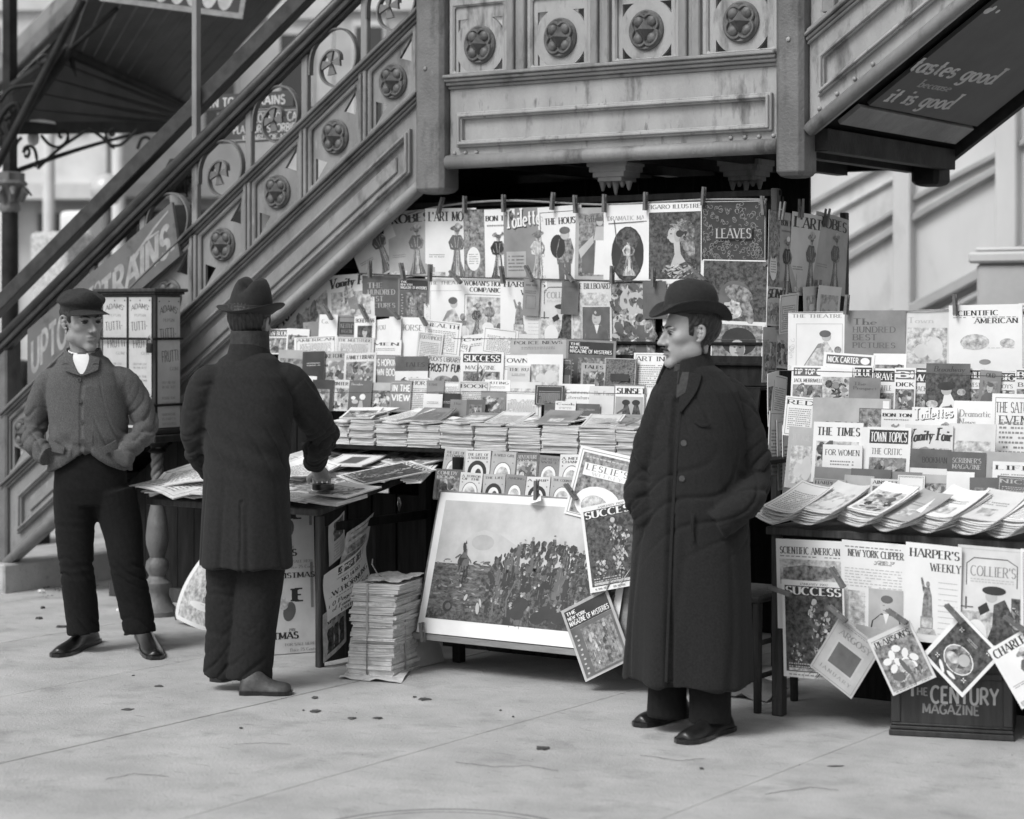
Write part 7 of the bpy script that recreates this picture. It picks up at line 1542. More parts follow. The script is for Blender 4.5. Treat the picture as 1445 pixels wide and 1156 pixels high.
# ---------------------------------------------------------------- people
def smin(a, b, k): h = np.clip(.5 + .5 * (b - a) / k, 0, 1); return b + (a - b) * h - k * h * (1 - h)
def smax(a, b, k): return -smin(-a, -b, k)
def ell_sdf(P, c, r):
    c, r = np.array(c), np.array(r); q = (P - c) / r; k0 = np.linalg.norm(q, axis=1); k1 = np.linalg.norm((P - c) / (r * r), axis=1); return k0 * (k0 - 1) / np.maximum(k1, 1e-9)
def cap_sdf(P, a, b, ra, rb):
    a, b = np.array(a), np.array(b); ab = b - a; t = np.clip(((P - a) @ ab) / (ab @ ab), 0, 1); return np.linalg.norm(P - a - t[:, None] * ab, axis=1) - (ra + (rb - ra) * t)
def head_sdf(P, young=1.0, nose=1.0, smile=0.0, jaw=1.0):
    d = ell_sdf(P, (0, -.014, .034), (.0745, .094, .084)); d = smin(d, ell_sdf(P, (0, .028, -.022), (.0575, .062, .080)), .03)
    d = smin(d, ell_sdf(P, (0, .036, -.070), (.0475 * jaw, .046, .040)), .025); d = smin(d, ell_sdf(P, (0, .076, -.104), (.025, .020, .018)), .024)
    for s in (-1, 1):
        d = smin(d, ell_sdf(P, (s * .043, .054, -.020 + .006 * smile), (.021, .024, .019)), .018); d = smin(d, ell_sdf(P, (s * .026, .080, .020), (.026, .011, .007)), .012)
        d = smin(d, ell_sdf(P, (s * .050 * jaw, .005, -.062), (.016, .034, .024)), .02)
    for s in (-1, 1): d = smax(d, -ell_sdf(P, (s * .031, .096, .002), (.017, .013, .0095)), .010)
    for s in (-1, 1): d = smin(d, ell_sdf(P, (s * .0305, .0775, .0015), (.0145, .0125, .0115)), .003)
    d = smin(d, cap_sdf(P, (0, .086, .014), (0, .108 + .006 * nose, -.029), .0075, .0105), .011); d = smin(d, ell_sdf(P, (0, .112 + .005 * nose, -.033), (.0105, .0100, .0085)), .006)
    for s in (-1, 1): d = smin(d, ell_sdf(P, (s * .0125, .099, -.037), (.0075, .010, .0065)), .006)
    d = smin(d, ell_sdf(P, (0, .087, -.060), (.0235, .0110, .0065)), .007); d = smin(d, ell_sdf(P, (0, .086, -.0725), (.020, .0105, .0070)), .007)
    d = smax(d, -ell_sdf(P, (0, .104, -.0662), (.021 + .004 * smile, .009, .0022)), .0035); d = smax(d, -ell_sdf(P, (0, .098, -.084), (.020, .010, .005)), .010)
    return d
def head_grid(n1=150, n2=120, **k):
    th = np.linspace(.0, pi, n2); ph = np.linspace(0, 2 * pi, n1, endpoint=False); ph = ph - .42 * np.sin(2 * (ph - pi / 2)) * 0.0
    T, Pp = np.meshgrid(th, ph, indexing='ij'); D = np.stack([np.sin(T) * np.cos(Pp), np.sin(T) * np.sin(Pp), np.cos(T)], -1).reshape(-1, 3); c = np.array((0, .008, -.004)); r = np.full(len(D), .19)
    for _ in range(60): r -= np.clip(head_sdf(c + D * r[:, None], **k), -.01, .02) * .75
    P = c + D * r[:, None]; F = [(i * n1 + j, (i + 1) * n1 + j, (i + 1) * n1 + (j + 1) % n1, i * n1 + (j + 1) % n1) for i in range(n2 - 1) for j in range(n1)]
    return P, F, D, n1, n2
class Fig:
    def __init__(s, px, py, label, D=None):
        s.g = onZ(px, py, 0) if D is None else Vector((onD(px, py, D).x, onD(px, py, D).y, 0)); s.label = label
    def W(s, a, b, z): return s.g + RT * a + FW * b + UP * z
    def inv(s, P): d = P - np.array(s.g); return np.stack([d @ np.array(RT), d @ np.array(FW), d[:, 2]], 1)
    def dirw(s, f): return (RT * f[0] + FW * f[1]).normalized()
def ring_loft(mb, fig, secs, n=40, ex=2.25, notch=None, mi=0):
    """secs: (z, a, b, rx, ry) with body forward fig.f; rings are superellipses"""
    f = Vector(fig.f).normalized(); l = Vector((f.y, -f.x)); vs = []     # lateral in (a, b)
    for (z, a, b, rx, ry) in secs:
        for j in range(n):
            t = 2 * pi * j / n; cx = abs(cos(t)) ** (2 / ex) * (1 if cos(t) > 0 else -1); sx_ = abs(sin(t)) ** (2 / ex) * (1 if sin(t) > 0 else -1)
            q = f * (ry * cx) + l * (rx * sx_); dz = notch(t if t < pi else t - 2 * pi, z) if notch else 0; vs.append(tuple(fig.W(a + q.x, b + q.y, z + dz)))
    k = len(secs); fs = [(i * n + j, i * n + (j + 1) % n, (i + 1) * n + (j + 1) % n, (i + 1) * n + j) for i in range(k - 1) for j in range(n)] + [tuple(range(n))[::-1], tuple(range((k - 1) * n, k * n))]
    return mb.add(vs, fs, mi)
def arm(mb, fig, pts, rad, ca):
    p0 = pts[0]; inner = (ca + (p0[0] - ca) * .45, p0[1] * .5, p0[2] + .004); limb(mb, fig, [inner] + list(pts), [rad[0] * .62, rad[0] * .86] + list(rad[1:]))
def limb(mb, fig, pts, rad, n=18, k=5):
    P = spl([tuple(p) + (r,) for p, r in zip(pts, rad)], k); mb.tube([fig.W(*p[:3]) for p in P], [p[3] for p in P], n)
def surf(fig, secs, phi, z, off=0.0, ex=2.25):
    S_ = sorted(secs); zz = [q[0] for q in S_]; a, b, rx, ry = [float(np.interp(z, zz, [q[i] for q in S_])) for i in (1, 2, 3, 4)]; f = Vector(fig.f).normalized(); l = Vector((f.y, -f.x)); t = phi
    cx = abs(cos(t)) ** (2 / ex) * (1 if cos(t) > 0 else -1); sx_ = abs(sin(t)) ** (2 / ex) * (1 if sin(t) > 0 else -1); q = f * ((ry + off) * cx) + l * ((rx + off) * sx_); return fig.W(a + q.x, b + q.y, z)
def cloth(name, mb, m, parent, fig, voxel=.007, smooth=5, disp=None, label=None):
    o = mb.build(name + '_tmp', m); r = o.modifiers.new('r', 'REMESH'); r.mode = 'VOXEL'; r.voxel_size = voxel; r.use_smooth_shade = True
    if smooth: q = o.modifiers.new('s', 'SMOOTH'); q.iterations = smooth; q.factor = .5
    dg = bpy.context.evaluated_depsgraph_get(); dg.update(); me = bpy.data.meshes.new_from_object(o.evaluated_get(dg), depsgraph=dg); bpy.data.objects.remove(o)
    n = len(me.vertices); co = np.empty(n * 3, 'f'); me.vertices.foreach_get('co', co); co = co.reshape(-1, 3).astype('d')
    if disp is not None:
        nr = np.empty(n * 3, 'f'); me.vertices.foreach_get('normal', nr); co = co + nr.reshape(-1, 3) * disp(fig.inv(co))[:, None]
    off = np.array(wloc(parent)) if parent else 0; me.vertices.foreach_set('co', (co - off).astype('f').ravel())
    me.polygons.foreach_set('use_smooth', [True] * len(me.polygons)); me.materials.clear(); me.materials.append(M[m]); me.polygons.foreach_set('material_index', [0] * len(me.polygons)); me.name = name; me.update()
    o = bpy.data.objects.new(name, me); COL.objects.link(o); o.parent = parent
    if label: o['label'] = label
    return o
def nz(P, fr, seed):      # cheap smooth noise from sines
    r = np.random.RandomState(seed); v = np.zeros(len(P))
    for _ in range(7):
        k = r.normal(size=3) * np.array(fr); v += np.sin(P @ k + r.uniform(0, 6.28))
    return v / 3.2
def crease(v, sharp=.4): return np.exp(-(v / sharp) ** 2)
def armfold(P, pts, amp=.006, k=75, seed=1, spread=.085):
    """creases ringing a bent sleeve, strongest at the elbow"""
    pts = np.array(pts, 'd'); best = np.full(len(P), 9.); S_ = np.zeros(len(P)); acc = 0; el = 0
    for i in range(len(pts) - 1):
        a, b = pts[i], pts[i + 1]; L = np.linalg.norm(b - a); t = np.clip(((P - a) @ (b - a)) / L ** 2, 0, 1); d = np.linalg.norm(P - a - t[:, None] * (b - a), axis=1); m_ = d < best; best[m_] = d[m_]; S_[m_] = (acc + t * L)[m_]; acc += L
        if i == 0: el = acc
    env = np.exp(-((S_ - acc * .55) / .10) ** 2) + .12 + .45 * np.exp(-((S_ - acc * .86) / .06) ** 2); w = np.exp(-np.maximum(best - spread, 0) / .02)
    ph = nz(P, (13, 13, 9), seed) * 2.6 + P[:, 0] * 22 + P[:, 1] * 16; v = np.sin(S_ * k * .72 + ph); return amp * env * w * (.35 * v - .9 * crease(v, .42))
def head_matrix(fig, a, b, z, f, s=1.05, pitch=0, tilt=0):
    F = fig.dirw(f); X = F.cross(UP).normalized(); o = fig.W(a, b, z); m_ = Matrix(((X.x, F.x, 0, o.x), (X.y, F.y, 0, o.y), (X.z, F.z, 1, o.z), (0, 0, 0, 1))); return m_ @ Matrix.Rotation(R(pitch), 4, 'X') @ Matrix.Rotation(R(tilt), 4, 'Y') @ Matrix.Scale(s, 4)
def tf(Mx, P): A = np.array(Mx); return P @ A[:3, :3].T + A[:3, 3]
def person(fig, name_label, Hm, neck, chest, skin='skin', hands=None, hair=None, brow=True, **hk):
    """one continuous body mesh (head, ears, neck, chest, hands) as the person itself; hair and features are children"""
    P, F, D, n1, n2 = head_grid(**hk); mb = MB(); mb.add([tuple(p) for p in tf(Hm, P)], F)
    for s in (-1, 1):       # ears
        E = [(s * .074, -.002, .018), (s * .083, -.010, .026), (s * .087, -.020, .018), (s * .086, -.022, .0), (s * .080, -.014, -.018), (s * .074, -.004, -.028), (s * .073, .002, -.022)]
        mb.tube([tuple(tf(Hm, np.array([e]))[0]) for e in spl(E, 3)], .0062, 8); C_ = [(s * .072, -.006, .012), (s * .080, -.012, .0), (s * .074, -.006, -.016)]; mb.tube([tuple(tf(Hm, np.array([e]))[0]) for e in spl(C_, 3)], .009, 8)
    hc = Hm @ Vector((0, -.018, -.03)); mb.tube([Vector(p) for p in spl([tuple(hc), tuple(hc.lerp(fig.W(*neck), .5)), tuple(fig.W(*neck)), tuple(fig.W(neck[0], neck[1], neck[2] - .10))], 4)], [.056 + .004 * (i / 12) ** 2 for i in range(13)], 20)
    ring_loft(mb, fig, chest, 28)
    if hands: hands(mb)
    o = cloth('person', mb, skin, None, fig, .0030, 2); me = o.data
    c = fig.g; me.transform(Matrix.Translation(-c)); o.location = c; tag(o, name_label, 'person')
    # eyes, lashes, brows, lips
    for s in (-1, 1):
        e = MB(); base = np.array((s * .0305, .0795, .0012)); R_ = .0128; vs = []; fs = []; mi = []
        for i in range(9):
            for j in range(14):
                th = pi * i / 8; ph = 2 * pi * j / 14; vs.append(base + R_ * np.array((sin(th) * cos(ph) * 1.08, cos(th), sin(th) * sin(ph) * .62)))
        e.add([tuple(v) for v in tf(Hm, np.array(vs))], [(i * 14 + j, i * 14 + (j + 1) % 14, (i + 1) * 14 + (j + 1) % 14, (i + 1) * 14 + j) for i in range(8) for j in range(14)]); e.m = [(1 if f_ < 14 * 3 else 0) for f_ in range(len(e.f))]; e.build('eye', ['eye_white', 'iris'], o, smooth=True)
        if brow:
            b = MB(); L = [(s * .012, .0945, .0195), (s * .024, .0935, .0245), (s * .036, .0865, .0250), (s * .047, .0735, .0190)]; b.tube([tuple(tf(Hm, np.array([q]))[0]) for q in spl(L, 4)], [.003, .0035, .004, .004, .0043, .0043, .0042, .004, .0038, .0034, .003, .0022, .0012], 8, flat=.8); b.build('eyebrow', 'hair', o, smooth=True)
            b = MB(); L = [(s * .017, .0885, .0045), (s * .025, .0925, .0098), (s * .034, .0905, .0100), (s * .0445, .0805, .0050)]; b.tube([tuple(tf(Hm, np.array([q]))[0]) for q in spl(L, 4)], .0017, 6); b.build('eyelid', 'hair', o, smooth=True)
    for q, zz, hh, wd in (('lip', -.0605, .0040, .0205), ('lip', -.0722, .0048, .0185)):
        b = MB(); vs = []
        L = [(wd * t, .0965 - 7.0 * (wd * t) ** 2 - (.001 if hh < .0045 else .0018), zz + (.0012 * (1 - abs(t)) if hh < .0045 else -.0015 * (1 - abs(t)))) for t in (-1, -.6, -.2, .2, .6, 1)]; b.tube([tuple(tf(Hm, np.array([q_]))[0]) for q_ in L], [hh * .2, hh * .75, hh, hh, hh * .75, hh * .2], 8, flat=.8); b.build(q, 'lip', o, smooth=True)
    if hair:
        low_, front, side, thick = hair     # how far down at the back, hairline height, sideburn, thickness
        nrm = D; h = MB(); x, y, z = P[:, 0], P[:, 1], P[:, 2]; cover_ = np.minimum(np.minimum((z - (low_ + .9 * np.maximum(y + .055, 0) + .0)) / .012, 1), 1)
        line = np.where(y < -.02, low_, np.where(y < .03, side + (y + .02) * .35, front - (0.085 - np.clip(y, .03, .085)) * .35)); mask = np.clip((z - line) / .010, -.4, 1.0)
        ear = (np.abs(y + .008) < .020) & (z < .024) & (z > -.036) & (np.abs(x) > .06); mask = np.where(ear, np.minimum(mask, -.2), mask); r_ = np.random.RandomState(5); bump = .0018 * np.sin(x * 420 + y * 160) + .0015 * np.sin(y * 380 + z * 240)
        Q = P + nrm * (np.where(mask > 0, mask * (thick + bump), mask * .012))[:, None]; h.add([tuple(p) for p in tf(Hm, Q)], F); h.build('hair', 'hair', o, smooth=True)
    return o
def shoe(fig, par, heel, toe, m='leather', w=1.0, name='shoe'):
    h, t = fig.W(*heel), fig.W(*toe); ax = (t - h); ax.z = 0; L = ax.length; ax.normalize(); la = Vector((-ax.y, ax.x, 0)); b = MB(); n = 16; vs = []
    prof = [(-.02, .016, .05), (0, .030, .072), (.08, .036, .092), (.22, .036, .112), (.36, .036, .106), (.48, .038, .080), (.60, .043, .064), (.74, .047, .055), (.86, .046, .052), (.95, .039, .047), (1.0, .024, .036)]
    for u, hw, hh in prof:
        c = h + ax * (L * u)
        for j in range(n):
            a = 2 * pi * j / n; x_ = hw * w * cos(a) * (1.0 if sin(a) < 0 else 1 - .30 * max(sin(a), 0)); z_ = .016 + (hh - .016) * max(sin(a), 0) if sin(a) > 0 else .016 + .004 * sin(a); vs.append(tuple(c + la * x_ + UP * z_))
    k = len(prof); b.add(vs, [(i * n + j, (i + 1) * n + j, (i + 1) * n + (j + 1) % n, i * n + (j + 1) % n) for i in range(k - 1) for j in range(n)] + [tuple(range(n)), tuple(range((k - 1) * n, k * n))[::-1]])
    o = b.build(name, m, par, smooth=True); q = o.modifiers.new('s', 'SUBSURF'); q.levels = q.render_levels = 1
    s_ = MB(); prof2 = [(-.035, .016), (-.01, .032), (.1, .039), (.3, .036), (.42, .034), (.6, .045), (.76, .050), (.9, .047), (.98, .037), (1.03, .018)]
    top = [tuple(h + ax * (L * u) + la * (hw * w)) for u, hw in prof2] + [tuple(h + ax * (L * u) - la * (hw * w)) for u, hw in prof2[::-1]]; nn = len(top)
    s_.add([(x, y, .001) for x, y, _ in top] + [(x, y, .017) for x, y, _ in top], [tuple(range(nn)), tuple(range(nn, 2 * nn))[::-1]] + [(i, nn + i, nn + (i + 1) % nn, (i + 1) % nn) for i in range(nn)]); s_.build('sole', 'leather', o)
    hl = MB(); p = [h + ax * (L * u) + la * (q_ * .033 * w) for u, q_ in ((-.03, -1), (.24, -1), (.24, 1), (-.03, 1))]; hl.hexa([(v.x, v.y, .0) for v in p] + [(v.x, v.y, .018) for v in p]); 
    if m != 'leather_worn':
        for i in range(4):      # laces
            u = .30 + .055 * i; c = h + ax * (L * u); zz = .108 - .012 * i - .0016 * i * i; lb = MB(); lb.tube([tuple(c + la * .018 + UP * (zz - .002)), tuple(c + UP * (zz + .004)), tuple(c - la * .018 + UP * (zz - .002))], .0022, 5); lb.build('lace', 'iron_mid', o, smooth=True)
    return o
def strip_on(fig, secs, pts, w, th, name, m, par, off=.004, ex=2.25):
    """thin band following (phi, z) points over a lofted garment"""
    P = [surf(fig, secs, p, z, off, ex) for p, z in spl(pts, 4)]; b = MB(); c = fig.W(secs[len(secs) // 2][1], secs[len(secs) // 2][2], 0); vs = []
    for i, p in enumerate(P):
        t = (P[min(i + 1, len(P) - 1)] - P[max(i - 1, 0)]).normalized(); n_ = (p - c); n_.z = 0; n_.normalize(); e = t.cross(n_).normalized() * (w / 2); vs += [p - e, p + e, p + e + n_ * th, p - e + n_ * th]
    k = len(P); b.add([tuple(v) for v in vs], [(i * 4 + j, i * 4 + (j + 1) % 4, i * 4 + 4 + (j + 1) % 4, i * 4 + 4 + j) for i in range(k - 1) for j in range(4)] + [(3, 2, 1, 0), tuple((k - 1) * 4 + j for j in range(4))]); return b.build(name, m, par, bevel=.0015)
def patch_on(fig, secs, poly, th, name, m, par, off=.004, ex=2.25, n=7):
    """flat cloth piece given as a quad of (phi, z) corners, wrapped on the garment"""
    A, B_, C_, D_ = [Vector((p[0], p[1], 0)) for p in poly]; b = MB(); vs = []
    for k in (0, 1):
        for j in range(n + 1):
            for i in range(n + 1): q = quadlerp(A, B_, C_, D_, i / n, j / n); vs.append(tuple(surf(fig, secs, q.x, q.y, off + (th if k == 0 else 0), ex)))
    m1 = (n + 1) ** 2; I = lambda i, j, k: k * m1 + j * (n + 1) + i; fs = []
    for j in range(n):
        for i in range(n): fs += [(I(i, j, 0), I(i + 1, j, 0), I(i + 1, j + 1, 0), I(i, j + 1, 0)), (I(i, j + 1, 1), I(i + 1, j + 1, 1), I(i + 1, j, 1), I(i, j, 1))]
    for i in range(n): fs += [(I(i, 0, 1), I(i + 1, 0, 1), I(i + 1, 0, 0), I(i, 0, 0)), (I(i, n, 0), I(i + 1, n, 0), I(i + 1, n, 1), I(i, n, 1)), (I(0, i, 0), I(0, i + 1, 0), I(0, i + 1, 1), I(0, i, 1)), (I(n, i, 1), I(n, i + 1, 1), I(n, i + 1, 0), I(n, i, 0))]
    b.add(vs, fs); o = b.build(name, m, par, smooth='auto'); return o
def button(fig, secs, phi, z, par, r=.011, off=.006, ex=2.25, m='button'):
    p = surf(fig, secs, phi, z, off, ex); p2 = surf(fig, secs, phi, z, off + .02, ex); n_ = (p2 - p).normalized(); b = MB(); b.tube([p, p + n_ * .003, p + n_ * .005, p + n_ * .005, p + n_ * .0035], [r, r, r * .9, r * .55, r * .4], 14); b.build('button', m, par, smooth='auto')
def collar(fig, par, c, zlo, zhi, r0, r1, f, m, gap=.5, th=.007, name='collar', fall=0.0):
    """stand-up collar open towards f (a,b); r0 at the bottom, r1 at the top"""
    F = Vector(f).normalized(); l = Vector((F.y, -F.x)); n = 28; vs = []; b = MB()
    for k in (0, 1):
        for j in range(5):
            v = j / 4; rr = r0 + (r1 - r0) * v + (th if k else 0)
            for i in range(n + 1):
                t = gap + (2 * pi - 2 * gap) * i / n; q = F * (cos(t) * rr * 1.08) + l * (sin(t) * rr); dz = -fall * max(cos(t), 0) * 1.0; vs.append(tuple(fig.W(c[0] + q.x, c[1] + q.y, zlo + (zhi - zlo) * v + dz)))
    m1 = 5 * (n + 1); I = lambda i, j, k: k * m1 + j * (n + 1) + i; fs = []
    for j in range(4):
        for i in range(n): fs += [(I(i, j, 1), I(i + 1, j, 1), I(i + 1, j + 1, 1), I(i, j + 1, 1)), (I(i, j + 1, 0), I(i + 1, j + 1, 0), I(i + 1, j, 0), I(i, j, 0))]
    for i in range(n): fs += [(I(i, 4, 1), I(i + 1, 4, 1), I(i + 1, 4, 0), I(i, 4, 0))]
    for j in range(4): fs += [(I(0, j, 0), I(0, j, 1), I(0, j + 1, 1), I(0, j + 1, 0)), (I(n, j, 1), I(n, j, 0), I(n, j + 1, 0), I(n, j + 1, 1))]
    b.add(vs, fs); return b.build(name, m, par, smooth='auto', bevel=.002)
def hat_lathe(Hm, prof, n=48, fn=None, fx=.84):
    """lathe in head space: prof of (r, z) with y the long axis; fn deforms (x, y, z)"""
    vs = []; k = len(prof)
    for r, z in prof:
        for j in range(n):
            a = 2 * pi * j / n; p = [r * cos(a) * fx, r * sin(a), z]; vs.append(fn(*p) if fn else p)
    fs = [(i * n + j, i * n + (j + 1) % n, (i + 1) * n + (j + 1) % n, (i + 1) * n + j) for i in range(k - 1) for j in range(n)] + [tuple(range((k - 1) * n, k * n))]
    b = MB(); b.add([tuple(v) for v in tf(Hm, np.array(vs, 'd'))], fs); return b

# ======================= man in the long overcoat and bowler
mn = Fig(978, 1033, ''); mn.f = (-.57, -.82)
mn.g = Vector((onZ(978, 1030, 0).x, onZ(978, 1030, 0).y, 0))
Hm = head_matrix(mn, -.014, -.01, 1.488, (-.955, -.30), 1.06, pitch=-1)
ch = [(1.10, -.01, 0, .14, .09), (1.25, -.01, 0, .16, .10), (1.33, -.02, 0, .11, .08), (1.37, -.02, 0, .062, .06)]
man = person(mn, 'person in bowler hat and long black overcoat, hands in pockets', Hm, (-.015, .005, 1.36), ch, 'skin', hair=(-.075, .075, -.022, .010), nose=.25, smile=1.0)
mst = MB()      # moustache and side of the mouth
for s in (-1, 1):
    L = [(s * .002, .1055, -.0485), (s * .012, .1030, -.0520), (s * .022, .0955, -.0565), (s * .027, .0900, -.0610)]; mst.tube([tuple(tf(Hm, np.array([q]))[0]) for q in spl(L, 4)], [.004, .0048, .0052, .0052, .0052, .005, .0048, .0044, .004, .0036, .003, .0022, .001], 8)
mst.build('moustache', 'hair', man, smooth=True)
coat_m = [(.185, -.012, 0, .252, .205), (.20, -.012, 0, .252, .205), (.4, -.012, 0, .242, .195), (.6, -.010, 0, .232, .186), (.8, -.008, 0, .222, .178), (.95, -.004, 0, .212, .168), (1.10, 0, 0, .205, .158), (1.20, .004, 0, .188, .142), (1.27, .006, 0, .165, .124), (1.315, .004, 0, .132, .104), (1.345, .0, 0, .110, .088), (1.37, -.008, 0, .078, .072)]
aL = [(.138, .02, 1.255), (.198, .0, 1.10), (.226, -.03, .945), (.172, -.155, .86), (.065, -.185, .785)]; aR = [(-.085, -.02, 1.245), (-.145, -.01, 1.10), (-.190, .0, .95), (-.200, -.03, .86), (-.150, -.04, .77)]
mb = MB(); ring_loft(mb, mn, coat_m); arm(mb, mn, aL, [.074, .072, .068, .064, .060], 0); arm(mb, mn, aR, [.070, .068, .066, .062, .058], 0)
def dm(P):
    a, b, z = P[:, 0], P[:, 1], P[:, 2]; f = np.array(mn.f) / np.hypot(*mn.f); l = np.array((f[1], -f[0])); u = (a + .01) * l[0] + b * l[1]; v = (a + .01) * f[0] + b * f[1]; ph = np.arctan2(u / .22, v / .18)
    near = (np.hypot(u / .26, v / .21) < 1.22); low_ = np.clip((1.0 - z) / .8, 0, 1)
    d = .012 * low_ * np.sin(ph * 5 + 1.2 + 1.1 * nz(P, (4, 4, 2.2), 3)) - .012 * low_ * crease(np.sin(ph * 4 + 2.1 + 1.4 * nz(P, (4, 4, 2), 6)), .3) + .006 * nz(P, (9, 9, 3.2), 4) - .008 * crease(np.sin(z * 26 + ph * 5 + 2.2 * nz(P, (7, 7, 5), 9)), .3) * np.exp(-((z - .86) / .16) ** 2) - .006 * crease(np.sin(z * 20 - ph * 7 + 2 * nz(P, (7, 7, 5), 19)), .3) * np.exp(-((z - 1.2) / .09) ** 2)
    step = np.where((ph > -.06) & (ph < .9) & (z < 1.26) & near, .009 * np.exp(-np.maximum(ph, 0) / .5), 0); slit = np.where((np.abs(ph + .10) < .07) & (z < 1.24), -.006 - .012 * np.clip((.5 - z) / .3, 0, 1), 0)
    return d + step + slit + armfold(P, aL, .014, 70, 2, .076) + armfold(P, aR, .011, 72, 3, .076)
coat = cloth('overcoat', mb, 'coat_black', man, mn, .0062, 4, dm)
for z in (1.085, .955): button(mn, coat_m, -.22, z, coat, .012, .004)
collar(mn, coat, (-.02, .004), 1.325, 1.412, .105, .070, (-.80, -.60), 'coat_black', .55, .010, fall=.03)
collar(mn, man, (-.022, -.002), 1.335, 1.385, .072, .062, (-.8, -.6), 'scarf', .15, .006, name='neckerchief', fall=.012)
strip_on(mn, coat_m, [(-.02, 1.325), (-.10, 1.24), (-.10, 1.0), (-.08, .6), (-.06, .21)], .012, .004, 'front_edge', 'coat_black', coat, .004); patch_on(mn, coat_m, [(-.14, 1.20), (-.10, 1.20), (-.02, 1.345), (-.66, 1.338)], .008, 'lapel', 'coat_black', coat, .008)
patch_on(mn, coat_m, [(-.18, 1.27), (-.02, 1.25), (.02, 1.345), (-.28, 1.345)], .004, 'neckerchief_front', 'scarf', man, .013)
strip_on(mn, coat_m, [(-.40, 1.165), (-.55, 1.150), (-.72, 1.158)], .010, .003, 'breast_pocket', 'coat_black', coat, .008)
strip_on(mn, coat_m, [(-.44, .83), (-.42, .78), (-.44, .73)], .012, .004, 'pocket_welt', 'coat_black', coat, .010)
mb = MB(); limb(mb, mn, [(-.09, .0, .45), (-.095, .0, .25), (-.10, -.01, .05)], [.085, .078, .072]); limb(mb, mn, [(.065, -.06, .45), (.06, -.08, .25), (.055, -.09, .045)], [.09, .085, .078])
cloth('trousers', mb, 'trouser', man, mn, .007, 3, lambda P: .004 * nz(P, (20, 20, 12), 8))
gl = lambda px, py: (lambda v: ((v - mn.g).dot(RT), (v - mn.g).dot(FW), 0))(onZ(px, py, 0))
shoe(mn, man, gl(968, 1010), gl(901, 1026)); shoe(mn, man, gl(1028, 1030), gl(963, 1050), w=1.08)
# bowler: domed crown, curled brim
def curl(x, y, z): return [x, y, z + (2.7 * x * x if abs(x) > 0 else 0) * (1 if (x * x + (y * .84) ** 2) > .0068 else (x * x + (y * .84) ** 2) / .0068) - .70 * max(abs(y) - .085, 0) ** 1.25]
Hb = Hm @ Matrix.Translation((0, -.006, .064)) @ Matrix.Rotation(R(3.5), 4, 'X')
b = hat_lathe(Hb, [(.094, .0), (.132, .002), (.147, .006), (.151, .010), (.147, .0125), (.132, .008), (.102, .006), (.0985, .010), (.098, .028)], fn=curl); o = b.build('hat_brim', 'felt', man, smooth=True)
b = hat_lathe(Hb, [(.098, .006), (.0985, .03), (.0975, .058), (.092, .083), (.081, .103), (.063, .117), (.042, .125), (.018, .129), (.002, .1295)]); hc_ = b.build('hat_crown', 'felt', man, smooth=True)
b = hat_lathe(Hb, [(.099, .010), (.1005, .011), (.1005, .030), (.099, .031)], fn=lambda x, y, z: [x, y, z + 2.2 * x * x]); b.build('hat_band', 'scarf', man, smooth='auto')

# ======================= boy in cap and tweed jacket
by = Fig(150, 922, ''); by.g = Vector((onZ(140, 920, 0).x, onZ(140, 920, 0).y, 0)); by.f = (.06, -1)
sca = 305.; ax = lambda px: (px - 140) / sca
Hm = head_matrix(by, ax(117), -.02, 1.528, (.62, -.78), 1.10, pitch=-3, tilt=2)
tj = [(.835, ax(127), .01, .198, .138), (.86, ax(127), .01, .196, .138), (.95, ax(126), .0, .186, .132), (1.06, ax(125), 0, .180, .126), (1.16, ax(122), .0, .182, .124), (1.24, ax(121), .0, .184, .118), (1.295, ax(120), 0, .165, .108), (1.33, ax(119), .0, .132, .096), (1.36, ax(118), .0, .115, .082), (1.385, ax(117), .002, .074, .066)]
bch = [(1.15, ax(119), .0, .13, .085), (1.28, ax(119), .0, .13, .085), (1.34, ax(118), .0, .09, .07), (1.38, ax(117), .0, .058, .056)]
def wrist_hand(mb):
    p = by
    limb(mb, p, [(ax(46), -.03, .975), (ax(58), -.09, .940), (ax(70), -.095, .918)], [.022, .022, .02], 12)
boy = person(by, 'person in flat cap and grey tweed jacket, hands in jacket pockets', Hm, (ax(117), .004, 1.375), bch, 'skin_tan', hands=wrist_hand, hair=(-.055, .070, -.018, .008), nose=.7, jaw=1.10)
bL = [(ax(69), .0, 1.258), (ax(53), .03, 1.14), (ax(46), .03, 1.02), (ax(53), -.06, .955), (ax(76), -.118, .912)]; bR = [(ax(174), .0, 1.265), (ax(194), .03, 1.15), (ax(203), .02, 1.045), (ax(193), -.06, .965), (ax(178), -.13, .905)]
def notch_(t, z): return (.085 * math.exp(-(t / .30) ** 2) + .03 * math.exp(-((abs(t) - .3) / .5) ** 2)) * max(0, min(1, (.98 - z) / .12))
mb = MB(); ring_loft(mb, by, tj, notch=notch_); arm(mb, by, bL, [.062, .058, .054, .051, .047], ax(120)); arm(mb, by, bR, [.062, .058, .054, .051, .050], ax(120))
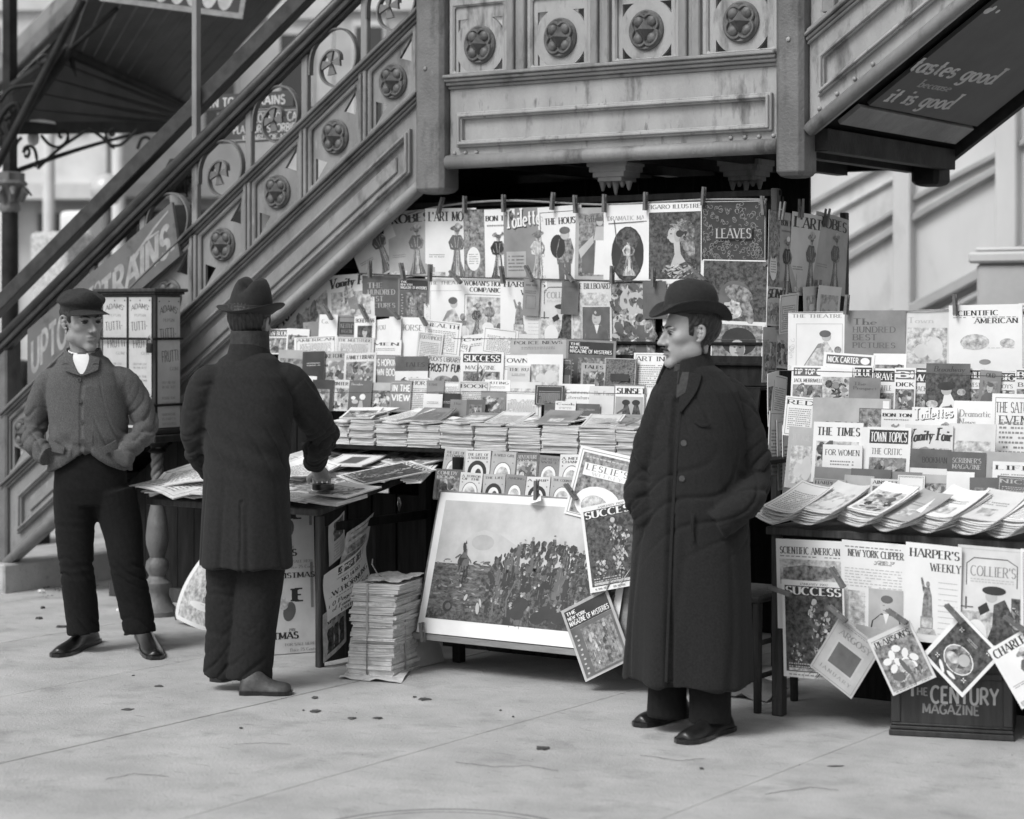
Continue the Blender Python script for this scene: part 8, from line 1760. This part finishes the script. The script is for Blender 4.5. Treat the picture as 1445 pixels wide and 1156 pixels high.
def db(P):
    a, b, z = P[:, 0], P[:, 1], P[:, 2]; ph = np.arctan2((a - ax(124)) / .19, -b / .13); near = np.hypot((a - ax(124)) / .2, b / .14) < 1.18
    step = np.where((ph > .0) & (ph < .8) & (z < 1.235) & near, .007 * np.exp(-np.maximum(ph, 0) / .35), 0); line = np.where((np.abs(ph + .02) < .05) & (z < 1.24), -.004, 0)
    pull = .008 * np.sin((z - .92) * 48 + np.abs(ph) * 5) * np.exp(-((z - .93) / .08) ** 2) * (np.abs(ph) > .25) * (np.abs(ph) < 1.2)
    return step + line + pull + .005 * nz(P, (9, 9, 6), 14) - .006 * crease(np.sin(z * 17 + ph * 3 + 3.4 * nz(P, (8, 8, 6), 16)), .22) * (np.exp(-((z - .98) / .10) ** 2) + .5 * np.exp(-((z - 1.22) / .06) ** 2)) + armfold(P, bL, .013, 78, 12, .062) + armfold(P, bR, .013, 74, 13, .062)
jk = cloth('jacket', mb, 'tweed', boy, by, .0062, 3, db)
for z in (1.262, 1.165, 1.07, .985): button(by, tj, .045, z, jk, .010, .005, m='tweed')
patch_on(by, tj, [(.0, 1.280), (-.42, 1.308), (-.66, 1.362), (-.34, 1.382)], .008, 'lapel', 'tweed', jk, .007); patch_on(by, tj, [(.0, 1.280), (.44, 1.308), (.68, 1.362), (.34, 1.382)], .008, 'lapel', 'tweed', jk, .008)
strip_on(by, tj, [(-.32, 1.332), (-.42, 1.336), (-.56, 1.330)], .003, .002, 'lapel_notch', 'ink', jk, .016); strip_on(by, tj, [(.34, 1.332), (.46, 1.336), (.58, 1.330)], .003, .002, 'lapel_notch', 'ink', jk, .017)
patch_on(by, tj, [(-.02, 1.288), (.02, 1.288), (.40, 1.378), (-.40, 1.378)], .003, 'shirt_front', 'linen', boy, .0065)
collar(by, jk, (ax(117), .0), 1.345, 1.405, .094, .072, (.05, -1), 'tweed', .62, .009, fall=.03); collar(by, boy, (ax(118), -.004), 1.362, 1.398, .072, .064, (.1, -1), 'linen', .30, .004, name='shirt_collar', fall=.016)
patch_on(by, tj, [(-.80, .950), (-.40, .925), (-.36, .955), (-.72, .985)], .007, 'pocket_flap', 'tweed', jk, .010); patch_on(by, tj, [(.46, .925), (.86, .935), (.84, .985), (.42, .955)], .007, 'pocket_flap', 'tweed', jk, .012)
hp = (ax(128), 0.0)
mb = MB(); ring_loft(mb, by, [(.68, hp[0], .015, .150, .112), (.76, hp[0], .01, .170, .12), (.86, hp[0], .01, .165, .118), (.93, hp[0], .01, .15, .11)]); lgL = [(ax(108), .01, .74), (ax(106), .0, .56), (ax(110), -.015, .38), (ax(115), .0, .20), (ax(118), .0, .085)]; lgR = [(ax(158), .01, .74), (ax(172), .0, .56), (ax(181), -.015, .38), (ax(190), .0, .22), (ax(197), .0, .085)]
limb(mb, by, lgL, [.108, .094, .082, .076, .075], 22); limb(mb, by, lgR, [.108, .094, .082, .076, .075], 22)
cloth('trousers', mb, 'trouser', boy, by, .007, 3, lambda P: .005 * nz(P, (16, 16, 8), 21) + -.008 * crease(np.sin(P[:, 2] * 44 + P[:, 0] * 34 + nz(P, (14, 14, 8), 22) * 2.6), .35) * (.15 + np.exp(-((P[:, 2] - .37) / .07) ** 2) + np.exp(-((P[:, 2] - .12) / .045) ** 2)))
gl = lambda px, py: (lambda v: ((v - by.g).dot(RT), (v - by.g).dot(FW), 0))(onZ(px, py, 0))
shoe(by, boy, gl(134, 906), gl(80, 928), w=1.05); shoe(by, boy, gl(200, 896), gl(219, 931), w=1.1)
# flat cap: full soft crown over a band, short peak
Hc = Hm @ Matrix.Translation((0, -.008, .054)) @ Matrix.Scale(.96, 4) @ Matrix.Rotation(R(-2), 4, 'X')
def soft(x, y, z): return [x * (1 + .02 * sin(y * 60)), y, z + .010 * sin(x * 38 + 1) * (z > .04) + .12 * (y - .0) * (z > .035) * .5 + .006 * sin(y * 70 + x * 30) * (z > .03)]
b = hat_lathe(Hc, [(.094, -.012), (.097, .0), (.100, .016), (.111, .022), (.118, .034), (.115, .050), (.098, .064), (.07, .073), (.035, .078), (.004, .079)], fn=soft, fx=.88); cp = b.build('cap_crown', 'cap_cloth', boy, smooth=True); q = cp.modifiers.new('s', 'SUBSURF'); q.levels = q.render_levels = 1
b = MB(); vs = []
for k in (0, 1):
    for j in range(6):
        for i in range(17):
            t = -1.05 + 2.1 * i / 16; r_ = .094 + .052 * (j / 5) * (cos(t * .95)) ** .6; vs.append((sin(t) * r_ * .90, cos(t) * r_, .004 - .020 * (j / 5) - .010 * t * t + (.003 if k else 0)))
I = lambda i, j, k: k * 102 + j * 17 + i
b.add([tuple(v) for v in tf(Hc, np.array(vs))], [f for j in range(5) for i in range(16) for f in ((I(i, j, 1), I(i, j + 1, 1), I(i + 1, j + 1, 1), I(i + 1, j, 1)), (I(i, j, 0), I(i + 1, j, 0), I(i + 1, j + 1, 0), I(i, j + 1, 0)))] + [(I(i, 5, 0), I(i + 1, 5, 0), I(i + 1, 5, 1), I(i, 5, 1)) for i in range(16)]); b.build('cap_peak', 'cap_cloth', boy, smooth='auto')

# ======================= back-turned man in dark coat and soft hat
wk = Fig(345, 972, ''); wk.g = Vector((onZ(345, 974, 0).x, onZ(345, 974, 0).y, 0)); wk.f = (.40, .92); scw = 339.; ax = lambda px: (px - 345) / scw
Hm = head_matrix(wk, ax(352), .03, 1.515, (.35, .94), 1.03, pitch=-4)
wch = [(1.15, ax(350), .0, .14, .09), (1.28, ax(350), .0, .15, .09), (1.36, ax(350), .0, .10, .075), (1.41, ax(351), .01, .062, .06)]
HB_ = onT(452, 672, .16); hbw = ((HB_ - wk.g).dot(RT), (HB_ - wk.g).dot(FW), HB_.z)
def right_hand(mb):
    hx, hy, hz = hbw; d = Vector((.05, .55, -.35)).normalized(); sd = Vector((.92, -.1, .1)).normalized()
    limb(mb, wk, [(hx - .02, hy - .16, hz + .11), (hx - .005, hy - .07, hz + .045), (hx, hy - .03, hz + .018)], [.03, .030, .034], 12, 3)
    limb(mb, wk, [(hx - .014, hy - .03, hz + .02), (hx - .012, hy + .03, hz - .005)], [.022, .024], 12, 3); limb(mb, wk, [(hx + .016, hy - .03, hz + .02), (hx + .018, hy + .03, hz - .005)], [.022, .024], 12, 3)
    for k, (o_, L) in enumerate(((-.030, .062), (-.010, .074), (.011, .070), (.031, .054))):
        limb(mb, wk, [(hx + o_, hy + .025, hz - .002), (hx + o_ * 1.1, hy + .025 + L * .5, hz - .006), (hx + o_ * 1.1, hy + .02 + L * .82, hz - .028), (hx + o_ * 1.05, hy + .015 + L * .9, hz - .048)], [.0098, .0092, .0086, .0078], 10, 3)
    limb(mb, wk, [(hx - .03, hy - .015, hz + .008), (hx - .052, hy + .012, hz - .01), (hx - .052, hy + .038, hz - .032)], [.012, .011, .009], 10, 3)
walker = person(wk, 'person in dark coat and soft felt hat turned away at the newspaper table', Hm, (ax(351), .01, 1.40), wch, 'skin_tan', hands=right_hand, hair=(-.07, .07, -.02, .008), brow=False)
cw = [(.515, ax(348), .0, .200, .165), (.53, ax(348), .0, .200, .165), (.70, ax(347), .0, .192, .158), (.85, ax(347), .0, .186, .150), (1.0, ax(348), .0, .186, .145), (1.12, ax(349), .0, .196, .140), (1.22, ax(350), .0, .196, .135), (1.30, ax(350), .0, .176, .122), (1.345, ax(350), .0, .142, .106), (1.375, ax(350), .005, .125, .09), (1.40, ax(351), .01, .082, .075)]
wR = [(ax(408), .0, 1.288), (ax(436), .08, 1.14), (ax(452) + .0, .20, 1.03), (hbw[0] + .01, hbw[1] - .26, hbw[2] + .14), (hbw[0] - .012, hbw[1] - .09, hbw[2] + .07)]; wL = [(ax(292), .0, 1.285), (ax(278), .02, 1.15), (ax(275), .05, 1.03), (ax(284), .16, .93), (ax(296), .26, .86)]
mb = MB(); ring_loft(mb, wk, cw); arm(mb, wk, wR, [.078, .076, .070, .062, .056], ax(350)); arm(mb, wk, wL, [.078, .072, .066, .06, .056], ax(350))
def dw(P):
    z = P[:, 2]; ph = np.arctan2(P[:, 0] - ax(348), -P[:, 1]); vent = np.where((np.abs(ph + .02) < .04) & (z < .80), -.006, 0)
    return vent + .006 * nz(P, (8, 8, 4), 31) - .008 * crease(np.sin(z * 22 + ph * 6 + 2.4 * nz(P, (7, 7, 5), 36)), .3) * (np.exp(-((z - 1.02) / .14) ** 2) + .6 * np.exp(-((z - 1.27) / .07) ** 2)) - .008 * crease(np.sin(ph * 4.5 + 1.6 * nz(P, (4, 4, 2), 37)), .28) * np.clip((.95 - z) / .4, 0, 1) + .006 * np.clip((.9 - z) / .4, 0, 1) * np.sin(ph * 6 + 1) + armfold(P, wR, .010, 66, 33, .07) + armfold(P, wL, .008, 66, 34, .07) + .004 * np.sin(z * 60 + P[:, 0] * 20) * np.exp(-((z - .98) / .12) ** 2)
wc = cloth('coat', mb, 'coat_dark', walker, wk, .0065, 4, dw)
collar(wk, wc, (ax(351), .008), 1.368, 1.438, .090, .071, (.4, .92), 'coat_dark', .5, .006); collar(wk, walker, (ax(352), .012), 1.40, 1.492, .074, .070, (.4, .92), 'scarf', .05, .008, name='muffler')
mb = MB(); wlL = [(ax(322), .02, .60), (ax(318), .03, .42), (ax(316), .02, .22), (ax(311), .03, .055)]; wlR = [(ax(372), .0, .60), (ax(366), -.01, .42), (ax(358), -.02, .22), (ax(352), -.03, .05)]
limb(mb, wk, wlL, [.10, .092, .085, .082], 22); limb(mb, wk, wlR, [.10, .098, .092, .092], 22)
cloth('trousers', mb, 'trouser_b', walker, wk, .007, 3, lambda P: .006 * nz(P, (14, 14, 7), 41) + -.006 * crease(np.sin(P[:, 2] * 40 - P[:, 0] * 30 + nz(P, (14, 14, 8), 42) * 2.6), .35) * (.25 + np.exp(-((P[:, 2] - .10) / .06) ** 2)))
gl = lambda px, py: (lambda v: ((v - wk.g).dot(RT), (v - wk.g).dot(FW), 0))(onZ(px, py, 0))
shoe(wk, walker, gl(340, 980), gl(411, 980), 'leather_worn', 1.1); shoe(wk, walker, gl(304, 963), gl(340, 955), 'leather_worn')
Hh = Hm @ Matrix.Translation((0, -.004, .048)) @ Matrix.Rotation(R(4), 4, 'X') @ Matrix.Rotation(R(4), 4, 'Y')
def snap(x, y, z): return [x, y, z + 1.7 * x * x * (1 if x * x + y * y > .0085 else 0) + (.10 * x if x * x + y * y > .0085 else 0)]
b = hat_lathe(Hh, [(.094, .0), (.125, .0), (.142, .004), (.147, .008), (.142, .010), (.125, .006), (.100, .006), (.097, .012)], fn=snap, fx=.92); b.build('hat_brim', 'felt', walker, smooth=True)
def dent(x, y, z): t = max(z - .07, 0) / .06; return [x * (1 - .10 * t), y, z - (.046 * math.exp(-(x / .024) ** 2) * min(t, 1)) + .004 * sin(y * 40)]
b = hat_lathe(Hh, [(.098, .006), (.098, .03), (.095, .055), (.089, .085), (.081, .115), (.068, .136), (.050, .146), (.028, .147), (.004, .147)], fn=dent, fx=.88); b.build('hat_crown', 'felt', walker, smooth=True)
b = hat_lathe(Hh, [(.099, .008), (.1005, .009), (.1005, .034), (.099, .035)], fx=.885); b.build('hat_band', 'scarf', walker, smooth='auto')
# ======================= blurred figures beyond: one on the stairs, two across the street
def bystander(px, py_head, D, label, coatm, h=1.70, zf=0.0, f=(0, -1), wide=1.0):
    fg = Fig(px, 447, '', D); fg.g.z = zf; fg.f = f; Hq = head_matrix(fg, 0, 0, h - .20, f, 1.0)
    body = person(fg, label, Hq, (0, 0, h - .33), [(h - .6, 0, 0, .14, .09), (h - .4, 0, 0, .14, .09), (h - .32, 0, 0, .06, .06)], 'skin_tan', hair=(-.06, .07, -.02, .01), brow=False)
    sec = [(.25, 0, 0, .22 * wide, .19), (.6, 0, 0, .20 * wide, .17), (h - .65, 0, 0, .17 * wide, .13), (h - .45, 0, 0, .19 * wide, .13), (h - .36, 0, 0, .15, .10), (h - .31, 0, 0, .07, .07)]; mb = MB(); ring_loft(mb, fg, sec, 24)
    for s in (-1, 1): limb(mb, fg, [(s * .18, 0, h - .42), (s * .23, .02, h - .68), (s * .20, -.06, h - .92)], [.07, .06, .05], 12, 3)
    cloth('coat', mb, coatm, body, fg, .012, 3, lambda P: .006 * nz(P, (8, 8, 4), 51))
    mb = MB(); limb(mb, fg, [(-.08, 0, .4), (-.08, 0, .03)], [.08, .07], 12, 3); limb(mb, fg, [(.08, 0, .4), (.08, 0, .03)], [.08, .07], 12, 3); cloth('trousers', mb, 'trouser', body, fg, .012, 1)
    b = hat_lathe(Hq @ Matrix.Translation((0, 0, .05)), [(.095, 0), (.14, .004), (.14, .008), (.1, .01), (.095, .07), (.07, .11), (.01, .12)], 24); b.build('hat', 'felt', body, smooth='auto'); return body
xst = .62; pst = Vector((xst, .75, 0)); dd = (pst - CAM); Dst = dd.dot(FW); pxs = CX + dd.dot(RT) / Dst * FPX
bystander(pxs, 0, Dst, 'blurred person in dark coat and hat on the stairs behind the railing', 'coat_black', 1.68, zb(xst) + .24, (.35, .93))
bystander(128, 0, 21, 'blurred pale-coated person on the street seen through the railing', 'facade_b', 1.62, -.1, (.4, -.9))
bystander(66, 0, 19.5, 'blurred dark-coated person on the street behind the boy', 'coat_dark', 1.66, -.1, (-.4, -.9))
